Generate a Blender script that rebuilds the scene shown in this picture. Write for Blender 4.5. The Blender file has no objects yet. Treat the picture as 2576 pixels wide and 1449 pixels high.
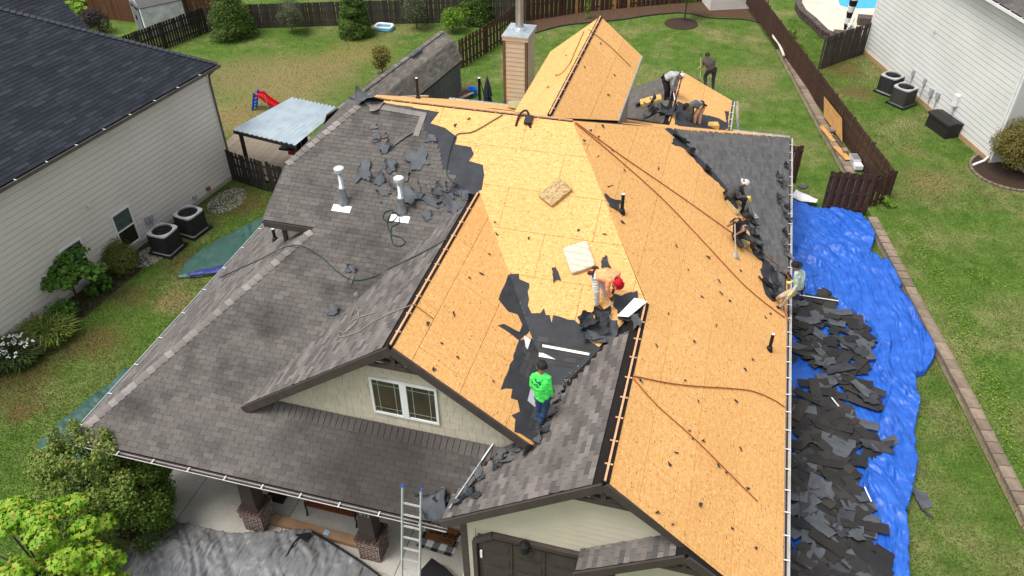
import bpy, math, random
import numpy as np
from mathutils import Vector, Matrix
random.seed(7); rng = np.random.default_rng(7)
SC = bpy.context.scene; COL = SC.collection
# ------------------------------------------------------------------ camera
FL, YAW, PITCH, ROLL, HC = 2043.198, -0.2747, 0.671, -0.0122, 17.9122
def V3(*a): return np.array(a, float)
cf = V3(math.sin(YAW)*math.cos(PITCH), math.cos(YAW)*math.cos(PITCH), -math.sin(PITCH))
cr0 = V3(math.cos(YAW), -math.sin(YAW), 0); cu0 = np.cross(cr0, cf)
cr = cr0*math.cos(ROLL)+cu0*math.sin(ROLL); cu = -cr0*math.sin(ROLL)+cu0*math.cos(ROLL)
CAMP = V3(0, 0, HC)
cam = bpy.data.cameras.new('camera'); cam.lens = 36*FL/2576; cam.sensor_width = 36; cam.clip_end = 2000; cam.clip_start = .1
camo = bpy.data.objects.new('camera', cam); COL.objects.link(camo)
camo.matrix_world = Matrix(((cr[0], cu[0], -cf[0], 0), (cr[1], cu[1], -cf[1], 0), (cr[2], cu[2], -cf[2], HC), (0, 0, 0, 1)))
SC.camera = camo
# ------------------------------------------------------------------ light: overcast daylight
SUN_EL, SUN_AZ = math.radians(66), math.radians(-132)   # azimuth measured from +Y towards +X
w = bpy.data.worlds.new('World'); SC.world = w; w.use_nodes = True
nt = w.node_tree; bg = nt.nodes['Background']
sky = nt.nodes.new('ShaderNodeTexSky'); sky.sky_type = 'NISHITA'; sky.sun_disc = False
sky.sun_elevation = SUN_EL; sky.sun_rotation = SUN_AZ; sky.dust_density = 3; sky.air_density = 1; sky.ozone_density = 1
hs = nt.nodes.new('ShaderNodeHueSaturation'); hs.inputs['Saturation'].default_value = .28
nt.links.new(sky.outputs[0], hs.inputs['Color']); nt.links.new(hs.outputs[0], bg.inputs[0]); bg.inputs[1].default_value = .12
sl = bpy.data.lights.new('sun', 'SUN'); sl.energy = 1.5; sl.angle = math.radians(24); sl.color = (1, .96, .9)
so = bpy.data.objects.new('sun', sl); COL.objects.link(so); so.location = (-20, -10, 40)
sd = Vector((math.sin(SUN_AZ)*math.cos(SUN_EL), math.cos(SUN_AZ)*math.cos(SUN_EL), math.sin(SUN_EL)))
so.rotation_euler = sd.to_track_quat('Z', 'Y').to_euler()
SC.view_settings.view_transform = 'Standard'; SC.view_settings.look = 'None'; SC.view_settings.gamma = 1; SC.view_settings.use_curve_mapping = False
SC.view_settings.exposure = 0.97
# ------------------------------------------------------------------ geometry helpers
def ray(x, y): return cf+cr*(x-1288)/FL+cu*(724.5-y)/FL
def gp(x, y, z=0.):
    d = ray(x, y); return CAMP+d*((z-HC)/d[2])
def onp(x, y, n, c):
    d = ray(x, y); n = np.asarray(n, float); return CAMP+d*((c-n@CAMP)/(n@d))
def ony(x, y, Y): return onp(x, y, (0, 1, 0), Y)
def camdist(p): return float(np.linalg.norm(np.asarray(p)-CAMP))
def unit(v): v = np.asarray(v, float); return v/np.linalg.norm(v)
def mesh_obj(name, V, F, mats, parent=None, mi=None, smooth=False, matrix=None):
    me = bpy.data.meshes.new(name); me.from_pydata([tuple(map(float, v)) for v in V], [], [tuple(f) for f in F])
    for m in (mats if isinstance(mats, (list, tuple)) else [mats]): me.materials.append(m)
    if mi is not None: me.polygons.foreach_set('material_index', list(mi))
    if smooth: me.polygons.foreach_set('use_smooth', [True]*len(F))
    me.update()
    return link(name, me, parent, matrix)
def link(name, me, parent=None, matrix=None):
    o = bpy.data.objects.new(name, me); COL.objects.link(o)
    if parent is not None:
        o.parent = parent
        if parent.type == 'EMPTY' and parent.get('_w'): o.matrix_parent_inverse = Matrix.Translation(-Vector(parent['_w']))
    if matrix is not None: o.matrix_basis = matrix
    return o
def np_mesh(name, V, F, mats, parent=None, mi=None, smooth=False, attr=None):
    """V (n,3), F (m,k) all faces of one size k; attr per-vertex float array 'tint'"""
    V = np.ascontiguousarray(V, np.float32); F = np.ascontiguousarray(F, np.int32); m, k = F.shape
    me = bpy.data.meshes.new(name); me.vertices.add(len(V)); me.vertices.foreach_set('co', V.ravel())
    me.loops.add(m*k); me.loops.foreach_set('vertex_index', F.ravel())
    me.polygons.add(m); me.polygons.foreach_set('loop_start', np.arange(0, m*k, k, dtype=np.int32)); me.polygons.foreach_set('loop_total', np.full(m, k, np.int32))
    for mm in (mats if isinstance(mats, (list, tuple)) else [mats]): me.materials.append(mm)
    if mi is not None: me.polygons.foreach_set('material_index', np.asarray(mi, np.int32))
    me.polygons.foreach_set('use_smooth', np.full(m, bool(smooth)))
    if attr is not None:
        a = me.attributes.new('tint', 'FLOAT', 'POINT'); a.data.foreach_set('value', np.asarray(attr, np.float32))
    me.update(calc_edges=True); me.validate()
    return link(name, me, parent)
def tag(o, label=None, cat=None, group=None, kind=None):
    if label: o['label'] = label
    if cat: o['category'] = cat
    if group: o['group'] = group
    if kind: o['kind'] = kind
    return o
def thing(name, loc, label, cat, group=None, local=False, rz=0):
    o = bpy.data.objects.new(name, None); COL.objects.link(o); o.empty_display_size = .2
    o.location = tuple(map(float, loc)); o.rotation_euler = (0, 0, rz)
    if not local: o['_w'] = [float(x) for x in loc]
    return tag(o, label, cat, group)
def copy_tree(o, parent=None):
    c = o.copy(); COL.objects.link(c)
    if parent is not None: c.parent = parent
    for ch in o.children: copy_tree(ch, c)
    return c
class MB:
    def __init__(s): s.v = []; s.f = []; s.mi = []
    def add(s, V, F, m=0):
        b = len(s.v); s.v += [tuple(x) for x in V]; s.f += [tuple(i+b for i in f) for f in F]; s.mi += [m]*len(F); return s
    def obox(s, c, ax, ay, az, m=0):
        c, ax, ay, az = map(lambda t: np.asarray(t, float), (c, ax, ay, az))
        V = [c+sx*ax+sy*ay+sz*az for sz in (-1, 1) for sy in (-1, 1) for sx in (-1, 1)]
        return s.add(V, [(0, 2, 3, 1), (4, 5, 7, 6), (0, 1, 5, 4), (2, 6, 7, 3), (0, 4, 6, 2), (1, 3, 7, 5)], m)
    def box(s, lo, hi, m=0):
        lo = np.asarray(lo, float); hi = np.asarray(hi, float); h = (hi-lo)/2
        return s.obox((lo+hi)/2, (h[0], 0, 0), (0, h[1], 0), (0, 0, h[2]), m)
    def beam(s, p, q, w, h, up=(0, 0, 1), m=0):
        p = np.asarray(p, float); q = np.asarray(q, float); d = q-p; L = np.linalg.norm(d); d = d/L
        sd = np.cross(d, up); sd = unit(sd) if np.linalg.norm(sd) > 1e-6 else unit(np.cross(d, (0, 1, .01))); u = np.cross(sd, d)
        return s.obox((p+q)/2, d*L/2, sd*w/2, u*h/2, m)
    def prism(s, pts, off, m=0):
        """closed solid: loop pts extruded by vector off"""
        n = len(pts); P = [np.asarray(p, float) for p in pts]; Q = [p+np.asarray(off, float) for p in P]
        F = [tuple(range(n)), tuple(range(2*n-1, n-1, -1))]+[(i, n+i, n+(i+1) % n, (i+1) % n) for i in range(n)]
        return s.add(P+Q, F, m)
    def tube(s, pts, r, n=8, m=0, caps=True):
        P = [np.asarray(p, float) for p in pts]; k = len(P); R = r if isinstance(r, (list, tuple, np.ndarray)) else [r]*k
        V = []; prev = None
        for i in range(k):
            d = unit(P[min(i+1, k-1)]-P[max(i-1, 0)])
            if prev is None: a = np.cross(d, (0, 0, 1)) if abs(d[2]) < .9 else np.cross(d, (1, 0, 0))
            else: a = prev-d*(prev@d)
            a = unit(a); prev = a; b = np.cross(d, a)
            V += [P[i]+R[i]*(math.cos(2*math.pi*j/n)*a+math.sin(2*math.pi*j/n)*b) for j in range(n)]
        F = [(i*n+j, i*n+(j+1) % n, (i+1)*n+(j+1) % n, (i+1)*n+j) for i in range(k-1) for j in range(n)]
        if caps: F += [tuple(range(n-1, -1, -1)), tuple(range((k-1)*n, k*n))]
        return s.add(V, F, m)
    def lathe(s, base, prof, n=16, m=0, up=(0, 0, 1)):
        base = np.asarray(base, float); up = unit(up)
        return s.tube([base+up*z+up*1e-5*i for i, (r, z) in enumerate(prof)], [max(r, 1e-3) for r, z in prof], n, m) if False else s._lathe(base, prof, n, m, up)
    def _lathe(s, base, prof, n, m, up):
        a = unit(np.cross(up, (1, .3, 0))) if abs(up[2]) > .5 else unit(np.cross(up, (0, 0, 1))); b = np.cross(up, a)
        V = []
        for r, z in prof: V += [base+up*z+max(r, 1e-3)*(math.cos(2*math.pi*j/n)*a+math.sin(2*math.pi*j/n)*b) for j in range(n)]
        k = len(prof)
        F = [(i*n+j, i*n+(j+1) % n, (i+1)*n+(j+1) % n, (i+1)*n+j) for i in range(k-1) for j in range(n)]+[tuple(range(n-1, -1, -1)), tuple(range((k-1)*n, k*n))]
        return s.add(V, F, m)
    def build(s, name, mats, parent=None, smooth=False, matrix=None): return mesh_obj(name, s.v, s.f, mats, parent, s.mi, smooth, matrix)
# numpy value noise
def _h(ix, iy, seed):
    n = (ix*374761393+iy*668265263+seed*1442695041).astype(np.int64) & 0xffffffff
    n = ((n ^ (n >> 13))*1274126177) & 0xffffffff; n = n ^ (n >> 16)
    return (n & 0xffff)/65535.
def vnoise(x, y, seed=0):
    ix = np.floor(x).astype(np.int64); iy = np.floor(y).astype(np.int64); fx = x-ix; fy = y-iy
    fx = fx*fx*(3-2*fx); fy = fy*fy*(3-2*fy)
    a = _h(ix, iy, seed); b = _h(ix+1, iy, seed); c = _h(ix, iy+1, seed); d = _h(ix+1, iy+1, seed)
    return (a*(1-fx)+b*fx)*(1-fy)+(c*(1-fx)+d*fx)*fy
def ridged(x, y, seed=0, p=2): return (1-np.abs(2*vnoise(x, y, seed)-1))**p
def inpoly(x, y, poly):
    x = np.asarray(x, float); y = np.asarray(y, float); r = np.zeros(x.shape, bool); n = len(poly)
    for i in range(n):
        x0, y0 = poly[i][:2]; x1, y1 = poly[(i+1) % n][:2]
        if y0 == y1: continue
        c = ((y0 > y) != (y1 > y)) & (x < (x1-x0)*(y-y0)/(y1-y0)+x0); r ^= c
    return r
def clip_convex(sub, clip):
    area = sum(clip[i][0]*clip[(i+1) % len(clip)][1]-clip[(i+1) % len(clip)][0]*clip[i][1] for i in range(len(clip)))
    if area < 0: clip = clip[::-1]
    out = list(sub)
    for i in range(len(clip)):
        a = clip[i]; b = clip[(i+1) % len(clip)]
        def side(p): return (b[0]-a[0])*(p[1]-a[1])-(b[1]-a[1])*(p[0]-a[0])
        src = out; out = []
        for j in range(len(src)):
            p = src[j]; q = src[(j+1) % len(src)]; sp, sq = side(p), side(q)
            if sp >= 0: out.append(p)
            if (sp >= 0) != (sq >= 0):
                t = sp/(sp-sq); out.append((p[0]+t*(q[0]-p[0]), p[1]+t*(q[1]-p[1])))
        if len(out) < 3: return []
    return out
# ------------------------------------------------------------------ materials
def _mat(name):
    m = bpy.data.materials.new(name); m.use_nodes = True; t = m.node_tree
    return m, t, t.nodes['Principled BSDF']
def N(t, typ, **kw):
    n = t.nodes.new(typ)
    for k, v in kw.items():
        if k in n.inputs: n.inputs[k].default_value = v
        else: setattr(n, k, v)
    return n
def coords(t, mode='Object', scale=(1, 1, 1)):
    tc = t.nodes.new('ShaderNodeTexCoord'); mp = t.nodes.new('ShaderNodeMapping'); mp.inputs['Scale'].default_value = scale
    t.links.new(tc.outputs[mode], mp.inputs[0]); return mp.outputs[0]
def noise_tex(t, vec, scale, detail=4, rough=.55):
    n = N(t, 'ShaderNodeTexNoise'); n.inputs['Scale'].default_value = scale; n.inputs['Detail'].default_value = detail; n.inputs['Roughness'].default_value = rough
    t.links.new(vec, n.inputs['Vector']); return n.outputs[0]
def ramp(t, fac, stops):
    r = t.nodes.new('ShaderNodeValToRGB'); e = r.color_ramp.elements
    while len(e) < len(stops): e.new(.5)
    for el, (p, c) in zip(e, stops): el.position = p; el.color = (*c, 1) if len(c) == 3 else c
    t.links.new(fac, r.inputs[0]); return r.outputs[0]
def mix(t, fac, a, b, mode='MIX'):
    n = t.nodes.new('ShaderNodeMix'); n.data_type = 'RGBA'; n.blend_type = mode
    for sock, val in ((n.inputs[0], fac), (n.inputs[6], a), (n.inputs[7], b)):
        if hasattr(val, 'links') or hasattr(val, 'is_linked'): t.links.new(val, sock)
        else: sock.default_value = (*val, 1) if isinstance(val, tuple) else val
    return n.outputs[2]
def bump(t, bsdf, h, strength=.3, dist=.02):
    b = t.nodes.new('ShaderNodeBump'); b.inputs['Strength'].default_value = strength; b.inputs['Distance'].default_value = dist
    t.links.new(h, b.inputs['Height']); t.links.new(b.outputs[0], bsdf.inputs['Normal'])
def pm(name, c1, c2=None, scale=6, rough=.8, bmp=0, bscale=None, metal=0, spec=.3, stretch=(1, 1, 1), mode='Object', lo=.35, hi=.65, objvar=0, fine=0):
    m, t, b = _mat(name); b.inputs['Roughness'].default_value = rough; b.inputs['Metallic'].default_value = metal; b.inputs['Specular IOR Level'].default_value = spec
    c2 = c2 or tuple(x*.8 for x in c1); vec = coords(t, mode, stretch)
    col = ramp(t, noise_tex(t, vec, scale, 6), [(lo, c1), (hi, c2)])
    if fine:
        f = noise_tex(t, vec, fine, 2); col = mix(t, .5, col, ramp(t, f, [(.3, (.25, .25, .25)), (.7, (.75, .75, .75))]), 'OVERLAY')
    if objvar:
        oi = t.nodes.new('ShaderNodeObjectInfo'); col = mix(t, 1., col, ramp(t, oi.outputs['Random'], [(0, (1-objvar,)*3), (1, (1, 1, 1))]), 'MULTIPLY')
    t.links.new(col, b.inputs['Base Color'])
    if bmp: bump(t, b, noise_tex(t, vec, bscale or scale*3, 5), bmp)
    return m
def osb_mat(name, tone=1.14):
    m, t, b = _mat(name); b.inputs['Roughness'].default_value = .75; b.inputs['Specular IOR Level'].default_value = .25
    k = tone
    v1 = coords(t, 'Object', (4.5, 19, 1)); v2 = coords(t, 'Object', (13, 6, 1)); v0 = coords(t)
    n1 = noise_tex(t, v1, 1, 3, .7); n2 = noise_tex(t, v2, 1.3, 3, .7); nf = noise_tex(t, coords(t, 'Object', (16, 60, 1)), 1, 2, .7)
    big = noise_tex(t, v0, .5, 4)
    c = ramp(t, n1, [(.30, (0.420*k, 0.203*k, 0.062*k)), (.40, (0.570*k, 0.298*k, 0.096*k)), (.55, (0.650*k, 0.370*k, 0.140*k)), (.74, (0.800*k, 0.550*k, 0.269*k))])
    c = mix(t, .45, c, ramp(t, n2, [(.28, (0.480*k, 0.237*k, 0.077*k)), (.5, (0.630*k, 0.351*k, 0.125*k)), (.74, (0.800*k, 0.550*k, 0.269*k))]))
    c = mix(t, .75, c, ramp(t, nf, [(.3, (.30, .27, .24)), (.7, (.68, .68, .68))]), 'OVERLAY')
    c = mix(t, ramp(t, big, [(.38, (0, 0, 0)), (.75, (.3, .3, .3))]), c, (0.500*k, 0.252*k, 0.082*k))
    for sc_, th, col_ in (((5, 14, 1), (.13, .2), (.17, .075, .022)), ((12, 5, 1), (.10, .16), (.24, .11, .03))):
        vo = N(t, 'ShaderNodeTexVoronoi'); vo.inputs['Scale'].default_value = 1.; t.links.new(coords(t, 'Object', sc_), vo.inputs['Vector'])
        fl = ramp(t, vo.outputs['Distance'], [(th[0], (1, 1, 1)), (th[1], (0, 0, 0))])
        gate = ramp(t, vo.outputs['Color'], [(.58, (0, 0, 0)), (.62, (.8, .8, .8))])
        c = mix(t, mix(t, 1., fl, gate, 'MULTIPLY'), c, col_)
    oi = t.nodes.new('ShaderNodeObjectInfo'); c = mix(t, 1., c, ramp(t, oi.outputs['Random'], [(0, (.95, .93, .9)), (1, (1, 1, 1))]), 'MULTIPLY')
    t.links.new(c, b.inputs['Base Color']); bump(t, b, n1, .15, .01); return m
def shingle_mat(name, c, var=.35, stain=(.02, .019, .018), sa=.7, gs=260, blot=None):
    m, t, b = _mat(name); b.inputs['Roughness'].default_value = .92; b.inputs['Specular IOR Level'].default_value = .2
    geo = t.nodes.new('ShaderNodeNewGeometry'); vec = geo.outputs['Position']
    g = noise_tex(t, vec, gs/4, 2, .8); col = ramp(t, g, [(.3, tuple(x*(1-var) for x in c)), (.7, tuple(x*(1+var) for x in c))])
    st = noise_tex(t, vec, .8, 5, .6)
    col = mix(t, ramp(t, st, [(.5, (0, 0, 0)), (.75, (sa, sa, sa))]), col, stain)
    if blot:
        d_ = N(t, 'ShaderNodeVectorMath', operation='DISTANCE'); t.links.new(vec, d_.inputs[0]); d_.inputs[1].default_value = blot[0]
        ma = N(t, 'ShaderNodeMath', operation='MULTIPLY_ADD'); t.links.new(noise_tex(t, vec, 1.6, 5, .65), ma.inputs[0]); ma.inputs[1].default_value = 2.2; t.links.new(d_.outputs['Value'], ma.inputs[2])
        mu = N(t, 'ShaderNodeMath', operation='MULTIPLY'); t.links.new(ma.outputs[0], mu.inputs[0]); mu.inputs[1].default_value = 1/(2*blot[1])
        col = mix(t, ramp(t, mu.outputs[0], [(.42, (.72, .72, .72)), (.85, (0, 0, 0))]), col, (.026, .023, .021))
    st2 = noise_tex(t, vec, 3.1, 4, .6); col = mix(t, .22, col, ramp(t, st2, [(.3, (.3, .3, .3)), (.7, (.7, .7, .7))]), 'OVERLAY')
    t.links.new(col, b.inputs['Base Color']); bump(t, b, g, .4, .01); return m
M = {}
M['osb'] = osb_mat('osb')
SH = [(.108, .098, .090), (.116, .104, .095), (.100, .091, .084), (.128, .114, .104), (.090, .082, .077)]
M['sh'] = [shingle_mat('shingle_%d' % i, c, blot=((-6.1, 10.7, 3.4), 2.3)) for i, c in enumerate(SH)]
SHD = [(.022, .026, .034), (.027, .031, .040), (.018, .021, .028), (.033, .038, .047), (.020, .023, .030)]
M['shd'] = [shingle_mat('dark_shingle_%d' % i, c, .3, (.016, .018, .024), .5) for i, c in enumerate(SHD)]
SHR = [(.118, .115, .114), (.132, .128, .126), (.105, .103, .103), (.142, .137, .134), (.094, .093, .094)]
M['shr'] = [shingle_mat('worn_shingle_%d' % i, c, .3, (.08, .078, .077), .35) for i, c in enumerate(SHR)]
SHG = [(.125, .112, .105), (.15, .132, .122), (.098, .089, .085), (.18, .158, .146), (.082, .075, .072)]
M['shg'] = [shingle_mat('weathered_shingle_%d' % i, c, .3, (.07, .065, .06), .4) for i, c in enumerate(SHG)]
M['shv'] = [shingle_mat('valley_shingle_%d' % i, (c, c*.98, c*.97), .3, (.03, .03, .03), .5) for i, c in enumerate((.05, .058, .043, .066, .038))]
SHS = [(.17, .155, .135), (.2, .18, .155), (.145, .132, .115), (.225, .205, .178), (.12, .11, .097)]
M['shs'] = [shingle_mat('shed_shingle_%d' % i, c, .3, (.09, .082, .072), .5) for i, c in enumerate(SHS)]
M['shcap'] = shingle_mat('cap_shingle', (.22, .195, .18), .3, (.09, .08, .075), .5); M['shcap1'] = shingle_mat('cap_shingle_dark', (.17, .152, .14), .3, (.09, .08, .075), .5); M['shcap2'] = shingle_mat('cap_shingle_pale', (.26, .235, .215), .3, (.12, .105, .1), .5)
M['under'] = pm('shingle_gap', (.016, .015, .015), rough=.95)
M['felt'] = pm('felt', (.028, .030, .035), (.042, .045, .052), 3, .8, .25, 12)
M['felt2'] = pm('felt_light', (.055, .06, .068), (.08, .087, .097), 3, .7, .25, 9)
M['wood'] = pm('fresh_lumber', (.62, .36, .2), (.50, .27, .14), 9, .7)
M['gapdark'] = pm('dark_gap', (.012, .009, .008), rough=1)
M['trim'] = pm('brown_trim', (.052, .040, .037), (.065, .05, .046), 4, .55)
M['cream'] = pm('cream_siding', (.54, .485, .375), (.49, .44, .34), 1.5, .6)
M['shake'] = pm('cream_shake', (.54, .485, .375), (.50, .445, .345), 4, .65, objvar=.1)
M['white'] = pm('white_paint', (.78, .78, .77), (.68, .68, .67), 3, .45)
M['vinylL'] = pm('beige_siding', (.70, .655, .60), (.65, .605, .555), .7, .55)
M['vinylR'] = pm('white_siding', (.68, .675, .645), (.62, .615, .585), .6, .5)
M['galv'] = pm('galvanised', (.50, .53, .55), (.36, .39, .41), 8, .35, metal=.7)
M['alu'] = pm('aluminium', (.72, .73, .74), (.6, .61, .62), 6, .35, metal=.55)
M['glass'] = pm('window_glass', (.035, .029, .018), (.02, .02, .016), 2, rough=.07, spec=.6)
M['blackp'] = pm('black_plastic', (.012, .012, .013), rough=.5)
M['concrete'] = pm('concrete', (.50, .475, .42), (.40, .375, .33), 1.3, .85, .1, 40, fine=60)
M['mulch'] = pm('mulch', (.028, .016, .010), (.07, .042, .028), 30, .95, 1, 40, lo=.4, hi=.7)
M['mulchr'] = pm('red_mulch', (.06, .03, .018), (.13, .07, .045), 14, .95, 1, 40, lo=.4, hi=.7)
M['brick'] = pm('brick', (.17, .10, .08), (.12, .075, .062), 9, .85, objvar=.45)
M['mortar'] = pm('mortar', (.58, .53, .46), rough=.9)
M['fenceg'] = pm('weathered_fence', (.10, .083, .068), (.045, .037, .03), 4, .9, .2, 20, stretch=(8, 8, 1), objvar=.45)
M['fenced'] = pm('dark_weathered_fence', (.05, .042, .035), (.022, .019, .016), 4, .9, .2, 20, stretch=(8, 8, 1), objvar=.5)
M['fenceb'] = pm('brown_stained_fence', (.085, .038, .029), (.06, .026, .02), 3, .7, stretch=(6, 6, 1), objvar=.3)
M['fencer'] = pm('red_brown_fence', (.17, .073, .038), (.11, .045, .024), 3, .75, stretch=(6, 6, 1), objvar=.35)
M['block'] = pm('wall_block', (.30, .225, .16), (.2, .16, .12), 5, .9, .3, 30, objvar=.4)
M['blockface'] = pm('wall_block_face', (.52, .43, .28), (.33, .25, .16), 6, .9, .5, 14, objvar=.3)
M['paneb'] = pm('painted_reflection_glass', (.075, .058, .03), (.03, .028, .02), 1.2, rough=.12, spec=.5)  # tan reflection of the bare decking put into the pane colour
# ------------------------------------------------------------------ roof planes
YR, ZR, xA, xB, sF, sR = 19.6111, 7.8481, -9.6915, -3.7755, .4926, .772
XE, YC, yE, xD = 2.7745, 30.106, 9.685, -.98
YFE = 9.77; zD = 5.665; zG = 6.715; xG = -5.74; yG = 11.14; yGW = 11.47; xT, zT = -2.66, 4.48
class Plane:
    def __init__(s, O, h, sl):
        s.O = np.asarray(O, float); s.h = V3(h[0], h[1], 0); s.s = sl; c = 1/math.sqrt(1+sl*sl); s.c = c
        s.d = V3(h[0]*c, h[1]*c, -sl*c); s.n = V3(h[0]*sl*c, h[1]*sl*c, c); s.u = np.cross(s.d, s.n)
        s.M = Matrix(((s.u[0], s.d[0], s.n[0], s.O[0]), (s.u[1], s.d[1], s.n[1], s.O[1]), (s.u[2], s.d[2], s.n[2], s.O[2]), (0, 0, 0, 1)))
    def z(s, x, y): return s.O[2]-s.s*((x-s.O[0])*s.h[0]+(y-s.O[1])*s.h[1])
    def xyz(s, x, y, k=0): return V3(x, y, s.z(x, y))+s.n*k
    def P(s, u, v, k=0): return s.O+s.u*u+s.d*v+s.n*k
    def uv(s, p): q = np.asarray(p)-s.O; return (float(q@s.u), float(q@s.d))
    def uvxy(s, x, y): return s.uv(s.xyz(x, y))
    def px(s, x, y): return onp(x, y, s.n, s.n@s.O)       # the roof point seen in that direction
    def uvpx(s, x, y): return s.uv(s.px(x, y))
PF = Plane((0, YR, ZR), (0, -1), sF); PB = Plane((0, YR, ZR), (0, 1), .482); PR = Plane((xB, YR, ZR), (1, 0), sR)
PLU = Plane((xA, YR, ZR), (-1, 0), .70); zle = PF.z(0, 15.71); PLL = Plane((-9.78, 15.71, zle), (-1, 0), .7235)
PGl = Plane((xG, yG, zG), (-1, 0), .7097); PGr = Plane((xG, yG, zG), (1, 0), .7268); PQl = Plane((xD, yE, zD), (-1, 0), .7034)
g2 = ony(1448, 1437, 9.44); g2r = ony(1728, 1393, 9.44); PN = Plane((.72, 9.44, PR.z(.72, 0)), (-1, 0), (PR.z(.72, 0)-g2[2])/(.72-g2[0]))
PDl = Plane((-4.5, 20, 7.75), (-1, 0), .82); PDr = Plane((-4.5, 20, 7.75), (1, 0), .82)
PSl = Plane((-1.75, 28, 4.0), (-1, 0), .48); PSr = Plane((-1.75, 28, 4.0), (1, 0), .48)
house = thing('house', (-5, 20, 0), 'single-storey house with torn-off roof shingles and bare strand-board roof decking', 'house')
roof = MB()
def deck(pl, xy, th=.14, m=0, k=-.02): roof.prism([pl.xyz(x, y, k) for x, y in xy], (0, 0, -th), m)
PXR = -4.72
deck(PF, [(xA, YR), (xB, YR), (xD, 15.17), (PXR, YFE), (-13.83, YFE), (-9.78, 15.71), (-11.3, 15.71), (-11.3, 17.3)])
deck(PB, [(xB, YR), (xA, YR), (-11.3, 21.9), (-11.3, YC), (XE, YC)])
deck(PR, [(xB, YR), (XE, YC), (XE, 9.44), (.72, 9.44), (.72, yE), (xD, yE), (xD, 15.17)])
deck(PLU, [(xA, YR), (-11.3, 17.3), (-11.3, 21.9)])
LLP = [(-9.78, 15.71), (-13.83, YFE), (-13.83, 29), (-10.95, 25.2), (-10.95, 16.1), (-9.78, 15.95)]
deck(PLL, LLP)
tq = lambda pl, zz: pl.O[0]+pl.h[0]*(pl.O[2]-zz)/pl.s
deck(PGl, [(xG, yG), (xG, 17.31), (-9.75, yG)])
deck(PGr, [(xG, yG), (xT+.25, yG), (xT+.25, 12.6), (xG, 17.31)])
deck(PQl, [(xD, yE), (xD, 15.17), (xT-.2, 12.8), (-4.33, 10.6), (-4.33, yE)])
deck(PN, [(.72, 9.44), (.72, 10.05), (g2[0], 10.05), (g2[0], 9.44)])
deck(PDl, [(-4.5, 19.75), (-4.5, 27.7), (-6.25, 27.7), (-6.25, 22.6)])
deck(PDr, [(-4.5, 27.7), (-4.5, 19.75), (-2.95, 22.6), (-2.95, 27.7)])
deck(PSl, [(-1.75, 27.4), (-1.75, 32.5), (-3.9, 32.5), (-3.9, 29.9)])
deck(PSr, [(-1.75, 32.5), (-1.75, 27.4), (.42, 29.8), (.42, 32.5)])
roofo = roof.build('roof', [M['gapdark'], M['under']], house)
# --- strand-board panels, one object each
def panels(pl, clip_xy, v0, vmax, uoff, first=1.126, keep=None, th=.011, top=.0):
    clip = [pl.uvxy(x, y) for x, y in clip_xy]; us = [c[0] for c in clip]; vs = [c[1] for c in clip]
    r = 0; v = v0
    while v < vmax:
        hgt = first if r == 0 else 1.2225
        off = uoff+(1.22 if r % 2 else 0); i0 = math.floor((min(us)-off)/2.44); i1 = math.ceil((max(us)-off)/2.44)
        for i in range(i0, i1):
            a = off+i*2.44+.0045; b = a+2.44-.009
            q = clip_convex([(a, v+.0045), (b, v+.0045), (b, v+hgt-.0045), (a, v+hgt-.0045)], clip)
            if len(q) < 3: continue
            cu_, cv_ = sum(p[0] for p in q)/len(q), sum(p[1] for p in q)/len(q)
            if keep and not keep(pl.P(cu_, cv_), [pl.P(*p) for p in q]): continue
            lift = random.uniform(0, .002)
            MB().prism([(p[0], p[1], lift) for p in q], (0, 0, -th)).build('osb_panel', M['osb'], roofo, matrix=pl.M)
        v += hgt; r += 1
def keepF(c, q):
    mx = max(p[0] for p in q)
    if c[1] > 17.3: return mx > -8.6
    if c[1] < 12.9: return False
    return mx > -5.73+(17.33-c[1])*(3.07/4.56)-.1
panels(PF, [(-9.2, YR-.06), (xB+.02, YR-.05), (xD, 15.17), (-2.9, 12.5), (-9.2, 12.5)], .0, 9, -2.35+.0, keep=keepF)
panels(PR, [(xB+.01, YR-.01), (XE-.01, YC-.02), (XE-.01, 15.12), (xD+.06, 15.12), (xD+.01, 15.16)], -.05, 8.4, -1.0, first=.75)
panels(PR, [(XE-.01, 15.115), (XE-.01, 9.46), (xD+.09, 9.70), (xD+.09, 15.115)], -.05, 8.4, -1.0, first=.75)
panels(PGr, [(xG+.06, yG), (xT+.1, yG), (xT+.1, 12.75), (xG+.06, 17.25)], .0, 4.2, .8, first=.55)
panels(PB, [(xB+.02, YR+.06), (-9.4, YR+.06), (-11.0, 22.2), (-11.0, YC), (XE, YC)], 0, 11.6, .4, keep=lambda c, q: not (-6 < c[0] < -3 and c[1] < 26.5) and c[0] > -10.8)
panels(PDl, [(-4.55, 19.9), (-4.55, 27.7), (-6.25, 27.7), (-6.25, 22.6)], 0, 2.4, .3)
panels(PDr, [(-4.45, 27.7), (-4.45, 19.9), (-2.95, 22.6), (-2.95, 27.7)], 0, 2.2, -.5)
panels(PSr, [(-1.7, 32.5), (-1.7, 27.6), (.42, 29.8), (.42, 32.5)], 0, 2.6, .2)
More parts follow.
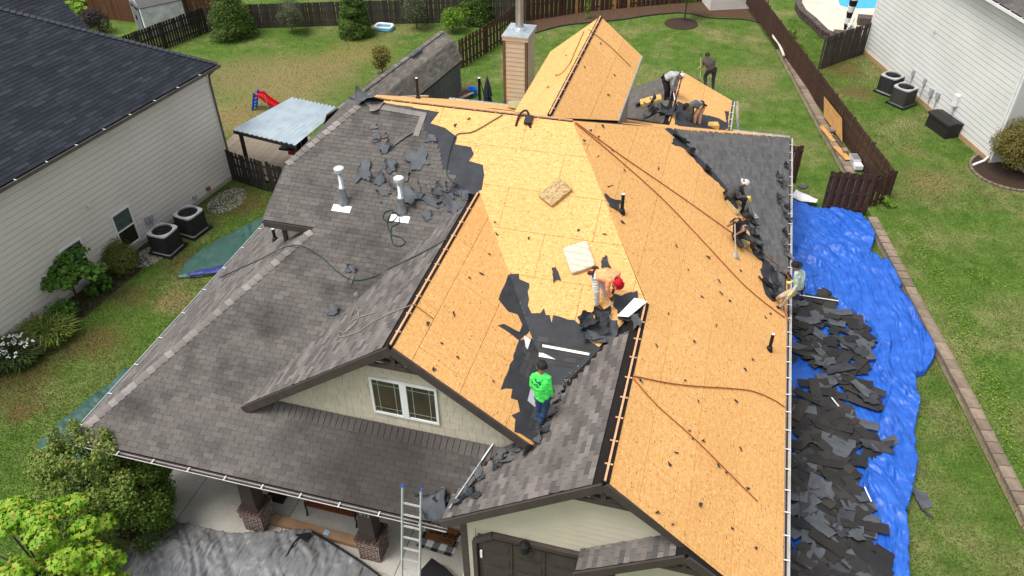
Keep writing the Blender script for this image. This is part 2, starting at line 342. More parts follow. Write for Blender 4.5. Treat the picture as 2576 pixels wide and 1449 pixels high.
# --- ridge slots: paired boards with a dark gap and cross ties
def ridge(p, q, wdt=.17, k=.01, dx=V3(1, 0, 0), step=.61):
    p = np.asarray(p, float); q = np.asarray(q, float); d = unit(q-p); s = unit(np.cross(d, (0, 0, 1))); b = MB(); L = np.linalg.norm(q-p)
    b.beam(p+(0, 0, -.03), q+(0, 0, -.03), wdt*.8, .03, m=1); b.beam(p+(0, 0, -.006), q+(0, 0, -.006), .042, .05)
    n = int(L/step)
    for i in range(1, n+1):
        c = p+d*(i*step-.2+random.uniform(-.03, .03)); b.beam(c-s*wdt*.38+(0, 0, -.016), c+s*wdt*.38+(0, 0, -.016), .035, .02)
    return b.build('ridge_slot', [M['wood'], M['gapdark']], roofo)
ridge((xA+.3, YR, ZR), (xB, YR, ZR), .15); ridge((xD, yE+.02, zD), (xD, 15.1, zD), .21); ridge((xG, yG+.02, zG), (xG, 17.2, zG), .15)
ridge((-4.5, 20.0, 7.75), (-4.5, 27.7, 7.75), .17); ridge((-1.75, 27.9, 4.0), (-1.75, 32.5, 4.0), .16)
# --- shingles
class Shingles:
    def __init__(s): s.t = []
    def fill(s, pl, poly, base=.004, exp=.127, tab=.305, vbot=None, voff=0, jag=None, dens=1):
        """poly: uv polygon (may be concave); courses run along u, from the lowest edge up"""
        vs = [p[1] for p in poly]; vb = vbot if vbot is not None else max(vs); k = 0; v1 = vb
        while v1 > min(vs):
            v0 = v1-exp; vm = (v0+v1)/2; xs = []
            n = len(poly)
            for i in range(n):
                (ua, va), (ub, vb_) = poly[i], poly[(i+1) % n]
                if (va > vm) != (vb_ > vm): xs.append(ua+(ub-ua)*(vm-va)/(vb_-va))
            xs.sort(); off = (k % 2)*tab/2+random.uniform(-.02, .02)+voff
            for a, b in zip(xs[::2], xs[1::2]):
                i = math.floor((a-off)/tab)
                while off+i*tab < b:
                    u0, u1 = max(a, off+i*tab), min(b, off+(i+1)*tab)
                    if u1-u0 > .03: s.t.append((pl, u0, u1, v0, v1, base, random.choices(range(5), (5, 4, 3, 2, 1.2))[0]))
                    i += 1
            v1 = v0; k += 1
        return s
    def geo(s, t, local):
        pl, u0, u1, v0, v1, h, m = t; g = .0045; e = random.uniform(.009, .014)
        if local: cu_, cv_ = (u0+u1)/2, (v0+v1)/2; P = lambda u, v, k: (u-cu_, v-cv_, k-h)
        else: P = pl.P
        V = [P(u0+g, v0-.006, h+.002), P(u1-g, v0-.006, h+.002), P(u1-g, v1, h+e), P(u0+g, v1, h+e), P(u0+g, v1, h-.004), P(u1-g, v1, h-.004), P(u0+g, v0, h-.004), P(u1-g, v0, h-.004)]
        return V
    FACES = ((0, 1, 2, 3), (3, 2, 5, 4), (0, 3, 4, 6), (1, 7, 5, 2))
    def build(s, mats, parent, name='shingle', n_ind=300, rank=None):
        s.t.sort(key=lambda t: (rank(t) if rank else camdist(t[0].P((t[1]+t[2])/2, (t[3]+t[4])/2))))
        cache = {}
        full = [t for t in s.t if t[2]-t[1] > .25]; ids = set(id(t) for t in full[:n_ind])
        for t in full[:n_ind]:
            pl, u0, u1, v0, v1, h, m = t; key = (m, round(u1-u0, 2), round(v1-v0, 3))
            mx = pl.M @ Matrix.Translation(((u0+u1)/2, (v0+v1)/2, h))
            if key not in cache:
                o = mesh_obj(name, s.geo(t, True), s.FACES, mats[m], parent, matrix=mx); cache[key] = o.data
            else: link(name, cache[key], parent, mx)
        rest = [t for t in s.t if id(t) not in ids]
        if rest:
            V = np.array([s.geo(t, False) for t in rest]).reshape(-1, 3); F = np.array(s.FACES)
            FF = (F[None]+8*np.arange(len(rest))[:, None, None]).reshape(-1, 4)
            o = np_mesh(name+'_courses', V, FF, mats, parent, np.repeat([t[6] for t in rest], 4)); tag(o, kind='stuff')
def sheet(pl, uvpoly, mat, parent, name, k=.002, th=.004, jag=0, step=.12, px=False):
    pts = []
    n = len(uvpoly)
    for i in range(n):
        a = np.array(uvpoly[i]); b = np.array(uvpoly[(i+1) % n]); L = np.linalg.norm(b-a); m = max(1, int(L/step)) if jag else 1
        for j in range(m):
            p = a+(b-a)*j/m
            if jag: p = p+rng.normal(0, jag, 2)
            pts.append(p)
    return MB().prism([pl.P(p[0], p[1], k+th) for p in pts], -pl.n*th).build(name, mat, parent)
def rnd(pl, pts): return [pl.uvpx(*p) for p in pts]
hs_ = Shingles()
# front slope, everything left of the tear
tear = [(1105, 282), (1083, 310), (1120, 322), (1150, 345), (1145, 363), (1185, 370), (1192, 388), (1180, 405), (1215, 415), (1218, 440), (1212, 478)]
tuv = rnd(PF, tear)
fl_ = [PF.uvxy(*p) for p in [(xT, 12.72), (PXR, YFE), (-13.83, YFE), (-9.78, 15.71), (-11.3, 15.71), (-11.3, 17.3), (xA, YR-.1)]]
fpoly = tuv+[PF.uvxy(-5.75, 17.3), PF.uvxy(-3.9, 14.6)]+fl_
sheet(PF, fpoly, M['felt'], roofo, 'felt_sheet', .001, .004)
feltonly = rnd(PF, [(1060, 278), (1070, 330), (1105, 375), (1115, 430), (1150, 440), (1130, 480)])
sh_ = feltonly+[PF.uvxy(-6.1, 17.2), PF.uvxy(-3.9, 14.6)]+[PF.uvxy(*p) for p in [(xT, 12.72), (PXR, YFE), (-13.83, YFE), (-9.78, 15.71), (-11.3, 15.71), (-11.3, 17.3), (xA, YR-.12)]]
hs_.fill(PF, sh_, .006)
hg_ = Shingles(); hg_.fill(PLL, [PLL.uvxy(*p) for p in LLP], .004)
hs_.fill(PLU, [PLU.uvxy(*p) for p in [(xA, YR), (-11.3, 17.3), (-11.3, 21.9)]], .004)
hg_.fill(PGl, [PGl.uvxy(*p) for p in [(xG-.22, yG), (xG-.22, 17.2), (-9.78, yG)]], .004)
hs_.fill(PSl, [PSl.uvxy(*p) for p in [(-1.9, 27.8), (-1.9, 32.5), (-3.9, 32.5), (-3.9, 29.9)]], .004)
hg_.fill(PN, [PN.uvxy(*p) for p in [(.5, 9.44), (.5, 10.03), (g2[0], 10.03), (g2[0], 9.44)]], .004)
# left slope of the garage gable and the torn valley
hg_.fill(PQl, [PQl.uvxy(*p) for p in [(xD-.25, yE), (xD-.25, 14.2), (-1.6, 14.1), (xT+.1, 12.4), (-4.33, 10.3), (-4.33, yE)]], .006)
hs_.build(M['sh'], roofo, n_ind=220); hg_.build(M['shg'], roofo, 'slope_shingle', n_ind=80)
# far shingles on the right slope
rtear = [(1670, 323), (1695, 345), (1690, 362), (1730, 382), (1745, 402), (1782, 440), (1815, 468), (1838, 492), (1868, 545), (1885, 585), (1895, 640), (1915, 655), (1917, 712), (1925, 742), (1945, 760), (1978, 742)]
hr = Shingles(); rp = rnd(PR, rtear)+[PR.uvxy(XE-.01, YC-.05), PR.uvxy(-1.0, YR+(YC-YR)*(xB-(-1.0))/(xB-XE)-.1)]
sheet(PR, rp, M['felt'], roofo, 'felt_sheet', .002, .004, jag=.035)
rp2 = rnd(PR, [(1700, 326), (1712, 345), (1750, 390), (1800, 440), (1850, 500), (1895, 580), (1905, 640), (1935, 660), (1935, 730), (1976, 735)])+rp[-2:]
hr.fill(PR, rp2, .008)
hr.build(M['shr'], roofo, 'worn_shingle', 0)
# cap shingles along hips
def caps(p, q, w, pl1, step=.19, mat='shcap'):
    p = np.asarray(p, float); q = np.asarray(q, float); d = q-p; L = np.linalg.norm(d); d = d/L; n = int(L/step); me = None
    s = unit(np.cross(d, (0, 0, 1))); up = np.cross(s, d)
    for i in range(n):
        c = p+d*(i*step+step/2)
        mx = Matrix(((d[0], s[0], up[0], c[0]), (d[1], s[1], up[1], c[1]), (d[2], s[2], up[2], c[2]), (0, 0, 0, 1)))
        if me is None:
            b = MB(); a = step*.485; e = .016; V = []
            for xx, lift in ((-a, .034), (a, .004)):
                for yy, zz in ((-w, -.45*w), (-w*.5, -.15*w), (0, .0), (w*.5, -.15*w), (w, -.45*w)): V.append((xx, yy, zz+lift+.012))
            for xx, lift in ((-a, -.004), (a, -.008)):
                for yy, zz in ((-w, -.45*w), (-w*.5, -.15*w), (0, .0), (w*.5, -.15*w), (w, -.45*w)): V.append((xx, yy, zz+lift))
            F = [(j, j+1, j+6, j+5) for j in range(4)]+[(j, j+10, j+11, j+1) for j in range(4)]+[(j+5, j+6, j+16, j+15) for j in range(4)]
            b.add(V, F); me = b.build('cap_shingle', M[mat], roofo, matrix=mx).data; var = [me]+([me.copy(), me.copy(), me.copy()] if mat == 'shcap' else [])
            for vm_, nm_ in zip(var[1:], ('shcap1', 'shcap2', 'shcap1')): vm_.materials.clear(); vm_.materials.append(M[nm_])
        else: link('cap_shingle', random.choice(var), roofo, mx)
caps((-13.83, YFE, PF.z(0, YFE)+.02), (-9.78, 15.71, zle+.02), .13, PF)
caps((-11.3, 17.3, PF.z(0, 17.3)+.02), (xA-.15, YR-.22, PF.z(0, YR-.22)+.02), .13, PF)
# upright cover course along the foot of the upper gable wall
yy0 = yGW-.03
for i, x in enumerate(np.arange(-9.1, -3.2, .15)):
    a = PF.xyz(x, yy0, .02); b_ = PF.xyz(x, yy0-.27, .02); q = MB()
    q.prism([a+(.006, 0, .05), a+(.144, 0, .05), b_+(.142, 0, .004), b_+(.008, 0, .004)], (0, 0, -.016)); q.build('cover_shingle', M['sh'][3 if i % 3 else 1], roofo)
# --- walls
def wall(name, pts, off, m, parent=house): return MB().prism(pts, off).build(name, m, parent)
gw = wall('garage_wall', [(-4.0, 10.0, 0), (2.4, 10.0, 0), (2.4, 10.0, PR.z(2.4, 0)-.17), (xD, 10.0, zD-.17), (-4.0, 10.0, PQl.z(-4.0, 0)-.17)], (0, .2, 0), M['cream'])
for i, z in enumerate(np.arange(.9, 5.4, .178)):       # lap siding boards of the garage gable
    xl = max(-3.9, xD-(zD-.2-z-.19)/.7034); xr = min(.9, xD+(zD-.2-z-.19)/sR)
    if z < 2.75: segs = [(xl, -3.72)] if z < 2.7 else [(xl, xr)]
    else: segs = [(xl, xr)]
    for a, b in segs:
        if b-a > .08: MB().prism([(a, 10.0, z), (a, 9.972, z), (a, 9.985, z+.165), (a, 10.0, z+.165)], (b-a, 0, 0)).build('siding_board', M['cream'], gw)
MB().box((-4.06, 9.97, .8), (-3.9, 10.2, 3.25)).build('corner_board', M['trim'], house)
MB().box((-4.12, 9.9, 0), (-3.6, 10.15, .78)).build('brick_plinth', M['mortar'], house)
for r in range(10):
    for c in range(3):
        MB().box((-4.15+c*.19+(r % 2)*.03, 9.875, .01+r*.077), (-4.15+c*.19+.175+(r % 2)*.03, 9.93, .075+r*.077)).build('brick', M['brick'], bpy.data.objects['brick_plinth'])
lgw = wall('gable_wall', [(-9.3, yGW, 3.4), (-3.0, yGW, 3.4), (-3.0, yGW, PGr.z(-3.0, 0)-.17), (xG, yGW, zG-.17), (-9.3, yGW, PGl.z(-9.3, 0)-.17)], (0, .2, 0), M['cream'])
wTL, wTR, wBR, wBL = [ony(*p, yGW-.03) for p in ((926, 945), (1099, 980), (1106, 1069), (943, 1034))]
wx0, wx1 = (wTL[0]+wBL[0])/2, (wTR[0]+wBR[0])/2; wz0, wz1 = (wBL[2]+wBR[2])/2, (wTL[2]+wTR[2])/2
for r, z in enumerate(np.arange(3.6, 6.6, .19)):        # cedar-look shakes, one object each
    x = -9.2+random.random()*.2
    while x < -3.0:
        wd = random.choice((.15, .2, .26, .3)); z0 = z-random.uniform(0, .03); zt = z+.2; xc = x+wd/2
        lim = (PGl if xc < xG else PGr).z(x if xc < xG else x+wd, 0)-.16
        if zt < lim+.12 and z > PF.z(0, yGW)-.05 and not (x > wx0-.12 and x+wd < wx1+.12 and z > wz0-.15 and z < wz1):
            zt = min(zt, lim); th = random.uniform(.014, .022)
            MB().prism([(x+.003, yGW, z0), (x+.003, yGW-th, z0), (x+.003, yGW-.006, zt), (x+.003, yGW, zt)], (wd-.006, 0, 0)).build('shake', M['shake'], lgw)
        x += wd
win = MB()
for a, b, c, d_ in ((wx0, wx1, wz1-.055, wz1), (wx0, wx1, wz0, wz0+.055), (wx0, wx0+.055, wz0+.056, wz1-.056), (wx1-.055, wx1, wz0+.056, wz1-.056), ((wx0+wx1)/2-.08, (wx0+wx1)/2+.08, wz0+.056, wz1-.056)):
    win.box((a, yGW-.06, c), (b, yGW-.01, d_))
wo = win.build('window', M['white'], house)
for a, b in ((wx0+.055, (wx0+wx1)/2-.08), ((wx0+wx1)/2+.08, wx1-.055)):
    MB().box((a, yGW-.03, wz0+.055), (b, yGW-.022, wz1-.055)).build('pane', M['paneb'], wo)
    q = MB()
    for x in (a+.13, b-.13): q.box((x-.008, yGW-.036, wz0+.075), (x+.008, yGW-.031, wz1-.075))
    for z in (wz0+.2, wz1-.2): q.box((a, yGW-.0405, z-.008), (b, yGW-.037, z+.008))
    q.build('muntin', pm('muntin_paint', (.3, .33, .27)), wo)
# remaining walls of the house
wall('porch_wall', [(-13.3, 12.4, 0), (-4.0, 12.4, 0), (-4.0, 12.4, 3.3), (-12.9, 12.4, 3.3), (-13.3, 12.4, 3.0)], (0, .2, 0), M['cream'])
wall('garage_side_wall', [(-4.0, 10.2, 0), (-4.0, 12.4, 0), (-4.0, 12.4, 3.2), (-4.0, 10.2, 3.15)], (.2, 0, 0), M['cream'])
wall('side_wall', [(2.35, 10.2, 0), (2.35, 29.8, 0), (2.35, 29.8, 2.7), (2.35, 10.2, 2.7)], (-.2, 0, 0), M['cream'])
wall('rear_wall', [(-13.3, 29.8, 0), (2.3, 29.8, 0), (2.3, 29.8, 2.7), (-13.3, 29.8, 2.7)], (0, -.2, 0), M['cream'])
wall('low_side_wall', [(-13.4, 12.6, 0), (-13.4, 29, 0), (-13.4, 29, 2.95), (-13.4, 12.6, 2.95)], (.2, 0, 0), M['cream'])
wall('upper_front_wall', [(-10.95, 16.05, 4.6), (-9.3, 16.05, 4.6), (-9.3, 16.05, 5.92), (-10.95, 16.05, 5.92)], (0, .12, 0), M['cream'])
wall('upper_side_wall', [(-10.95, 16.18, 4.4), (-10.95, 27, 4.4), (-10.95, 22.2, 6.5), (-10.95, 17.3, 6.5), (-10.95, 16.18, 5.95)], (.15, 0, 0), M['cream'])
MB().box((-11.02, 16.0, 4.6), (-10.9, 16.05, 5.93)).build('corner_board', M['trim'], house)
dw = wall('dormer_wall', [(-3.25, 21, 4.9), (-3.25, 27.5, 2.9), (-3.25, 27.5, 6.55), (-3.25, 22.2, 6.55)], (-.15, 0, 0), pm('grey_green_siding', (.27, .27, .24), (.22, .22, .2), 2))
wall('dormer_wall', [(-5.95, 21.5, 5.5), (-5.95, 27.5, 2.9), (-5.95, 27.5, 6.5), (-5.95, 22.2, 6.5)], (.15, 0, 0), M['cream'])
wall('dormer_end_wall', [(-5.8, 27.4, 2.9), (-3.4, 27.4, 2.9), (-3.4, 27.4, 6.7), (-4.5, 27.4, 7.5), (-5.8, 27.4, 6.6)], (0, .12, 0), M['cream'])
wall('rear_porch_end_wall', [(-3.6, 32.2, 0), (.2, 32.2, 0), (.2, 32.2, 2.95), (-1.75, 32.2, 3.85), (-3.6, 32.2, 2.95)], (0, -.12, 0), M['cream'])
wall('rear_porch_side_wall', [(.1, 29.9, 0), (.1, 32.0, 0), (.1, 32.0, 2.9), (.1, 29.9, 2.9)], (-.1, 0, 0), M['cream'])
# --- rake boards, fascias, gable trusses
class _TR:
    def beam(s, *a, **k): MB().beam(*a, **k).build('rake_board', M['trim'], house)
tr = _TR()
def rake(pl, xy0, xy1, y, drop=.13, w=.05, h=.2): 
    tr.beam(pl.xyz(xy0, y, 0)+(0, 0, -drop), pl.xyz(xy1, y, 0)+(0, 0, -drop), w, h)
rake(PGl, xG, -9.78, yG-.03); rake(PGr, xG+.001, xT+.3, yG-.032); rake(PQl, xD, -4.36, yE-.03); rake(PR, xD+.001, .72, yE-.032)
rake(PN, .72, g2[0], 9.41); rake(PR, .722, XE, 9.408)
tr.beam((-11.3, 15.68, zle-.12), (-9.75, 15.68, zle-.12), .05, .18); tr.beam((-11.33, 15.7, zle-.12), PF.xyz(-11.33, 17.3)+(0, 0, -.12), .05, .18)
tr.beam((-13.83, YFE-.02, PF.z(0, YFE)-.14), (-4.5, YFE-.02, PF.z(0, YFE)-.14), .04, .18)
tr.beam((XE-.01, 9.44, PR.z(XE, 0)-.14), (XE-.01, YC, PR.z(XE, 0)-.14), .04, .18)
def truss(x0, z0, y, sl, sr, dz, parent):
    t = MB(); b = z0-dz
    t.beam((x0-(dz-.15)/sl, y, b), (x0+(dz-.15)/sr, y, b), .09, .12); t.beam((x0, y-.002, z0-.2), (x0, y-.002, b), .1, .1, up=(0, 1, 0))
    for s, sl_ in ((-1, sl), (1, sr)): t.beam((x0, y+.003, b+.08), (x0+s*.42/1, y+.003, z0-.2-.42*sl_+.02), .07, .09, up=(0, 1, 0))
    t.build('gable_truss', M['trim'], parent)
    MB().beam((x0-(dz-.3)/sl, y+.02, b+.075), (x0+(dz-.3)/sr, y+.02, b+.075), .05, .02).build('truss_flashing', M['white'], parent)
truss(xG, zG, yG+.06, .7097, .7268, .68, house); truss(xD, zD, yE+.06, .7034, sR, .68, house); truss(.72, PR.z(.72, 0), 9.5, PN.s, sR, .62, house)
# --- gutters with hangers
def gutter(p, q, out, mats, name='gutter', step=.62):
    p = np.asarray(p, float); q = np.asarray(q, float); o = np.asarray(out, float); d = unit(q-p); b = MB()
    dn = V3(0, 0, 1)
    b.prism([p+o*.0-dn*.1, p+o*.05-dn*.1, p+o*.075-dn*.06, p+o*.12+dn*.004, p+o*.112+dn*.004, p+o*.066-dn*.055, p+o*.045-dn*.09, p+o*.0-dn*.09], q-p)
    b.beam(p+o*.006+(0, 0, -.05), q+o*.006+(0, 0, -.05), .01, .07); b.beam(p+o*.114+(0, 0, .01), q+o*.114+(0, 0, .01), .02, .012)
    g = b.build(name, mats[0], house); me = None
    b2 = MB().beam(p+o*.045+(0, 0, -.06), q+o*.045+(0, 0, -.06), .08, .02); b2.build('gutter_muck', M['mulch'], g)
    for i in range(int(np.linalg.norm(q-p)/step)):
        c = p+d*(i+.4)*step+(0, 0, .012)
        if me is None: me = MB().beam(-o*.01, o*.125, .03, .012).build('hanger', mats[1], g, matrix=Matrix.Translation(c)).data
        else: link('hanger', me, g, Matrix.Translation(c))
M['gutw'] = pm('gutter_white', (.46, .46, .45), (.34, .34, .33), 3, .4); M['hang'] = pm('hanger_white', (.62, .62, .62), rough=.4)
zRe = PR.z(XE, 0)
gutter((XE+.005, 9.44, zRe-.01), (XE+.005, YC, zRe-.01), (1, 0, 0), (M['gutw'], M['hang']))
gutter((-13.8, YFE-.045, PF.z(0, YFE)-.02), (-4.25, YFE-.045, PF.z(0, YFE)-.02), (0, -1, 0), (M['gutw'], M['hang']), step=.95)
gutter((-13.835, YFE, PLL.z(-13.83, 0)-.01), (-13.835, 29, PLL.z(-13.83, 0)-.01), (-1, 0, 0), (M['gutw'], M['hang']), step=1.1)
MB().beam((-2.94, 22.6, PDr.z(-2.95, 0)-.05), (-2.94, 27.7, PDr.z(-2.95, 0)-.05), .05, .1).build('eave_board', M['galv'], house)
gutter((.43, 29.9, PSr.z(.42, 0)-.01), (.43, 32.5, PSr.z(.42, 0)-.01), (1, 0, 0), (M['gutw'], M['hang']))
gutter((-11.2, YC+.01, PB.z(0, YC)-.01), (XE, YC+.01, PB.z(0, YC)-.01), (0, 1, 0), (M['gutw'], M['hang']))
# --- chimney with lap siding, metal cap and flue
cb = onp(1268, 258, (0, 1, 0), 30.4); c1 = ony(1263, 86, 30.4); c2 = ony(1327, 97, 30.4)
cx0, cx1 = cb[0], ony(1326, 170, 30.4)[0]; czt = (c1[2]+c2[2])/2; cw = cx1-cx0
cwd = 1.35
ch = MB().box((cx0+.02, 30.42, 0), (cx1-.02, 30.4+cwd-.02, czt-.05)).build('chimney', pm('tan_siding', (.47, .395, .295), (.43, .36, .265), 3, .6), house)
ctan = ch.data.materials[0]
for z in np.arange(.05, czt-.25, .19):
    MB().prism([(cx0+.09, 30.42, z), (cx0+.09, 30.395, z), (cx0+.09, 30.412, z+.188), (cx0+.09, 30.42, z+.188)], (cw-.18, 0, 0)).build('siding_board', ctan, ch)
    MB().prism([(cx1-.02, 30.49, z), (cx1+.005, 30.49, z), (cx1-.012, 30.49, z+.188), (cx1-.02, 30.49, z+.188)], (0, cwd-.18, 0)).build('siding_board', ctan, ch)
for x in (cx0, cx1-.085): MB().box((x-.012, 30.385, 0), (x+.097, 30.42, czt-.2)).build('corner_board', pm('brown_corner', (.13, .075, .05)), ch)
MB().box((cx1-.012, 30.42, 0), (cx1+.015, 30.49, czt-.2)).build('corner_board', M['trim'], ch)
MB().box((cx0-.03, 30.37, czt-.2), (cx1+.03, 30.4+cwd+.03, czt-.06)).build('band_board', ctan, ch)
capm = pm('chase_metal', (.55, .6, .63), (.4, .44, .47), 2.5, .35, metal=.6)
cc = V3((cx0+cx1)/2, 30.4+cwd/2, czt)
cap = MB(); a = .05
V = [(cx0-a, 30.4-a, czt-.06), (cx1+a, 30.4-a, czt-.06), (cx1+a, 30.4+cwd+a, czt-.06), (cx0-a, 30.4+cwd+a, czt-.06)]
V2 = [(v[0], v[1], czt) for v in V]; V3_ = [tuple(cc+(np.array(v)-cc)*.3*np.array((1, 1, 0))+np.array((0, 0, .06))) for v in V2]
cap.add(V+V2+V3_, [(0, 1, 5, 4), (1, 2, 6, 5), (2, 3, 7, 6), (3, 0, 4, 7), (4, 5, 9, 8), (5, 6, 10, 9), (6, 7, 11, 10), (7, 4, 8, 11), (8, 9, 10, 11), (3, 2, 1, 0)])
capo = cap.build('chimney_cap', capm, ch)
MB().lathe(cc+(0, .05, .05), [(.3, 0), (.28, .04), (.2, .08), (.19, .1)], 20).build('flue_collar', capm, capo)
MB().lathe(cc+(0, .05, .1), [(.165, 0), (.165, 2.3)], 20).build('flue_pipe', pm('flue_steel', (.5, .52, .53), (.42, .43, .44), 2, .3, metal=.8), capo)
# --- roof vents
def flue(p, big):
    v = MB().lathe(p, [(.15, -.05), (.13, .08), (.085, .42), (.1, .44), (.1, .5), (.062, .5), (.062, .95)], 16).build('flue_vent', M['galv'], house, True)
    MB().lathe(p+(0, 0, .95), [(.1, 0), (.135, .01), (.135, .1), (.1, .11)], 16).build('vent_cap', M['alu'], v)
    MB().lathe(p+(0, 0, 1.061), [(.1, 0), (.1, .006)], 16).build('cap_top', M['white'], v)
    q = PF.uv(p); MB().prism([PF.P(q[0]+a, q[1]+b, .022) for a, b in ((-.26, .1), (.26, .1), (.26, .3), (-.26, .3))], PF.n*.006).build('base_flashing', M['galv'], v)
for p in ((866, 510), (1012, 535)): flue(PF.px(*p), True)
def pipe(p, L, mat='blackp', r=.045, top='white'):
    v = MB().lathe(p, [(.1, -.04), (.07, .1), (r, .12), (r, L)], 12).build('vent_pipe', M[mat], house); MB().lathe(p+(0, 0, L+.001), [(r*.95, 0), (r*.95, .012)], 12).build('pipe_top', M[top], v)
pipe(PR.px(1564, 535), .55); pipe(PR.px(1935, 880), .55); pipe(PLL.px(693, 605), .4); pipe(PB.xyz(-10.1, 24.2), .75)
# pale starter and cap shingles left near the ridge
for k, (pts, n_) in enumerate((([(940, 268), (1066, 290)], 7), ([(1066, 290), (1048, 338)], 5))):
    for i in range(n_):
        t_ = (i+.5)/n_; x = pts[0][0]+(pts[1][0]-pts[0][0])*t_; y = pts[0][1]+(pts[1][1]-pts[0][1])*t_; u, v = PF.uvpx(x, y); hw, hh = ((.14, .08), (.08, .14))[k]
        MB().prism([PF.P(u-hw, v-hh, .03), PF.P(u+hw, v-hh, .03), PF.P(u+hw, v+hh, .034), PF.P(u-hw, v+hh, .034)], -PF.n*.012).build('cap_shingle', M['shcap'], roofo)
# ------------------------------------------------------------------ ground
def grass_mat():
    m, t, b = _mat('lawn'); b.inputs['Roughness'].default_value = .95; b.inputs['Specular IOR Level'].default_value = .15
    geo = t.nodes.new('ShaderNodeNewGeometry'); pos = geo.outputs['Position']
    big = noise_tex(t, pos, .33, 5, .6); mid = noise_tex(t, pos, 1.7, 5, .65); fine = noise_tex(t, pos, 14, 4, .75)
    green = ramp(t, mid, [(.3, (.05, .105, .013)), (.55, (.09, .155, .025)), (.75, (.14, .195, .046))])
    tan = ramp(t, mid, [(.3, (.21, .165, .075)), (.7, (.31, .25, .13))])
    c = mix(t, ramp(t, big, [(.47, (0, 0, 0)), (.72, (.75, .75, .75))]), green, tan)
    for (cx, cy), r, col in DRY:
        d = N(t, 'ShaderNodeVectorMath', operation='DISTANCE'); t.links.new(pos, d.inputs[0]); d.inputs[1].default_value = (cx, cy, 0)
        add = N(t, 'ShaderNodeMath', operation='MULTIPLY_ADD'); t.links.new(mid, add.inputs[0]); add.inputs[1].default_value = r*1.1; t.links.new(d.outputs['Value'], add.inputs[2])
        c = mix(t, ramp(t, N2(t, add.outputs[0], 1/(r*2)), [(.45, (.8, .8, .8)), (.85, (0, 0, 0))]), c, col)
    c = mix(t, .75, c, ramp(t, fine, [(.28, (.16, .16, .16)), (.72, (.84, .84, .84))]), 'OVERLAY')
    t.links.new(c, b.inputs['Base Color']); bump(t, b, fine, .9, .06); return m
def N2(t, s, k):
    n = N(t, 'ShaderNodeMath', operation='MULTIPLY'); t.links.new(s, n.inputs[0]); n.inputs[1].default_value = k; return n.outputs[0]
g_ = lambda x, y: tuple(gp(x, y)[:2])
TAN = (.25, .17, .085); DIRT = (.15, .085, .04)
DRY = [(g_(435, 758), .75, TAN), (g_(720, 205), 3.8, (.24, .18, .08)), (g_(600, 185), 2.6, (.2, .16, .07)), (g_(610, 300), 2.4, (.24, .175, .075)), (g_(245, 860), 1.0, DIRT), (g_(55, 1030), .7, DIRT), (g_(2110, 190), 1.4, DIRT), (g_(2150, 250), 1.2, DIRT), (g_(610, 510), 1.2, DIRT), (g_(2290, 400), .7, (.24, .16, .08)), (g_(900, 130), 2.2, (.21, .17, .06)), (g_(1870, 200), 1.8, (.2, .17, .07)), (g_(60, 940), 1.3, (.12, .075, .03)), (g_(330, 745), .9, (.12, .085, .035)), (g_(470, 655), 1.0, (.12, .08, .035)), (g_(180, 870), .9, (.12, .085, .035)), (g_(820, 170), 2.0, (.2, .16, .065)), (g_(2330, 480), 1.5, (.2, .15, .065))]
M['lawn'] = grass_mat()
gr = MB().add([(-300, -100, 0), (300, -100, 0), (300, 500, 0), (-300, 500, 0)], [(0, 1, 2, 3)]).build('ground', M['lawn']); tag(gr, kind='structure', label='green lawn with dry tan patches around the houses')
# raised lot on the right behind the block retaining wall
capline = [gp(*p, .45) for p in ((1940, 70), (1962, 112), (2005, 190), (2060, 290), (2140, 430), (2165, 480), (2195, 545), (2300, 740), (2440, 1000), (2560, 1235), (2700, 1500))]
RZ = .36
nl = MB().prism([(p[0]+.02, p[1], RZ) for p in capline]+[(60, capline[-1][1], RZ), (60, 90, RZ), (0, 90, RZ)], (0, 0, -.3)).build('neighbor_lawn', M['lawn']); tag(nl, kind='structure', label='raised lawn of the neighbouring lot behind the block wall')
# block retaining wall: cap blocks and face blocks, one object each
def polywalk(pts, step):
    out = []
    for a, b in zip(pts[:-1], pts[1:]):
        L = np.linalg.norm(b-a); n = max(1, round(L/step))
        out += [(a+(b-a)*i/n, a+(b-a)*(i+1)/n) for i in range(n)]
    return out
def blockwall(name, pts, label, ztop=.45, wdt=.3):
    th = thing(name, pts[0]*(1, 1, 0), label, 'retaining wall')
    core = MB(); me = None
    for a, b in zip(pts[:-1], pts[1:]):
        d = unit((b-a)*(1, 1, 0)); core.beam(V3(a[0], a[1], .17)-d*.02, V3(b[0], b[1], .17)+d*.02, wdt-.14, .34)
    core.build('wall_core', M['gapdark'], th)
    for a, b in polywalk(pts, .42):
        d = unit((b-a)*(1, 1, 0)); s = V3(d[1], -d[0], 0); L = np.linalg.norm(b-a); c = (a+b)/2
        ang = math.atan2(d[1], d[0])+random.uniform(-.02, .02)
        mx = Matrix.Translation((c[0], c[1], ztop-.045+random.uniform(-.006, .006))) @ Matrix.Rotation(ang, 4, 'Z')
        key = round(L, 1)
        if key not in BW: BW[key] = MB().box((-L/2+.005, -wdt/2-.02, -.045), (L/2-.005, wdt/2+.02, .045)).build('cap_block', M['block'], th, matrix=mx).data
        else: link('cap_block', BW[key], th, mx)
        for k in range(2):
            sx = (k % 2)*.5*L
            mx2 = Matrix.Translation((c[0]+d[0]*sx-s[0]*0, c[1]+d[1]*sx, .09+k*.15+.035)) @ Matrix.Rotation(ang, 4, 'Z')
            if ('f', key) not in BW: BW[('f', key)] = facing(L, wdt).build('face_block', M['blockface'], th, matrix=mx2).data
            else: link('face_block', BW[('f', key)], th, mx2)
    return th
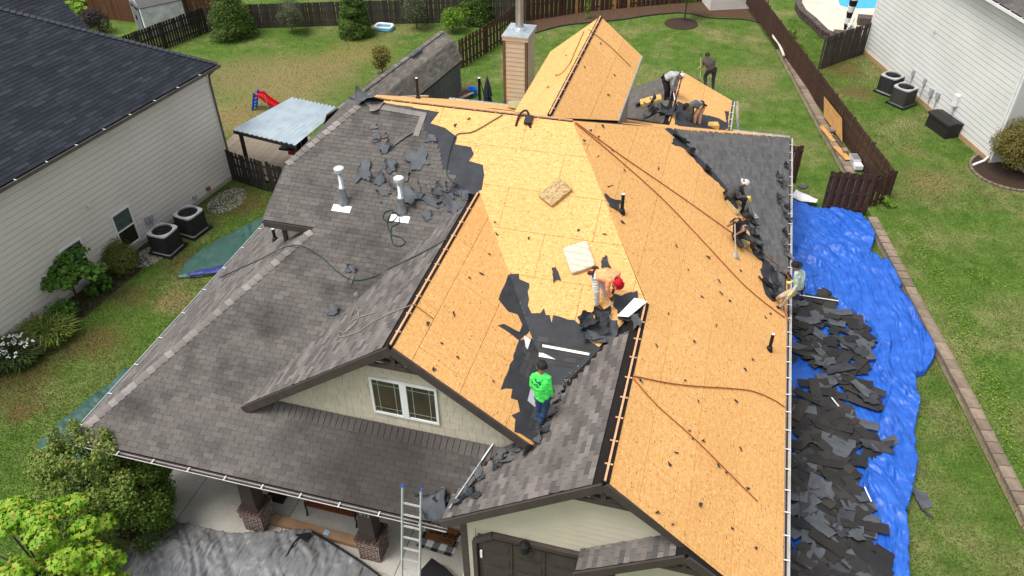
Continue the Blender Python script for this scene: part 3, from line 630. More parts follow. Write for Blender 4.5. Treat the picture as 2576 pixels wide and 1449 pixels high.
def facing(L, wd):
    b = MB(); h = .068; e = .03
    V = [(-L/2+.004, -wd/2+e, -h), (L/2-.004, -wd/2+e, -h), (L/2-.004, wd/2-e, -h), (-L/2+.004, wd/2-e, -h)]
    return b.prism(V, (0, 0, 2*h))
BW = {}
blockwall('retaining_wall', capline[1:6], 'low block retaining wall with tan faces along the brown fence')
blockwall('retaining_wall', capline[6:], 'low block retaining wall curving past the blue tarp')
# ------------------------------------------------------------------ fences
def fence(label, pts, h, mat, name='picket_fence', z0=0., pw=.14, gap=.008, dog=True, posts=2.44, rail_side=1, cat='fence', pitch=None, shadow=False, group=None, skew=.012):
    pts = [V3(p[0], p[1], 0) for p in pts]; th = thing(name, (pts[0][0], pts[0][1], z0), label, cat, group)
    c = .025
    prof = [(-pw/2, 0), (pw/2, 0), (pw/2, h-(.04 if dog else 0)), (pw/2-c, h), (-pw/2+c, h), (-pw/2, h-(.04 if dog else 0))]
    me = MB().prism([(x, -.009, z) for x, z in prof], (0, .018, 0)); me_d = None
    for a, b in zip(pts[:-1], pts[1:]):
        d = unit(b-a); L = np.linalg.norm(b-a); s = V3(-d[1], d[0], 0)*rail_side; ang = math.atan2(d[1], d[0]); n = int(L/(pw+gap))
        for zz in (.25, h*.55, h-.25): MB().beam(a+s*.03+(0, 0, z0+zz), b+s*.03+(0, 0, z0+zz), .04, .085).build('rail', mat, th)
        for i in range(n):
            p = a+d*(i+.5)*(pw+gap); off = (.055 if (shadow and i % 2) else -.0)
            mx = Matrix.Translation((p[0]+s[0]*off, p[1]+s[1]*off, z0+random.uniform(-.015, .015))) @ Matrix.Rotation(ang, 4, 'Z') @ Matrix.Rotation(random.uniform(-skew, skew), 4, 'Y')
            if me_d is None: me_d = me.build('picket', mat, th, matrix=mx).data; o = None
            else: link('picket', me_d, th, mx)
        k = int(L/posts)+1
        for i in range(k+1):
            p = a+d*min(i*posts, L)+s*.09; MB().box((p[0]-.045, p[1]-.045, z0-.1), (p[0]+.045, p[1]+.045, z0+h-.03)).build('post', mat, th)
    return th
gx = lambda *a: gp(*a)
fence('weathered grey board fence across the back of the neighbouring yard', [(-30.0, 40.73), (-27.7, 41.9), (-20.96, 44.2), (-12.4, 46.95)], 1.45, M['fenceg'])
fence('dark weathered fence running up to the big evergreen by the blue-roofed house', [(-32.3, 34.2), (-30.96, 37.94), (-30.0, 40.73)], 1.5, M['fenced'], gap=.03)
fence('reddish brown fence beside the white plastic shed', [(-44, 41.3), (-37.17, 41.11), (-35.1, 41.05)], 1.9, M['fencer'])
fence('short reddish fence section behind the grey dark fence', [(-33.3, 42.2), (-30.8, 43.6)], 1.2, M['fencer'])
df = fence('dark brown fence from the long shed to the back corner', [(-13.75, 39.4), (-12.6, 43.22), (-12.1, 46.6)], 1.6, M['fenceb'], gap=.03, shadow=True)
df2 = fence('dark brown back fence with a few pale replacement boards', [(-12.1, 46.9), (-8.95, 49.38), (-3.95, 52.05), (1.3, 54.5)], 1.75, M['fenceb'], gap=.01, shadow=True)
newb = pm('new_fence_board', (.42, .2, .07), (.34, .15, .05), 4)
pk = [c for c in df2.children if c.name.startswith('picket')]
nb = pk[0].data.copy(); nb.materials.clear(); nb.materials.append(newb)
for i in (22, 31, 37, 38, 44, 47): pk[i].data = nb
RF0 = gp(2251, 429, 1.75); RF1 = gp(1924, 0, 1.75); rfd = unit((RF1-RF0)*(1, 1, 0)); RF1 = RF0+rfd*26
fence('long dark brown slat fence with posts above the block retaining wall', [RF0, RF1], 1.4, M['fenceb'], z0=RZ, gap=.05, pw=.115, dog=False, posts=2.3, rail_side=-1)
gate = thing('fence_gate', (5, 29.6, 0), 'dark brown shadowbox gate panel at the top of the blue tarp', 'gate')
def shadowbox(a, b, h, z0, th, n):
    a = V3(*a, 0); b = V3(*b, 0); d = unit(b-a); L = np.linalg.norm(b-a); s = V3(d[1], -d[0], 0); st = L/n
    for zz in (.25, h*.5, h-.22): MB().beam(a+(0, 0, z0+zz), b+(0, 0, z0+zz), .04, .09).build('rail', M['fenceb'], th)
    for i in range(n):
        c = a+d*st*(i+.5); MB().beam(c+s*(.035 if i % 2 else -.035)+(0, 0, z0+.03), c+s*(.035 if i % 2 else -.035)+(0, 0, z0+h-random.uniform(0, .03)), .018, st*(1.06 if i % 2 == 0 else .98), up=tuple(d)).build('board', M['fenceb'], th)
shadowbox((4.52, 29.58), (6.2, 29.72), 1.85, 0, gate, 12)
pan = thing('corner_fence', (6.6, 29.75, 0), 'dark brown shadowbox panel closing the slat fence corner', 'fence'); shadowbox((6.25, 29.75), (RF0[0]+.05, RF0[1]-.02), 1.45, RZ, pan, 6)
p3 = thing('narrow_fence', (2.9, 30.3, 0), 'narrow brown fence panel at the far corner of the torn roof', 'fence'); shadowbox((2.75, 31.3), (3.55, 31.5), 1.8, 0, p3, 5)
fence('old weathered picket fence meeting the white house wall', [(4.7, 43.0), (7.05, 45.7)], 1.75, M['fenceg'], z0=RZ, gap=.012, skew=.03)
fence('dark leaning picket fence beside the wooden deck', [(-19.72, 25.9), (-17.56, 25.35), (-13.6, 24.6)], 1.45, M['fenced'], gap=.035, skew=.03)
# ------------------------------------------------------------------ house on the left
lh = thing('neighbor_house', (-21, 20, 0), 'beige sided house with dark blue-black shingle roof', 'house')
K = V3(-19.29, 26.28, 5.1); ld = V3(.148, .989, 0); lno = V3(.989, -.148, 0)
W1 = K-.35*(lno+ld); W1[2] = 0; W0 = W1-ld*16
lw = MB().prism([W0-lno*.035, W1-lno*.035, W1-lno*.035+(0, 0, 5.05), W0-lno*.035+(0, 0, 5.05)], -lno*.2).build('wall', M['vinylL'], lh)
MB().prism([W1-lno*.25-ld*.03, W1-lno*6-ld*.03, W1-lno*6-ld*.03+(0, 0, 5.05), W1-lno*.25-ld*.03+(0, 0, 5.05)], -ld*.2).build('wall', M['vinylL'], lh)
MB().beam(W0+(0, 0, .09)-lno*.06, W1+(0, 0, .09)-lno*.06, .1, .2).build('foundation', M['concrete'], lh)
for z in np.arange(.2, 4.9, .215):
    a = W0+(0, 0, z); b = W1+(0, 0, z)-ld*.06
    MB().prism([a-lno*.03, a+lno*.008, a-lno*.006+(0, 0, .195), a-lno*.03+(0, 0, .195)], b-a).build('siding_board', M['vinylL'], lw)
MB().beam(W1-ld*.03+(0, 0, .2), W1-ld*.03+(0, 0, 5.05), .07, .07, up=(lno[0], lno[1], 0)).build('corner_board', M['vinylL'], lh)
PLH = Plane(K, (lno[0], lno[1]), .66)
K0 = K-ld*16
hipd = -lno-ld+V3(0, 0, .66); hipT = K+hipd*6
lr = MB(); lr.prism([K+(0, 0, -.02), hipT+(0, 0, -.02), hipT-ld*12+(0, 0, -.02), K0+(0, 0, -.02)], (0, 0, -.14))
PLW = Plane(K+V3(0, 0, -.0), (ld[0], ld[1]), .66)
lr.prism([K+(0, 0, -.021), hipT+(0, 0, -.021), hipT-lno*8+(0, 0, -.021), K-lno*14+(0, 0, -.021)], (0, 0, -.14))
lro = lr.build('roof', M['under'], lh)
s2_ = Shingles(); s2_.fill(PLH, [PLH.uv(p) for p in (K, hipT, hipT-ld*12, K0)], .002, exp=.146, tab=.5)
s2_.fill(PLW, [PLW.uv(p) for p in (K, hipT, hipT-lno*8, K-lno*14)], .002, exp=.146, tab=.5)
vis = lambda t: (0 if 200 < (lambda q: q)(0) else 0)
def rankL(t):
    p = t[0].P((t[1]+t[2])/2, (t[3]+t[4])/2); q = p-CAMP; X = 1288+FL*(q@cr)/(q@cf); Y = 724.5-FL*(q@cu)/(q@cf)
    return camdist(p)+(100 if X < 0 or Y < 0 else 0)
s2_.build(M['shd'], lro, n_ind=300, rank=rankL)
roofo_, roofo = roofo, lro
caps(K+(0, 0, .02), hipT+(0, 0, .02), .15, PLH, .2, 'shdcap') if 'shdcap' in M else None
M['shdcap'] = shingle_mat('dark_cap', (.05, .055, .065), .3, (.03, .033, .04), .4); caps(K+(0, 0, .02), K+hipd*5.6+(0, 0, .02), .13, PLH, .2, 'shdcap')
roofo = roofo_
# wing of the same roof behind the hip
wl = K+hipd*3.1+V3(0, 0, -.6); PW2 = Plane(wl, (lno[0], lno[1]), .66)
wq = [PW2.uv(onp(*p, PW2.n, PW2.n@wl)) for p in ((-60, 40), (232, 78), (150, -6), (120, -60), (-60, -60))]
MB().prism([PW2.P(*q, -.01) for q in wq], (0, 0, -.14)).build('wing_roof', M['under'], lh)
s3_ = Shingles(); s3_.fill(PW2, wq, .002, exp=.146, tab=.5); s3_.build(M['shd'], lro, 'wing_shingle', n_ind=0)
def lgutter(p, q, out, host, mat1, mat2, step=1.2):
    b = MB(); o = out
    b.beam(p+o*.06+(0, 0, -.1), q+o*.06+(0, 0, -.1), .12, .012); b.beam(p+o*.12+(0, 0, -.045), q+o*.12+(0, 0, -.045), .014, .11); b.beam(p+o*.112+(0, 0, .012), q+o*.112+(0, 0, .012), .03, .012); b.beam(p-o*.01+(0, 0, -.08), q-o*.01+(0, 0, -.08), .012, .13)
    g = b.build('gutter', mat1, host); d = unit(q-p); me = None
    for i in range(int(np.linalg.norm(q-p)/step)):
        c = p+d*(i+.4)*step+(0, 0, .014)
        if me is None: me = MB().beam(-o*.01, o*.125, .035, .014).build('hanger', mat2, g, matrix=Matrix.Translation(c)).data
        else: link('hanger', me, g, Matrix.Translation(c))
M['gutb'] = pm('brown_gutter', (.09, .075, .068), (.13, .115, .105), 2, .4)
lgutter(K0+(0, 0, -.02), K+(0, 0, -.02), lno, lh, M['gutb'], M['hang'])
MB().prism([K0-lno*.0+(0, 0, -.14), K-lno*.0+(0, 0, -.14), K-lno*.4+(0, 0, -.14), K0-lno*.4+(0, 0, -.14)], (0, 0, -.02)).build('soffit', M['trim'], lh)
MB().tube([K+(-.02, -.1, -.12), K-.3*(lno+ld)+(0, 0, -.4), W1+lno*.06+(0, 0, 4.4), W1+lno*.06+(0, 0, .15), W1+lno*.3+(0, 0, .06)], .045, 6).build('downspout', M['gutb'], lh)
wn = lno; wc = float(wn@W1)
def lwp(px, py, off=0.): return onp(px, py, wn, wc+off)
def window(host, name, cbase, dirv, out, wdt, z0, z1, blinds=True):
    """double-hung window; cbase = lower-left corner on the wall at z0"""
    a = np.asarray(cbase, float); b = a+dirv*wdt; f = MB(); zc = (z0+z1)/2
    def bar(s0, s1, za, zb, o=.03, d=.03): f.obox(a+dirv*(s0+s1)/2+out*o+(0, 0, (za+zb)/2-a[2]), dirv*(s1-s0)/2, out*d, V3(0, 0, (zb-za)/2))
    bar(-.06, wdt+.06, z0-.06, z0); bar(-.06, wdt+.06, z1, z1+.06); bar(-.06, 0, z0+.001, z1-.001); bar(wdt, wdt+.06, z0+.001, z1-.001); bar(.001, wdt-.001, zc-.025, zc+.025, .025, .022)
    w = f.build(name, M['white'], host)
    for za, zb in ((z0, zc-.02), (zc+.02, z1)):
        MB().obox(a+dirv*wdt/2+out*.012+(0, 0, (za+zb)/2-a[2]), dirv*(wdt/2), out*.004, V3(0, 0, (zb-za)/2)).build('pane', M['glass'], w)
    if blinds:
        q = MB()
        for z in np.arange(zc+.05, z1-.02, .05): q.obox(a+dirv*wdt/2+out*.019+(0, 0, z-a[2]), dirv*(wdt/2-.01), out*.002, V3(0, 0, .014))
        q.build('blind', pm('blind', (.10, .15, .13)), w)
    return w
p0_ = lwp(308, 628); p1_ = lwp(346, 600); t0_ = lwp(280, 545)
window(lh, 'window', V3(p0_[0], p0_[1], p0_[2])+ld*.04, ld, lno, .78, p0_[2], t0_[2]-.02)
window(lh, 'window', V3(p0_[0], p0_[1], p0_[2])-ld*2.25, ld, lno, .78, p0_[2], t0_[2]-.02)
def wallbox(host, p, dv, out, w, h, d, mat, name): return MB().obox(np.asarray(p)+out*d/2, dv*w/2, out*d/2, V3(0, 0, h/2)).build(name, mat, host)
M['grey'] = pm('grey_box', (.36, .38, .39), (.3, .32, .33), 4, .5)
wallbox(lh, lwp(220, 517), ld, lno, .14, .1, .12, M['vinylL'], 'vent_hood'); wallbox(lh, lwp(487, 496), ld, lno, .16, .16, .1, M['grey'], 'hose_bib'); wallbox(lh, lwp(521, 474), ld, lno, .16, .15, .12, pm('red_box', (.3, .12, .1)), 'alarm_box')
for p in ((367, 553), (377, 549)):
    q = lwp(*p); b_ = wallbox(lh, q, ld, lno, .17, .26, .1, M['grey'], 'disconnect_box'); MB().tube([q+lno*.05+(0, 0, -.12), q+lno*.05+(0, 0, -.7)], .014, 6).build('conduit', M['grey'], b_)
# ------------------------------------------------------------------ house on the right
rh = thing('neighbor_house', (12, 40, RZ), 'white sided house with grey boxes on its wall', 'house')
R1 = V3(7.02, 45.73, RZ); rd = V3(.367, -.93, 0); rno = V3(-.93, -.367, 0); R2 = R1+rd*12.0
rw = MB().prism([R1-rno*.03, R2-rno*.03, R2-rno*.03+(0, 0, 5.95), R1-rno*.03+(0, 0, 5.95)], -rno*.2).build('wall', M['vinylR'], rh)
for z in np.arange(.22, 5.8, .235):
    a = R1+(0, 0, z)+rd*.05; b = R2+(0, 0, z)-rd*.05
    MB().prism([a-rno*.03, a+rno*.008, a-rno*.006+(0, 0, .212), a-rno*.03+(0, 0, .212)], b-a).build('siding_board', M['vinylR'], rw)
for q in (R1+rd*.02, R2-rd*.02): MB().beam(q+(0, 0, .1), q+(0, 0, 5.95), .1, .08, up=(rno[0], rno[1], 0)).build('corner_board', M['white'], rh)
MB().beam(R1+(0, 0, .05)+rno*.01, R2+(0, 0, .05)+rno*.01, .1, .36).build('foundation', pm('tan_foundation', (.42, .28, .15), (.35, .23, .13), 3), rh)
R3 = R2-rno*.9; sb = pm('blue_grey_siding', (.42, .46, .5), (.38, .42, .46), 1)
bw = MB().prism([R3+(0, 0, 0), R3+rd*4, R3+rd*4+(0, 0, 5.9), R3+(0, 0, 5.9)], -rno*.2).build('set_back_wall', sb, rh)
for z in np.arange(.1, 5.8, .162):
    a = R3+(0, 0, z)+rno*.01; MB().prism([a-rno*.01, a+rno*.02, a+rno*.004+(0, 0, .161), a-rno*.01+(0, 0, .161)], rd*4).build('siding_board', sb, bw)
MB().prism([R2-rd*.04-rno*.2, R2-rno*1.1-rd*.04, R2-rno*1.1-rd*.04+(0, 0, 5.9), R2-rno*.2-rd*.04+(0, 0, 5.9)], rd*.02).build('return_wall', M['vinylR'], rh)
REz = 6.0+RZ; e0 = R1+rno*.35; e0[2] = REz; PRH = Plane(e0, (rno[0], rno[1]), .6)
rr = [e0-rd*.4, e0+rd*14, e0+rd*14-rno*6+(0, 0, 3.6), e0-rd*.4-rno*6+(0, 0, 3.6)]
rro = MB().prism([p+(0, 0, -.02) for p in rr], (0, 0, -.14)).build('roof', M['under'], rh)
s4_ = Shingles(); s4_.fill(PRH, [PRH.uv(p) for p in rr], .002); s4_.build(M['sh'], rro, n_ind=120, rank=rankL)
lgutter(rr[0]+(0, 0, -.02), rr[1]+(0, 0, -.02), rno, rh, M['white'], M['hang'], .8)
MB().prism([R1+rno*.35+(0, 0, 5.86), R2+rno*.35+(0, 0, 5.86), R2+(0, 0, 5.86), R1+(0, 0, 5.86)], (0, 0, -.02)).build('soffit', M['white'], rh)
q = R2+rno*.07-rd*.12
MB().tube([q+(0, 0, 5.6), q+(0, 0, .35), q+rno*.15+(0, 0, .12), q+rno*.75+rd*.2+(0, 0, .07)], .055, 6).build('downspout', M['white'], rh)
rc = float(rno@R1)
def rwp(px, py): return onp(px, py, rno, rc)
wallbox(rh, rwp(2353, 78), rd, rno, .12, .12, .12, M['vinylR'], 'vent_hood')
for p, w_, h_, d_ in (((2300, 184), .14, .3, .1), ((2329, 205), .14, .3, .1), ((2346, 232), .2, .36, .12), ((2362, 241), .24, .3, .1), ((2410, 252), .3, .5, .16)):
    q = rwp(*p); b_ = wallbox(rh, q, rd, rno, w_, h_, d_, M['grey'] if p[0] < 2400 else M['white'], 'utility_box'); MB().tube([q+rno*.05+(0, 0, -h_/2), q+rno*.05+(0, 0, -max(.4, q[2]-RZ-.02))], .018, 6).build('conduit', M['grey'], b_)
# ------------------------------------------------------------------ air conditioners
M['acbody'] = pm('ac_body', (.030, .030, .031), (.022, .022, .022), 5, .45); M['acbody2'] = pm('ac_body_tan', (.06, .055, .048), (.045, .04, .035), 5, .45); M['actop'] = pm('ac_top', (.42, .42, .42), (.34, .34, .34), 3, .4)
def rrect(w, r, n=5):
    P = []
    for sx, sy, a0 in ((1, 1, 0), (-1, 1, 90), (-1, -1, 180), (1, -1, 270)):
        for i in range(n+1):
            a = math.radians(a0+90*i/n); P.append((sx*(w-r)+r*math.cos(a), sy*(w-r)+r*math.sin(a)))
    return P
def ac_unit(loc, rz, label, body='acbody', h=.88, w=.42):
    t = thing('air_conditioner', loc, label, 'air conditioner', 'outdoor air conditioners', True, rz)
    MB().box((-.52, -.52, 0), (.52, .52, .07)).build('pad', M['blackp'], t)
    R = rrect(w, .1); MB().prism([(x, y, .09) for x, y in R], (0, 0, h-.12)).build('cabinet', M[body], t)
    g = MB()
    for z in np.arange(.16, h-.08, .06): g.tube([(x*1.012, y*1.012, z) for x, y in R]+[(R[0][0]*1.012, R[0][1]*1.012, z)], .006, 4)
    for i in range(0, len(R)): 
        x, y = R[i]; g.box((x*1.015-.006, y*1.015-.006, .1), (x*1.015+.006, y*1.015+.006, h-.05))
    for s in np.linspace(-.28, .28, 8):
        for q in ((s, w+.005), (s, -w-.005), (w+.005, s), (-w-.005, s)): g.box((q[0]-.005, q[1]-.005, .1), (q[0]+.005, q[1]+.005, h-.05))
    g.build('louvers', M[body], t)
    MB().prism([(x*1.03, y*1.03, .07) for x, y in R], (0, 0, .05)).build('base_trim', M['actop'] if body == 'acbody' else M['galv'], t)
    # top frame: rounded square with a round opening
    n = 40; V = []; ri = .375
    def sq(a_): c_, s_ = math.cos(a_), math.sin(a_); m_ = (abs(c_)**6+abs(s_)**6)**(1/6); return (w*c_/m_, w*s_/m_)
    R = [sq(2*math.pi*k_/n) for k_ in range(n)]
    for zz in (h-.03, h+.03):
        V += [(x*1.04, y*1.04, zz) for x, y in R]
        V += [(ri*x/math.hypot(x, y), ri*y/math.hypot(x, y), zz+(.012 if zz > h else 0)) for x, y in R]
    F = []
    for i in range(n):
        j = (i+1) % n; F += [(2*n+i, 2*n+j, 3*n+j, 3*n+i), (i, n+i, n+j, j), (i, j, 2*n+j, 2*n+i), (n+i, 3*n+i, 3*n+j, n+j)]
    MB().add(V, F).build('top_frame', M['actop'], t)
    MB().lathe((0, 0, h-.16), [(.385, 0), (.385, .135)], 24).build('fan_well', M['gapdark'], t)
    f = MB().lathe((0, 0, h-.04), [(.09, 0), (.09, .06), (.05, .07)], 14)
    for k in range(4):
        a = k*math.pi/2; c, s_ = math.cos(a), math.sin(a); f.add([(c*.07-s_*.05, s_*.07+c*.05, h-.03), (c*.3-s_*.1, s_*.3+c*.1, h-.035), (c*.3+s_*.08, s_*.3-c*.08, h+.0), (c*.07+s_*.04, s_*.07-c*.04, h+.0)], [(0, 1, 2, 3)])
    f.build('fan', M['blackp'], t)
    g = MB()
    for r in (.1, .17, .24, .3): g.tube([(r*math.cos(a), r*math.sin(a), h+.045) for a in np.linspace(0, 2*math.pi, 25)], .004, 4)
    for a in np.linspace(0, 2*math.pi, 9)[:-1]: g.tube([(.03*math.cos(a), .03*math.sin(a), h+.046), (.34*math.cos(a), .34*math.sin(a), h+.04)], .004, 4)
    g.build('fan_grille', M['blackp'], t)
    return t
az = math.atan2(ld[1], ld[0])
ac_unit(gp(424, 628)+(0, 0, 0), az+.08, 'black air conditioner with white top beside the white gravel and round shrub')
ac_unit(gp(487, 582), az-.02, 'black air conditioner with white top standing farther along the beige wall')
ar = math.atan2(rd[1], rd[0])
ac_unit(gp(2234, 232, RZ), ar+.5, 'dark air conditioner closer to the old picket fence by the white house')
ac_unit(gp(2266, 262, RZ), ar+.45, 'dark air conditioner in front of its twin by the white house wall', 'acbody2')
# ------------------------------------------------------------------ vegetation
def leafmat(name, cols, rough=.55, trans=.25):
    m, t, b = _mat(name); b.inputs['Roughness'].default_value = rough; b.inputs['Specular IOR Level'].default_value = .3
    at = t.nodes.new('ShaderNodeAttribute'); at.attribute_name = 'tint'
    c = ramp(t, at.outputs['Fac'], [(i/(len(cols)-1), c) for i, c in enumerate(cols)]); t.links.new(c, b.inputs['Base Color'])
    tr_ = t.nodes.new('ShaderNodeBsdfTranslucent'); t.links.new(c, tr_.inputs[0]); mx = t.nodes.new('ShaderNodeMixShader'); mx.inputs[0].default_value = trans
    out = t.nodes['Material Output']; t.links.new(b.outputs[0], mx.inputs[1]); t.links.new(tr_.outputs[0], mx.inputs[2]); t.links.new(mx.outputs[0], out.inputs[0]); return m
LEAFQ = np.array([(-.5, 0, 0), (0, -.32, .06), (.5, 0, 0), (0, .32, .06)])
MAPLE = np.array([(-.5, 0, 0), (-.12, -.16, .03), (-.1, -.5, .0), (.12, -.22, .03), (.5, -.12, -.03), (.3, 0, .04), (.5, .12, -.03), (.12, .22, .03), (-.1, .5, 0), (-.12, .16, .03)])
def leaves(pts, nrm, size, shape=LEAFQ, jit=.9, r=rng):
    """one leaf polygon per point, facing roughly along nrm"""
    n = len(pts); k = len(shape)
    N_ = nrm+r.normal(0, jit, (n, 3)); N_ /= np.linalg.norm(N_, axis=1)[:, None]
    T = r.normal(0, 1, (n, 3)); T -= N_*np.sum(T*N_, 1)[:, None]; T /= np.linalg.norm(T, axis=1)[:, None]; B = np.cross(N_, T)
    sz = (np.asarray(size)*r.uniform(.65, 1.25, n))[:, None, None]
    V = pts[:, None]+sz*(shape[None, :, 0:1]*T[:, None]+shape[None, :, 1:2]*B[:, None]+shape[None, :, 2:3]*N_[:, None])
    return V.reshape(-1, 3), np.arange(n*k).reshape(n, k)
def crown_pts(clumps, n, shell=.45):
    """points through a set of ellipsoid clumps (c, (rx,ry,rz)), denser near the skin"""
    w = np.array([c[1][0]*c[1][1]*c[1][2] for c in clumps])**(2/3); w /= w.sum(); P = []; Nn = []; D = []
    for (c, r), k in zip(clumps, rng.multinomial(n, w)):
        d = rng.normal(0, 1, (k, 3)); d /= np.linalg.norm(d, axis=1)[:, None]; rad = rng.uniform(shell, 1.04, k)**.6
        bump_ = 1+.22*np.sin(d[:, 0]*5+c[0]*7)*np.sin(d[:, 1]*6+c[1]*5)*np.cos(d[:, 2]*5)
        P.append(np.asarray(c)+d*rad[:, None]*bump_[:, None]*np.asarray(r)); Nn.append(d/np.asarray(r)); D.append(rad)
    Nn = np.concatenate(Nn); Nn /= np.linalg.norm(Nn, axis=1)[:, None]
    return np.concatenate(P), Nn, np.concatenate(D)
def plant(name, loc, label, cat, clumps, n, size, mat, trunk=None, shape=LEAFQ, jit=.8, group=None, shell=.4, limbs=6, bark=None, tintf=None, cname='crown'):
    loc = np.asarray(loc, float); t = thing(name, loc, label, cat, group)
    cl = [(loc+np.asarray(c), r) for c, r in clumps]; P, Nn, D = crown_pts(cl, n, shell); keep = P[:, 2] > loc[2]+.02; P, Nn, D = P[keep], Nn[keep], D[keep]
    V, F = leaves(P, Nn+V3(0, 0, .5), size, shape, jit)
    ti = rng.uniform(0, 1, len(P))*.75+.25*vnoise(P[:, 0]*2.3+P[:, 2]*1.7, P[:, 1]*2.3, 3) if tintf is None else tintf(P, Nn)
    np_mesh(cname, V, F, mat, t, attr=np.repeat(ti, len(shape)))
    if trunk:
        h, r = trunk; b = MB(); b.tube([loc+(0, 0, -.05), loc+(.03, .02, h*.5), loc+(-.02, .03, h)], [r, r*.75, r*.5], 7)
        for i in range(limbs):
            c = cl[i % len(cl)][0]+rng.normal(0, .15, 3)*np.asarray(cl[i % len(cl)][1]); z0 = h*random.uniform(.3, .95)
            m_ = (loc+(0, 0, z0)+c)/2+(0, 0, .1); b.tube([loc+(0, 0, z0), m_, c], [r*.5, r*.3, r*.12], 5)
        b.build('trunk', bark or M['bark'], t)
    return t
M['bark'] = pm('bark', (.09, .07, .055), (.05, .04, .032), 12, .9, .4)
M['l_maple'] = leafmat('maple_leaf', [(.07, .19, .008), (.13, .30, .012), (.21, .38, .02), (.32, .42, .035), (.45, .32, .08)], trans=.25)
M['l_holly'] = leafmat('crape_leaf', [(.06, .115, .016), (.10, .175, .025), (.15, .23, .034), (.22, .27, .055), (.32, .28, .11)])
M['l_arb'] = leafmat('arborvitae_leaf', [(.03, .065, .010), (.06, .115, .016), (.095, .16, .025), (.14, .20, .035)])
M['l_loose'] = leafmat('loose_leaf', [(.05, .07, .03), (.085, .105, .05), (.13, .14, .075), (.18, .18, .11)])
M['l_bright'] = leafmat('bright_leaf', [(.06, .14, .015), (.12, .24, .02), (.19, .32, .03), (.28, .38, .05)], trans=.35)
M['l_round'] = leafmat('azalea_leaf', [(.05, .085, .012), (.085, .12, .018), (.13, .155, .026), (.19, .17, .045)])
M['l_rust'] = leafmat('rusty_leaf', [(.06, .085, .012), (.11, .14, .02), (.17, .17, .03), (.22, .14, .045), (.26, .13, .06)])
M['l_purple'] = leafmat('purple_leaf', [(.02, .012, .014), (.045, .026, .03), (.075, .045, .05)])
M['l_green'] = leafmat('green_leaf', [(.03, .085, .01), (.06, .15, .016), (.10, .21, .025), (.15, .27, .04)], trans=.35)
M['l_blade'] = leafmat('blade_leaf', [(.035, .06, .018), (.07, .11, .03), (.12, .16, .05)])
def blob(cx, cy, cz, R, r, n, seed, squash=1.):
    g = np.random.default_rng(seed); out = []
    for i in range(n):
        d = g.normal(0, 1, 3); d /= np.linalg.norm(d); d[2] *= squash
        out.append(((cx+d[0]*R*.75, cy+d[1]*R*.75, cz+d[2]*R*.75), (r*g.uniform(.7, 1.2),)*3))
    return out
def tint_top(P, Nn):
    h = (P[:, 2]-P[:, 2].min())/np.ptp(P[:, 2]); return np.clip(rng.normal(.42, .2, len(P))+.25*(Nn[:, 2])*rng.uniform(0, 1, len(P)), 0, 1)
# maple in the near corner, crape-like tree in front of it
mp = gp(85, 1390, 3.2); mp[2] = 0
mg = np.random.default_rng(5); cl = [((0, -.2, 2.1), (1.1, 1.1, .9))]
for k in range(46):
    a = mg.uniform(0, 6.28); e = mg.uniform(-.25, 1.3); R = 1.55; cl.append(((.15+R*math.cos(a)*math.cos(e)*1.05, -.15+R*math.sin(a)*math.cos(e), 2.5+1.65*math.sin(e)), (mg.uniform(.2, .38),)*2+(mg.uniform(.14, .24),)))
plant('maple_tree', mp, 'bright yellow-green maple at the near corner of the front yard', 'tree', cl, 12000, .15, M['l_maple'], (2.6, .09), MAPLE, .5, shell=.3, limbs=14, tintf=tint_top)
hp = gp(285, 1330, .0)
hg = np.random.default_rng(8); cl = [((.1, -.1, 1.1), (.95, .85, .9)), ((.1, .1, 1.9), (.8, .7, .8))]
for k in range(60):
    z = hg.uniform(.25, 3.0); R = 1.45*math.sqrt(max(.05, 1-((z-1.0)/2.2)**2)); a = hg.uniform(0, 6.28); r = hg.uniform(.26, .5); cl.append(((.2+R*math.cos(a)*.95, R*math.sin(a)*.85, z), (r, r, r*.8)))
for k in range(16):
    a = hg.uniform(0, 6.28); cl.append(((.2+.7*math.cos(a), .6*math.sin(a), hg.uniform(2.7, 3.5)), (.16, .16, .26)))
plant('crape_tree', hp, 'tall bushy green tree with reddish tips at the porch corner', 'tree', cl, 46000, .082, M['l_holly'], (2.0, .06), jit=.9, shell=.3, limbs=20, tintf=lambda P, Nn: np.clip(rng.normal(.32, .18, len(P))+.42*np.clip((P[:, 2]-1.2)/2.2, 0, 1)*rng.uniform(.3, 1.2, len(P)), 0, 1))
# conical evergreens along the back fence
def cone(h, R, seed):
    g = np.random.default_rng(seed); out = []
    for z in np.linspace(.15, h-.15, 16):
        r = R*(1-(z/h)**1.4)*1.0+.08
        for k in range(max(1, int(7*r))):
            a = g.uniform(0, 6.28); out.append(((math.cos(a)*r*.62, math.sin(a)*r*.62, z), (r*.5+.06, r*.5+.06, .28)))
    return out
for (px, py), h, R, lab in (((578, 100), 4.3, 1.2, 'large cone-shaped evergreen at the fence corner'), ((888, 98), 3.9, .86, 'cone-shaped evergreen between two loose grey shrubs'), ((1192, 62), 3.8, .9, 'cone-shaped evergreen behind the bright bush by the dark fence')):
    p = gp(px, py)+(0, .5, 0); plant('evergreen_tree', p, lab, 'tree', cone(h, R, int(px)), 22000, .09, M['l_arb'], (h*.8, .06), jit=.7, group='evergreens along the back fence', shell=.5, limbs=3, tintf=lambda P, Nn: np.clip(.45*vnoise(P[:, 0]*6, P[:, 2]*6, 5)+rng.normal(.3, .18, len(P)), 0, 1))
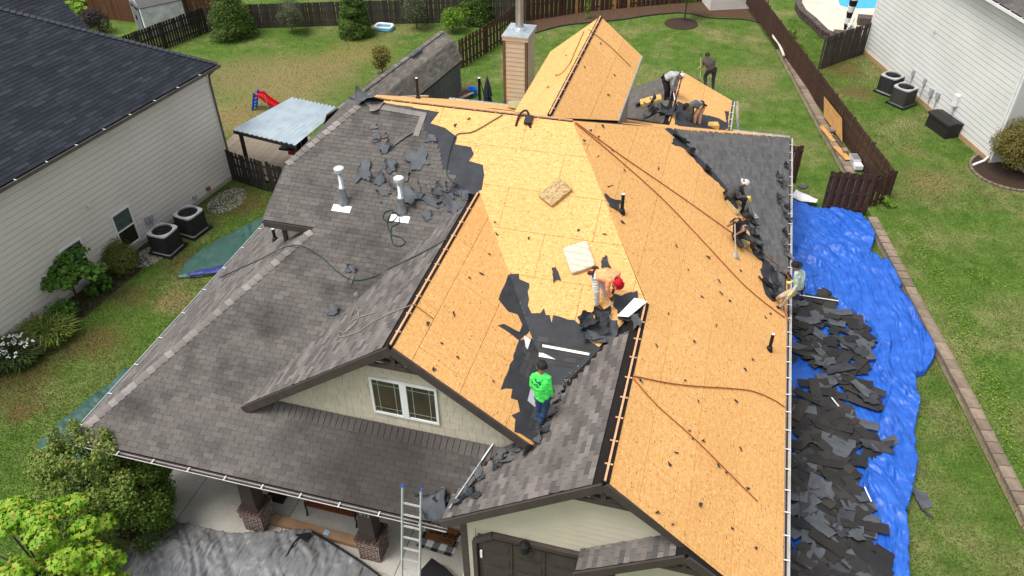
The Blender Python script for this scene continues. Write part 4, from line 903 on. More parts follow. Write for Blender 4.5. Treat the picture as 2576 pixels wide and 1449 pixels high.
for (px, py), lab in (((728, 93), 'loose grey-green shrub nearer the big evergreen'), ((1042, 78), 'loose grey-green shrub nearer the long shed')):
    p = gp(px, py)+(0, .4, 0); plant('shrub', p, lab, 'shrub', blob(0, 0, 1.25, .75, .42, 11, int(px)), 5500, .075, M['l_loose'], (1.3, .035), jit=1, shell=.1, limbs=9, group='loose shrubs along the back fence')
for (px, py), R, lab in (((1135, 85), .55, 'bright green bush at the end of the long shed'), ((1185, 62), .6, 'bright green bush against the dark brown fence')):
    p = gp(px, py)+(0, .3, 0); plant('bush', p, lab, 'bush', blob(0, 0, .75, R, .4, 8, int(px)), 3500, .1, M['l_bright'], (.8, .03), jit=1, shell=.2)
plant('bush', gp(955, 195)+(0, .4, 0), 'green bush with rusty tips behind the long shed', 'bush', blob(0, 0, 1.0, .5, .35, 8, 9), 2500, .1, M['l_rust'], (.8, .03), shell=.2)
# beside the beige house
bp = lambda x, y: gp(x, y)
plant('small_tree', bp(195, 755), 'small bright green tree under the nearer window of the beige house', 'tree', [((dx, dy, z), (.45, .45, .2)) for dx, dy, z in ((0, 0, 1.5), (.5, .2, 1.35), (-.5, -.2, 1.3), (-.3, .4, 1.6), (.35, -.4, 1.2), (-.75, .1, 1.2), (.8, .4, 1.15), (.1, .5, 1.7), (-.1, -.5, 1.15))], 1500, .2, M['l_green'], (1.2, .04), jit=.35, shell=.2, limbs=9)
plant('round_shrub', bp(318, 690)+(-.25, .35, 0), 'clipped round green shrub between the two windows of the beige house', 'shrub', blob(0, 0, .55, .55, .45, 14, 4, .6), 9000, .06, M['l_round'], (.5, .03), jit=.6, shell=.55)
plant('leafy_plant', bp(255, 735), 'low broad-leaved plant beside the clipped round shrub', 'plant', blob(0, 0, .35, .4, .25, 6, 5, .6), 450, .16, M['l_green'], (.3, .02), jit=.5, shell=.3)
plant('leafy_plant', bp(160, 810), 'low broad-leaved plant under the small bright tree', 'plant', blob(0, 0, .35, .5, .28, 7, 6, .6), 700, .15, M['l_green'], (.3, .02), jit=.5, shell=.3)
def blades(name, loc, label, R, n, h, mat, flowers=None, lean=.8, cat='plant'):
    t = thing(name, loc, label, cat); a = rng.uniform(0, 6.28, n); r = R*np.sqrt(rng.uniform(0, 1, n)); b0 = np.stack([r*np.cos(a), r*np.sin(a)*.8, np.zeros(n)], 1)+np.asarray(loc)
    out = np.stack([np.cos(a+rng.normal(0, .5, n)), np.sin(a+rng.normal(0, .5, n)), np.zeros(n)], 1); H = h*rng.uniform(.6, 1.1, n)[:, None]; L = lean*rng.uniform(.3, 1, n)[:, None]*h
    s = np.cross(out, (0, 0, 1)); w_ = .014
    V = np.stack([b0-s*w_, b0+s*w_, b0+out*L*.35+V3(0, 0, 1)*H*.75+s*w_, b0+out*L*.35+V3(0, 0, 1)*H*.75-s*w_, b0+out*L+V3(0, 0, 1)*H*.8], 1).reshape(-1, 3)
    F = np.concatenate([np.stack([np.arange(n)*5, np.arange(n)*5+1, np.arange(n)*5+2, np.arange(n)*5+3], 1), np.stack([np.arange(n)*5+3, np.arange(n)*5+2, np.arange(n)*5+4, np.arange(n)*5+4], 1)])
    F4 = F[:n]; V2 = V
    o = np_mesh('leaves', V, F4, mat, t, attr=np.repeat(rng.uniform(0, 1, n), 5)); tag(o, kind='stuff')
    o2 = np_mesh('leaf_tips', V, np.stack([np.arange(n)*5+3, np.arange(n)*5+2, np.arange(n)*5+4], 1), mat, t, attr=np.repeat(rng.uniform(0, 1, n), 5)); tag(o2, kind='stuff')
    if flowers:
        k = flowers; a = rng.uniform(0, 6.28, k); r = R*np.sqrt(rng.uniform(0, 1, k)); P = np.stack([r*np.cos(a), r*np.sin(a)*.8, h*rng.uniform(.85, 1.15, k)], 1)+np.asarray(loc)
        P = np.repeat(P, 5, 0)+rng.normal(0, .03, (k*5, 3)); VV, FF = leaves(P, np.tile(V3(0, 0, 1), (len(P), 1)), .09, LEAFQ, .6); tag(np_mesh('flowers', VV, FF, M['white'], t), kind='stuff')
    return t
blades('iris_plant', bp(40, 905), 'iris clump with white flowers at the near end of the beige wall', .8, 900, .62, M['l_blade'], 42)
blades('iris_plant', bp(128, 850), 'dark iris clump next to the white-flowered one', .75, 900, .65, M['l_holly'], 0)
# beyond the fences
plant('purple_bush', gp(252, 82), 'round dark purple bush behind the blue-black roof', 'bush', blob(0, 0, .8, .6, .5, 9, 11, .7), 5000, .08, M['l_purple'], (.6, .03), shell=.5)
tp = gp(205, 62); plant('banana_plant', tp, 'yellow-green broad-leaved plant by the reddish fence', 'plant', blob(0, 0, 1.3, .6, .35, 6, 12), 160, .5, M['l_bright'], (1.2, .05), jit=.5, shell=.2, limbs=5)
plant('red_bush', gp(432, 52)+(0, .6, 0), 'small dark red tree behind the dark weathered fence', 'bush', blob(0, 0, 1.3, .5, .4, 6, 14), 1800, .09, leafmat('red_leaf', [(.05, .012, .01), (.12, .03, .022), (.17, .05, .03)]), (1, .03), shell=.2)
st = gp(1721, 52); plant('young_tree', st, 'young green tree in a round mulch bed in the back yard', 'tree', blob(0, 0, 1.85, .7, .45, 10, 15), 3500, .1, M['l_bright'], (1.5, .05), jit=.8, shell=.2, limbs=7)
MB().lathe(gp(1714, 60)+(0, 0, 0), [(1.0, .004), (.98, .03), (.5, .06), (.05, .08)], 32).build('mulch_bed', M['mulch']); tag(bpy.data.objects['mulch_bed'], kind='structure')
rs = gp(2530, 440, RZ)+(.25, .3, 0); plant('round_bush', rs, 'large rounded green bush with rusty tips beside the white house', 'bush', blob(0, 0, 1.35, .9, .62, 16, 16, .75), 22000, .07, M['l_rust'], (1.0, .06), jit=.7, shell=.5, limbs=7)
MB().lathe((rs[0], rs[1], RZ), [(1.5, .004), (1.48, .04), (.8, .07), (.05, .09)], 40).build('mulch_bed', M['mulch']); tag(bpy.data.objects['mulch_bed.001'], kind='structure')
br = thing('bed_edging', (rs[0], rs[1], RZ), 'curved brick edging around the rusty-tipped bush', 'edging'); me = None
for i in range(44):
    a = 2*math.pi*i/44; mx = Matrix.Translation((rs[0]+1.58*math.cos(a), rs[1]+1.58*math.sin(a), RZ+.04)) @ Matrix.Rotation(a, 4, 'Z')
    if me is None: me = MB().box((-.055, -.1, -.05), (.055, .1, .05)).build('edging_brick', M['block'], br, matrix=mx).data
    else: link('edging_brick', me, br, mx)
WEED = ['weed clump second from the drain pipe along the brown slat fence', 'weed clump nearest the drain pipe at the far end of the brown slat fence', 'weed clump by the old picket fence corner', 'weed clump just this side of the old picket fence corner', 'weed clump nearest the leaning strand-board sheet', 'weed clump beside the gate panel at the blue tarp', 'weed clump midway along the far half of the slat fence']
for i, (px, py) in enumerate(((2005, 130), (1990, 95), (2035, 182), (2045, 205), (2085, 262), (2235, 520), (2028, 168))):
    p = gp(px, py, RZ); plant('weed', p, WEED[i], 'weed', blob(0, 0, .18, .25, .16, 5, 30+i), 260, .1, M['l_bright'], None, group='weeds along the brown fence', shell=.2)
plant('vine', gp(1478, 48)+(0, .05, 0), 'thin green vine climbing the dark back fence', 'vine', [((0, 0, z), (.14, .12, .2)) for z in np.arange(.2, 1.7, .25)], 300, .1, M['l_bright'], None, shell=.2)
# beds
def bed(name, pts, mat, z=.012, label=None):
    o = MB().prism([(p[0], p[1], z) for p in pts], (0, 0, -.01)).build(name, mat); tag(o, kind='structure', label=label); return o
bed('mulch_bed', [gp(*p) for p in ((1316, 78), (1324, 88), (1420, 62), (1560, 48), (1640, 36), (1720, 30), (1790, 42), (1870, 46), (1935, 60), (1925, -8), (1700, 4), (1474, 26), (1324, 46))], M['mulchr'], .012)
bed('mulch_bed', [(p+lno*.0)[:2] for p in (W1-ld*13, W1-ld*13+lno*1.1, W1-ld*10+lno*1.35, W1-ld*8+lno*1.15, W1-ld*6.7+lno*1.1, W1-ld*5+lno*.7, W1-ld*3+lno*.6, W1-ld*3)], M['mulch'], .012)
# white gravel patches: pebbles nobody could count
def pebbles(name, c, R, n, mat, z=.0, size=.03, label=None):
    a = rng.uniform(0, 6.28, n); r = R*np.sqrt(rng.uniform(0, 1, n)); P = np.stack([c[0]+r*np.cos(a)*.7, c[1]+r*np.sin(a), np.full(n, z+.015)], 1)
    T = np.array([(1, 0, 0), (-.5, .87, 0), (-.5, -.87, 0), (0, 0, .9)]); s = size*rng.uniform(.5, 1.2, n); rot = rng.uniform(0, 6.28, n)
    C_, S_ = np.cos(rot), np.sin(rot); V = np.stack([P+s[:, None]*np.stack([t_[0]*C_-t_[1]*S_, t_[0]*S_+t_[1]*C_, np.full(n, t_[2])], 1) for t_ in T], 1).reshape(-1, 3)
    F = np.concatenate([np.arange(n)[:, None]*4+np.array(f) for f in ((0, 1, 3), (1, 2, 3), (2, 0, 3))])
    o = np_mesh(name, V, F, mat); return tag(o, label, None, None, 'stuff')
M['peb'] = pm('pebble', (.55, .52, .48), (.4, .37, .33), 20, .8)
pebbles('gravel', gp(378, 645), .75, 650, M['peb'], label='white gravel between the round shrub and the air conditioner')
pebbles('gravel', gp(572, 505), 1.0, 800, M['peb'], label='white gravel strip at the far end of the beige wall')
# lawn blades: real tufts over the nearer lawns
M['l_grass'] = leafmat('grass_blade', [(.045, .095, .010), (.085, .155, .02), (.13, .20, .035), (.24, .22, .09)], .8, .3)
def tufts(n, region, z=0., h=.05):
    xs = rng.uniform(region[0], region[1], n*2); ys = rng.uniform(region[2], region[3], n*2)
    q = np.stack([xs, ys, np.full_like(xs, z)], 1)-CAMP; X = 1288+FL*(q@cr)/(q@cf); Y = 724.5-FL*(q@cu)/(q@cf)
    k = (X > -40) & (X < 2620) & (Y > -30) & (Y < 1490) & region[4](xs, ys); xs, ys = xs[k][:n], ys[k][:n]; m = len(xs)
    a = rng.uniform(0, 6.28, m); hh = h*rng.uniform(.5, 1.3, m); w_ = .013; l = rng.normal(0, .6, (m, 2))*hh[:, None]
    B = np.stack([xs, ys, np.full(m, z)], 1); D_ = np.stack([np.cos(a), np.sin(a), np.zeros(m)], 1)*w_
    V = np.stack([B-D_, B+D_, B+np.concatenate([l, hh[:, None]], 1)], 1)
    ti = np.clip(vnoise(xs*.5, ys*.5, 1)*.5+vnoise(xs*2.5, ys*2.5, 2)*.35+rng.uniform(-.15, .3, m), 0, 1)
    return V.reshape(-1, 3), np.arange(3*m).reshape(-1, 3), np.repeat(ti, 3)
cl_x = lambda ys: np.interp(ys, [p[1] for p in capline[::-1]], [p[0] for p in capline[::-1]])
G1 = tufts(80000, (-22, -13.6, 8, 26, lambda x, y: (x < -13.9) & (x > -19.9+.15*(y-26)+.0)), 0)
G2 = tufts(50000, (2.9, 9.5, 8, 30, lambda x, y: x < cl_x(y)-.2), 0)
G3 = tufts(90000, (-31, 6, 26, 53, lambda x, y: (x < cl_x(y)-.3) & ~((x > -14) & (x < 3) & (y < 30.5))), 0, .06)
G4 = tufts(70000, (3, 16, 12, 50, lambda x, y: x > cl_x(y)+.25), RZ, .06)
V = []; F = []; A = []; o_ = 0
for v, f, a in (G1, G2, G3, G4): V.append(v); F.append(f+o_); A.append(a); o_ += len(v)
go = np_mesh('grass', np.concatenate(V), np.concatenate(F), M['l_grass'], attr=np.concatenate(A)); tag(go, 'short grass blades over the lawns', None, None, 'stuff')
# clover patches on the right-hand lawn, past counting
n = 2600; cx = [gp(*p, RZ) for p in ((2330, 640), (2390, 760), (2440, 880), (2360, 700), (2480, 960), (2530, 1050), (2420, 820), (2300, 600), (2500, 1010), (2555, 1130), (2470, 700))]
P = np.array([cx[i % len(cx)] for i in range(n)])+np.stack([rng.normal(0, .28, n), rng.normal(0, .5, n), rng.uniform(.02, .07, n)], 1); k = P[:, 0] > cl_x(P[:, 1])+.25; P = P[k]
VV, FF = leaves(P, np.tile(V3(0, 0, 1), (len(P), 1)), .07, LEAFQ, .5); tag(np_mesh('clover', VV, FF, M['l_bright'], attr=np.repeat(rng.uniform(0, 1, len(P)), 4)), 'bright clover patches on the raised lawn beside the block wall', kind='stuff')
def text_mesh(name, curve, parent, mx=None):
    t = bpy.data.objects.new('t', curve); COL.objects.link(t); me = bpy.data.meshes.new_from_object(t.evaluated_get(bpy.context.evaluated_depsgraph_get())); m_ = curve.materials[0]; bpy.data.objects.remove(t)
    me.materials.clear(); me.materials.append(m_); return link(name, me, parent, mx)
# ------------------------------------------------------------------ porch
pslab = MB().box((-13.3, 9.98, -.05), (-4.0, 12.4, .06)).build('porch_slab', M['concrete']); tag(pslab, 'pale concrete porch floor', kind='structure')
MB().box((-6.6, 6.5, -.05), (-3.9, 9.976, .045)).build('walkway', M['concrete']); tag(bpy.data.objects['walkway'], 'concrete walkway at the foot of the ladder', kind='structure')
bed('front_bed', [(-13.4, 9.2), (-6.6, 9.2), (-6.6, 9.97), (-13.4, 9.97)], M['mulch'], .02)
for x in (-12.0, -9.2, -5.9): MB().box((x-.008, 9.99, .0605), (x+.008, 12.39, .0615)).build('slab_joint', M['gapdark'], pslab)
PBK = [(.26, .055, .095), (.2, .05, .09)]
def column(x, y, num=False):
    c = MB().box((x-.274, y-.274, .05), (x+.274, y+.274, .59)).box((x-.304, y-.304, .591), (x+.304, y+.304, .82)).build('column', M['mortar'], house); a, b = .19, .064; me = None
    for r in range(10):
        w_ = .275 if r < 7 else .305; z = .07+r*.075
        for f in range(4):
            R = Matrix.Rotation(f*math.pi/2, 4, 'Z')
            off = (r % 2)*.1
            xs_ = [-w_+off]
            p = -w_
            first = .1 if r % 2 else .19
            while p < w_-.01:
                L_ = first if p == -w_ else .19; q = min(p+L_, w_)
                if q-p > .03:
                    mx = Matrix.Translation((x, y, z+.034)) @ R @ Matrix.Translation(((p+q)/2, -w_, 0)); key = round(q-p, 2)
                    if key not in CB: CB[key] = MB().box((-(q-p)/2+.011, -.006, -.0255), ((q-p)/2-.011, .03, .0255)).build('brick', M['brick'], c, matrix=mx).data
                    else: link('brick', CB[key], c, mx)
                p = q
    for f in range(4):                       # sloped soldier course on top
        R = Matrix.Rotation(f*math.pi/2, 4, 'Z')
        for i in range(6):
            mx = Matrix.Translation((x, y, .835)) @ R @ Matrix.Translation((-.26+i*.104, -.24, 0)) @ Matrix.Rotation(-.35, 4, 'X')
            if 'cap' not in CB: CB['cap'] = MB().box((-.042, -.095, -.03), (.042, .075, .03)).build('brick', M['brick'], c, matrix=mx).data
            else: link('brick', CB['cap'], c, mx)
    p = MB(); t0, t1 = .2, .14
    V = [(x+sx*t, y+sy*t, z) for t, z in ((t0, .9), (t1, 2.85)) for sx, sy in ((-1, -1), (1, -1), (1, 1), (-1, 1))]
    p.add(V, [(3, 2, 1, 0), (4, 5, 6, 7)]+[(i, (i+1) % 4, 4+(i+1) % 4, 4+i) for i in range(4)]); post = p.build('post', M['trim'], c)
    MB().box((x-.235, y-.235, .84), (x+.235, y+.235, .93)).build('post_base', M['trim'], c)
    if num:
        for s, dx, dz, sz in (('P', -.1, 0, .17), ('8', -.1, .1, .13), ('13', -.005, 0, .17), ('n', -.04, .2, .13)):
            cu_ = bpy.data.curves.new('house_number', 'FONT'); cu_.body = s; cu_.size = sz; cu_.extrude = .004; cu_.materials.append(M['galv'])
            o = text_mesh('house_number', cu_, post); o.matrix_basis = Matrix.Translation((x+dx, y-.188, 1.75+dz)) @ Matrix.Rotation(math.pi/2-.03, 4, 'X')
CB = {}
column(-9.83, 10.52); column(-6.63, 10.50, True); column(-13.0, 10.5)
# garage door and lamp
gd = MB().box((-3.66, 9.96, 0), (-.6, 9.975, 2.66)).build('garage_door', M['trim'], house)
for r in range(5):
    for c in range(4):
        x0 = -3.55+c*.74; z0 = .05+r*.52; o = MB().box((x0, 9.935, z0), (x0+.68, 9.96, z0+.47)).build('door_panel', M['trim'], gd)
        MB().box((x0+.07, 9.92, z0+.09), (x0+.61, 9.935, z0+.38)).build('raised_panel', pm('door_raised', (.06, .047, .044)), gd) if c == 0 and r == 0 else link('raised_panel', bpy.data.objects['raised_panel'].data, gd, Matrix.Translation((c*.74, 0, r*.52)))
f = MB(); f.beam((-3.72, 9.93, 0), (-3.72, 9.93, 2.45), .1, .12, up=(0, 1, 0)); f.beam((-3.72, 9.931, 2.45), (-3.3, 9.931, 2.78), .1, .12, up=(0, 1, 0)); f.beam((-3.3, 9.93, 2.78), (-.4, 9.93, 2.78), .1, .12)
f.build('door_frame', M['trim'], gd)
MB().box((-3.6, 9.88, 1.9), (-3.55, 9.92, 2.15)).build('sensor', M['white'], gd)
lp = ony(1320, 1370, 9.85); MB().lathe(lp+(0, 0, -.3), [(.03, 0), (.1, .06), (.12, .3), (.06, .38), (.02, .45)], 10).build('wall_lamp', M['blackp'], house)
# porch furniture
bn = gp(830, 1288, .45); bt = thing('bench', (bn[0], bn[1]+.25, .06), 'wooden slatted bench with black iron ends on the porch', 'bench', local=True)
wd = pm('bench_wood', (.17, .05, .022), (.12, .035, .016), 6, .5, stretch=(1, 8, 8))
for i in range(4): MB().box((-.72, -.25+i*.125, .40), (.72, -.14+i*.125, .435)).build('seat_slat', wd, bt)
for i in range(3): MB().beam((-.72, .28+i*.03, .52+i*.12), (.72, .28+i*.03, .52+i*.12), .03, .1).build('back_slat', wd, bt)
for s in (-1, 1):
    MB().tube([(s*.7, -.27, 0), (s*.7, -.22, .2), (s*.7, -.25, .4), (s*.7, -.2, .62), (s*.7, .1, .64), (s*.7, .26, .6)], .022, 6).build('end_frame', M['blackp'], bt)
    MB().tube([(s*.7, .3, 0), (s*.7, .24, .2), (s*.7, .26, .42), (s*.7, .36, .82)], .022, 6).build('end_frame', M['blackp'], bt)
a = gp(682, 1307, .1); b = gp(968, 1385, .1); d = unit(b-a); s_ = V3(d[1], -d[0], 0)
cbx = thing('cardboard_box', (a[0], a[1], .06), 'long flat cardboard carton lying on the porch', 'carton'); card = pm('cardboard', (.34, .21, .12), (.29, .175, .1), 3)
MB().obox((a+b)/2+(0, 0, .03), (b-a)/2, s_*.13, V3(0, 0, .06)).build('carton', card, cbx); MB().obox(a+(b-a)*.04+(0, 0, .105), d*.12, s_*.11, V3(0, 0, .006)).build('flap', card, cbx)
MB().obox(a+(b-a)*.5+(0, 0, .0925), d*.07, s_*.07, V3(0, 0, .0015)).build('sticker', pm('blue_sticker', (.06, .33, .7), (.5, .7, .85), 25), cbx)
q = gp(700, 1245, .1); tag(MB().obox(q+(0, 0, .02), (.25, 0, 0), (0, .22, 0), (0, 0, .05)).build('black_tray', M['blackp']), 'low black tray on the porch floor', 'tray')
# door mats: black and white checked rug with a brown coir mat on it
def check_mat():
    m, t, b_ = _mat('checked_rug'); c = N(t, 'ShaderNodeTexChecker'); c.inputs['Scale'].default_value = 1; t.links.new(coords(t, 'Object', (5.5, 5.5, 0)), c.inputs[0])
    sp = t.nodes.new('ShaderNodeSeparateXYZ'); t.links.new(coords(t, 'Object', (5.5, 5.5, 1)), sp.inputs[0])
    def par(o): 
        f_ = N(t, 'ShaderNodeMath', operation='PINGPONG'); t.links.new(sp.outputs[o], f_.inputs[0]); f_.inputs[1].default_value = 1
        g_2 = N(t, 'ShaderNodeMath', operation='GREATER_THAN'); t.links.new(f_.outputs[0], g_2.inputs[0]); g_2.inputs[1].default_value = .5; return g_2.outputs[0]
    ad = N(t, 'ShaderNodeMath', operation='ADD'); t.links.new(par(0), ad.inputs[0]); t.links.new(par(1), ad.inputs[1]); h_ = N(t, 'ShaderNodeMath', operation='MULTIPLY'); t.links.new(ad.outputs[0], h_.inputs[0]); h_.inputs[1].default_value = .5
    t.links.new(ramp(t, h_.outputs[0], [(0, (.012, .012, .013)), (.5, (.16, .16, .17)), (1, (.62, .62, .62))]), b_.inputs['Base Color']); b_.inputs['Roughness'].default_value = .95; return m
mc = gp(1105, 1358, .06); rz_ = math.radians(-4)
rug = MB().box((-.5, -.36, 0), (.5, .36, .012)).build('rug', check_mat()); rug.matrix_basis = Matrix.Translation((mc[0], mc[1], .0615)) @ Matrix.Rotation(rz_, 4, 'Z'); tag(rug, 'black and white checked rug on the porch', 'rug')
mt = thing('doormat', (mc[0], mc[1], .075), 'brown coir doormat lettered Sweet Home on the checked rug', 'doormat', local=True, rz=rz_)
MB().box((-.37, -.07, 0), (.4, .4, .018)).build('mat', pm('coir', (.23, .10, .032), (.17, .07, .022), 40, .95), mt)
for s, x, y, sz, sh_x in (('Sweet', -.33, .1, .30, .25), ('HOME', .0, -.03, .13, 0)):
    c_ = bpy.data.curves.new('lettering', 'FONT'); c_.body = s; c_.size = sz; c_.extrude = .002; c_.shear = sh_x; c_.materials.append(M['blackp'])
    if s == 'Sweet': c_.offset = .004
    text_mesh('lettering', c_, mt, Matrix.Translation((x, y, .021)))
# ladders
def ladder(foot, top, side, label, w=.43, step=.305, rung0=.15, blue=True):
    foot = np.asarray(foot, float); top = np.asarray(top, float); d = unit(top-foot); L = np.linalg.norm(top-foot); s = unit(side); t = thing('ladder', foot, label, 'ladder'); out = np.cross(s, d)
    for k in (-1, 1):
        r = MB(); p = foot+s*k*w/2; q = top+s*k*w/2
        r.beam(p, q, .09, .012, up=tuple(s)) if False else r.obox((p+q)/2, d*L/2, s*.008, out*.038); r.obox((p+q)/2+out*.033-s*k*.012, d*L/2, s*.012, out*.006); r.obox((p+q)/2-out*.033-s*k*.012, d*L/2, s*.012, out*.006)
        ro = r.build('rail', M['alu'], t)
        if blue: MB().obox(q+d*.015, d*.02, s*.016, out*.042).build('rail_cap', pm('blue_cap', (.02, .13, .5)), ro)
    n = int((L-.1)/step); me = None
    for i in range(n):
        c = foot+d*(rung0+i*step); MB().obox(c, d*.016, s*w/2, out*.018).build('rung', M['alu'], t)
    return t
tl = gp(1012, 1225, 4.15); tr_ = gp(1060, 1233, 4.15); tc = (tl+tr_)/2; tc[2] = 4.15
ladder((tc[0]-.02, tc[1]-1.05, .05), tc, (1, 0, 0), 'aluminium extension ladder leaning on the porch gutter')
ladder((-.62, 33.35, 0), (-.62, 32.75, 4.25), (1, 0, 0), 'aluminium ladder rising behind the worker at the far roof edge', blue=False)
ladder((1.35, 30.9, 0), (.62, 31.1, 3.5), (0, 1, 0), 'aluminium ladder leaning on the small rear roof gutter', blue=False)
# ------------------------------------------------------------------ tarpaulins
def tarp(name, poly, cell, mats, label, amp, zbase=.03, fn=None, seed=1, freq=1., cat='tarpaulin', ang=0., press=None, iso=.6):
    xs = [p[0] for p in poly]; ys = [p[1] for p in poly]; nx = int((max(xs)-min(xs))/cell)+2; ny = int((max(ys)-min(ys))/cell)+2
    X, Y = np.meshgrid(min(xs)+np.arange(nx)*cell, min(ys)+np.arange(ny)*cell, indexing='ij')
    ca, sa = math.cos(ang), math.sin(ang); U = (X*ca+Y*sa)*freq; W_ = (-X*sa+Y*ca)*freq
    wx = U+.6*vnoise(U*.9, W_*.9, seed+7); wy = W_+.6*vnoise(U*.9+9, W_*.9, seed+8)
    bx_ = U+1.3*vnoise(U*.35, W_*.35, seed+7)+.35*vnoise(U*1.1, W_*.8, seed+8); by_ = W_+1.0*vnoise(U*.4+9, W_*.4, seed+9)
    Z = amp*(.8*ridged(bx_*1.3, by_*.22, seed, 1.3)+.55*ridged(bx_*3.1, by_*.4, seed+1, 1.15)+.28*ridged(bx_*1.2+by_*1.5, by_*.5-bx_*.5, seed+2, 1.2)+.42*ridged(bx_*6.2, by_*.9, seed+3, 1.05)+.12*ridged(bx_*4+by_*4, by_*3-bx_*3, seed+5, 1.)+.2*ridged(bx_*13, by_*2.2, seed+6, 1.))
    Z = Z+amp*(.22*ridged(bx_*2.3+by_*.8, by_*2.1-bx_*.6, seed+11, 1.1)+.2*ridged(bx_*5, by_*5.5, seed+12, 1.)+.1*ridged(bx_*11+by_*3, by_*10, seed+13, 1.))*iso
    if press is not None: Z = Z*press(X, Y)
    Z = Z+zbase+(fn(X, Y) if fn is not None else 0)
    C = inpoly((X[:-1, :-1]+X[1:, 1:])/2, (Y[:-1, :-1]+Y[1:, 1:])/2, poly)
    idx = -np.ones((nx, ny), int); use = np.zeros((nx, ny), bool)
    for a_, b_ in ((0, 0), (1, 0), (0, 1), (1, 1)): use[a_:nx-1+a_, b_:ny-1+b_] |= C
    full = np.zeros((nx, ny), int)
    for a_, b_ in ((0, 0), (1, 0), (0, 1), (1, 1)): full[a_:nx-1+a_, b_:ny-1+b_] += C
    bd = use & (full < 4); bx, by = X[bd], Y[bd]; best = np.full(bx.shape, 1e9); nxp = bx.copy(); nyp = by.copy()
    for i in range(len(poly)):
        p = np.array(poly[i][:2]); q_ = np.array(poly[(i+1) % len(poly)][:2]); d_ = q_-p; t_ = np.clip(((bx-p[0])*d_[0]+(by-p[1])*d_[1])/(d_@d_), 0, 1); ex = p[0]+t_*d_[0]; ey = p[1]+t_*d_[1]; ds = np.hypot(ex-bx, ey-by); m_ = ds < best; best[m_] = ds[m_]; nxp[m_] = ex[m_]; nyp[m_] = ey[m_]
    ok = best < cell*1.3; X2, Y2 = X.copy(), Y.copy(); t1 = X2[bd]; t1[ok] = nxp[ok]; X2[bd] = t1; t1 = Y2[bd]; t1[ok] = nyp[ok]; Y2[bd] = t1; Z[bd] = np.minimum(Z[bd], zbase+.03+(fn(X, Y)[bd]*.7 if fn is not None else 0))
    idx[use] = np.arange(use.sum()); V = np.stack([X2[use], Y2[use], Z[use]], 1); ii = np.argwhere(C); i_, j_ = ii[:, 0], ii[:, 1]
    F = np.stack([idx[i_, j_], idx[i_+1, j_], idx[i_+1, j_+1], idx[i_, j_+1]], 1)
    o = np_mesh(name, V, F, mats, smooth=True); return tag(o, label, cat)
M['tblue'] = pm('blue_tarp', (.010, .080, .40), (.018, .115, .50), 3, .46, .25, 30, spec=.5); M['tgreen'] = pm('green_tarp', (.024, .072, .058), (.034, .092, .075), 2, .5, .25, 25, spec=.5)
M['tgrey'] = pm('grey_tarp', (.19, .194, .20), (.13, .13, .13), 1.2, .5, .25, 25, spec=.45); 
def tarp_bump(m, sc, st):
    t = m.node_tree; b = t.nodes['Principled BSDF']; n = N(t, 'ShaderNodeTexNoise'); n.noise_type = 'RIDGED_MULTIFRACTAL'; n.inputs['Scale'].default_value = sc; n.inputs['Detail'].default_value = 5
    g = t.nodes.new('ShaderNodeNewGeometry'); mp2 = t.nodes.new('ShaderNodeMapping'); mp2.inputs['Scale'].default_value = (1.6, .3, 1); mp2.inputs['Rotation'].default_value = (0, 0, .32); t.links.new(g.outputs['Position'], mp2.inputs[0]); t.links.new(mp2.outputs[0], n.inputs['Vector']); bump(t, b, n.outputs[0], st, .09)
tarp_bump(M['tblue'], 3.2, 1.); tarp_bump(M['tgreen'], 2.4, .8); tarp_bump(M['tgrey'], 5, 1.)
M['tnavy'] = pm('navy_tarp', (.02, .03, .16), (.03, .04, .2), 3, .5)
BT = [gp(*p) for p in ((1900, 505), (1985, 512), (2060, 537), (2165, 547), (2200, 600), (2188, 645), (2262, 690), (2272, 722), (2258, 742), (2320, 800), (2348, 880), (2345, 915), (2325, 945), (2296, 955), (2310, 1020), (2297, 1100), (2303, 1180), (2290, 1250), (2273, 1310), (2280, 1380), (2285, 1520), (1880, 1520), (1890, 900))]
HEAP = [gp(*p)[:2] for p in ((1880, 735), (2070, 735), (2120, 780), (2180, 820), (2210, 880), (2195, 930), (2240, 985), (2200, 1090), (2230, 1120), (2180, 1160), (2170, 1230), (2200, 1290), (2230, 1340), (2245, 1400), (2235, 1530), (1870, 1530))]
tarp('blue_tarp', [p[:2] for p in BT], .036, M['tblue'], 'crumpled bright blue tarpaulin spread along the side of the house', .2, .01, seed=4, freq=1.15, ang=.32, press=lambda X, Y: 1-.7*inpoly(X, Y, HEAP), iso=.22)
GT = [gp(*p) for p in ((447, 702), (470, 662), (540, 615), (620, 572), (672, 548), (760, 545), (690, 680), (545, 692), (500, 700))]
tarp('green_tarp', [p[:2] for p in GT], .05, M['tgreen'], 'dark green tarpaulin on the grass below the side gutter near the air conditioners', .10, .02, seed=11, ang=.9)
NT = [gp(*p) for p in ((468, 704), (500, 690), (560, 676), (600, 672), (590, 690), (545, 694))]
tarp('navy_tarp', [p[:2] for p in NT], .05, M['tnavy'], 'turned-over navy edge of the green tarpaulin', .06, .13, seed=12)
GT2 = [gp(*p) for p in ((95, 1127), (145, 1080), (230, 1005), (322, 936), (470, 960), (460, 1150), (430, 1195), (330, 1270), (200, 1290), (120, 1262))]
tarp('green_tarp', [p[:2] for p in GT2], .05, M['tgreen'], 'dark green tarpaulin behind the reddish-tipped tree at the porch corner', .11, .02, seed=13, ang=.9)
AT = [gp(*p, .1) for p in ((322, 1391), (383, 1349), (426, 1309), (452, 1318), (513, 1340), (593, 1349), (702, 1345), (742, 1342), (785, 1338), (853, 1378), (906, 1412), (954, 1447), (1010, 1500), (1000, 1560), (250, 1560), (280, 1440))]
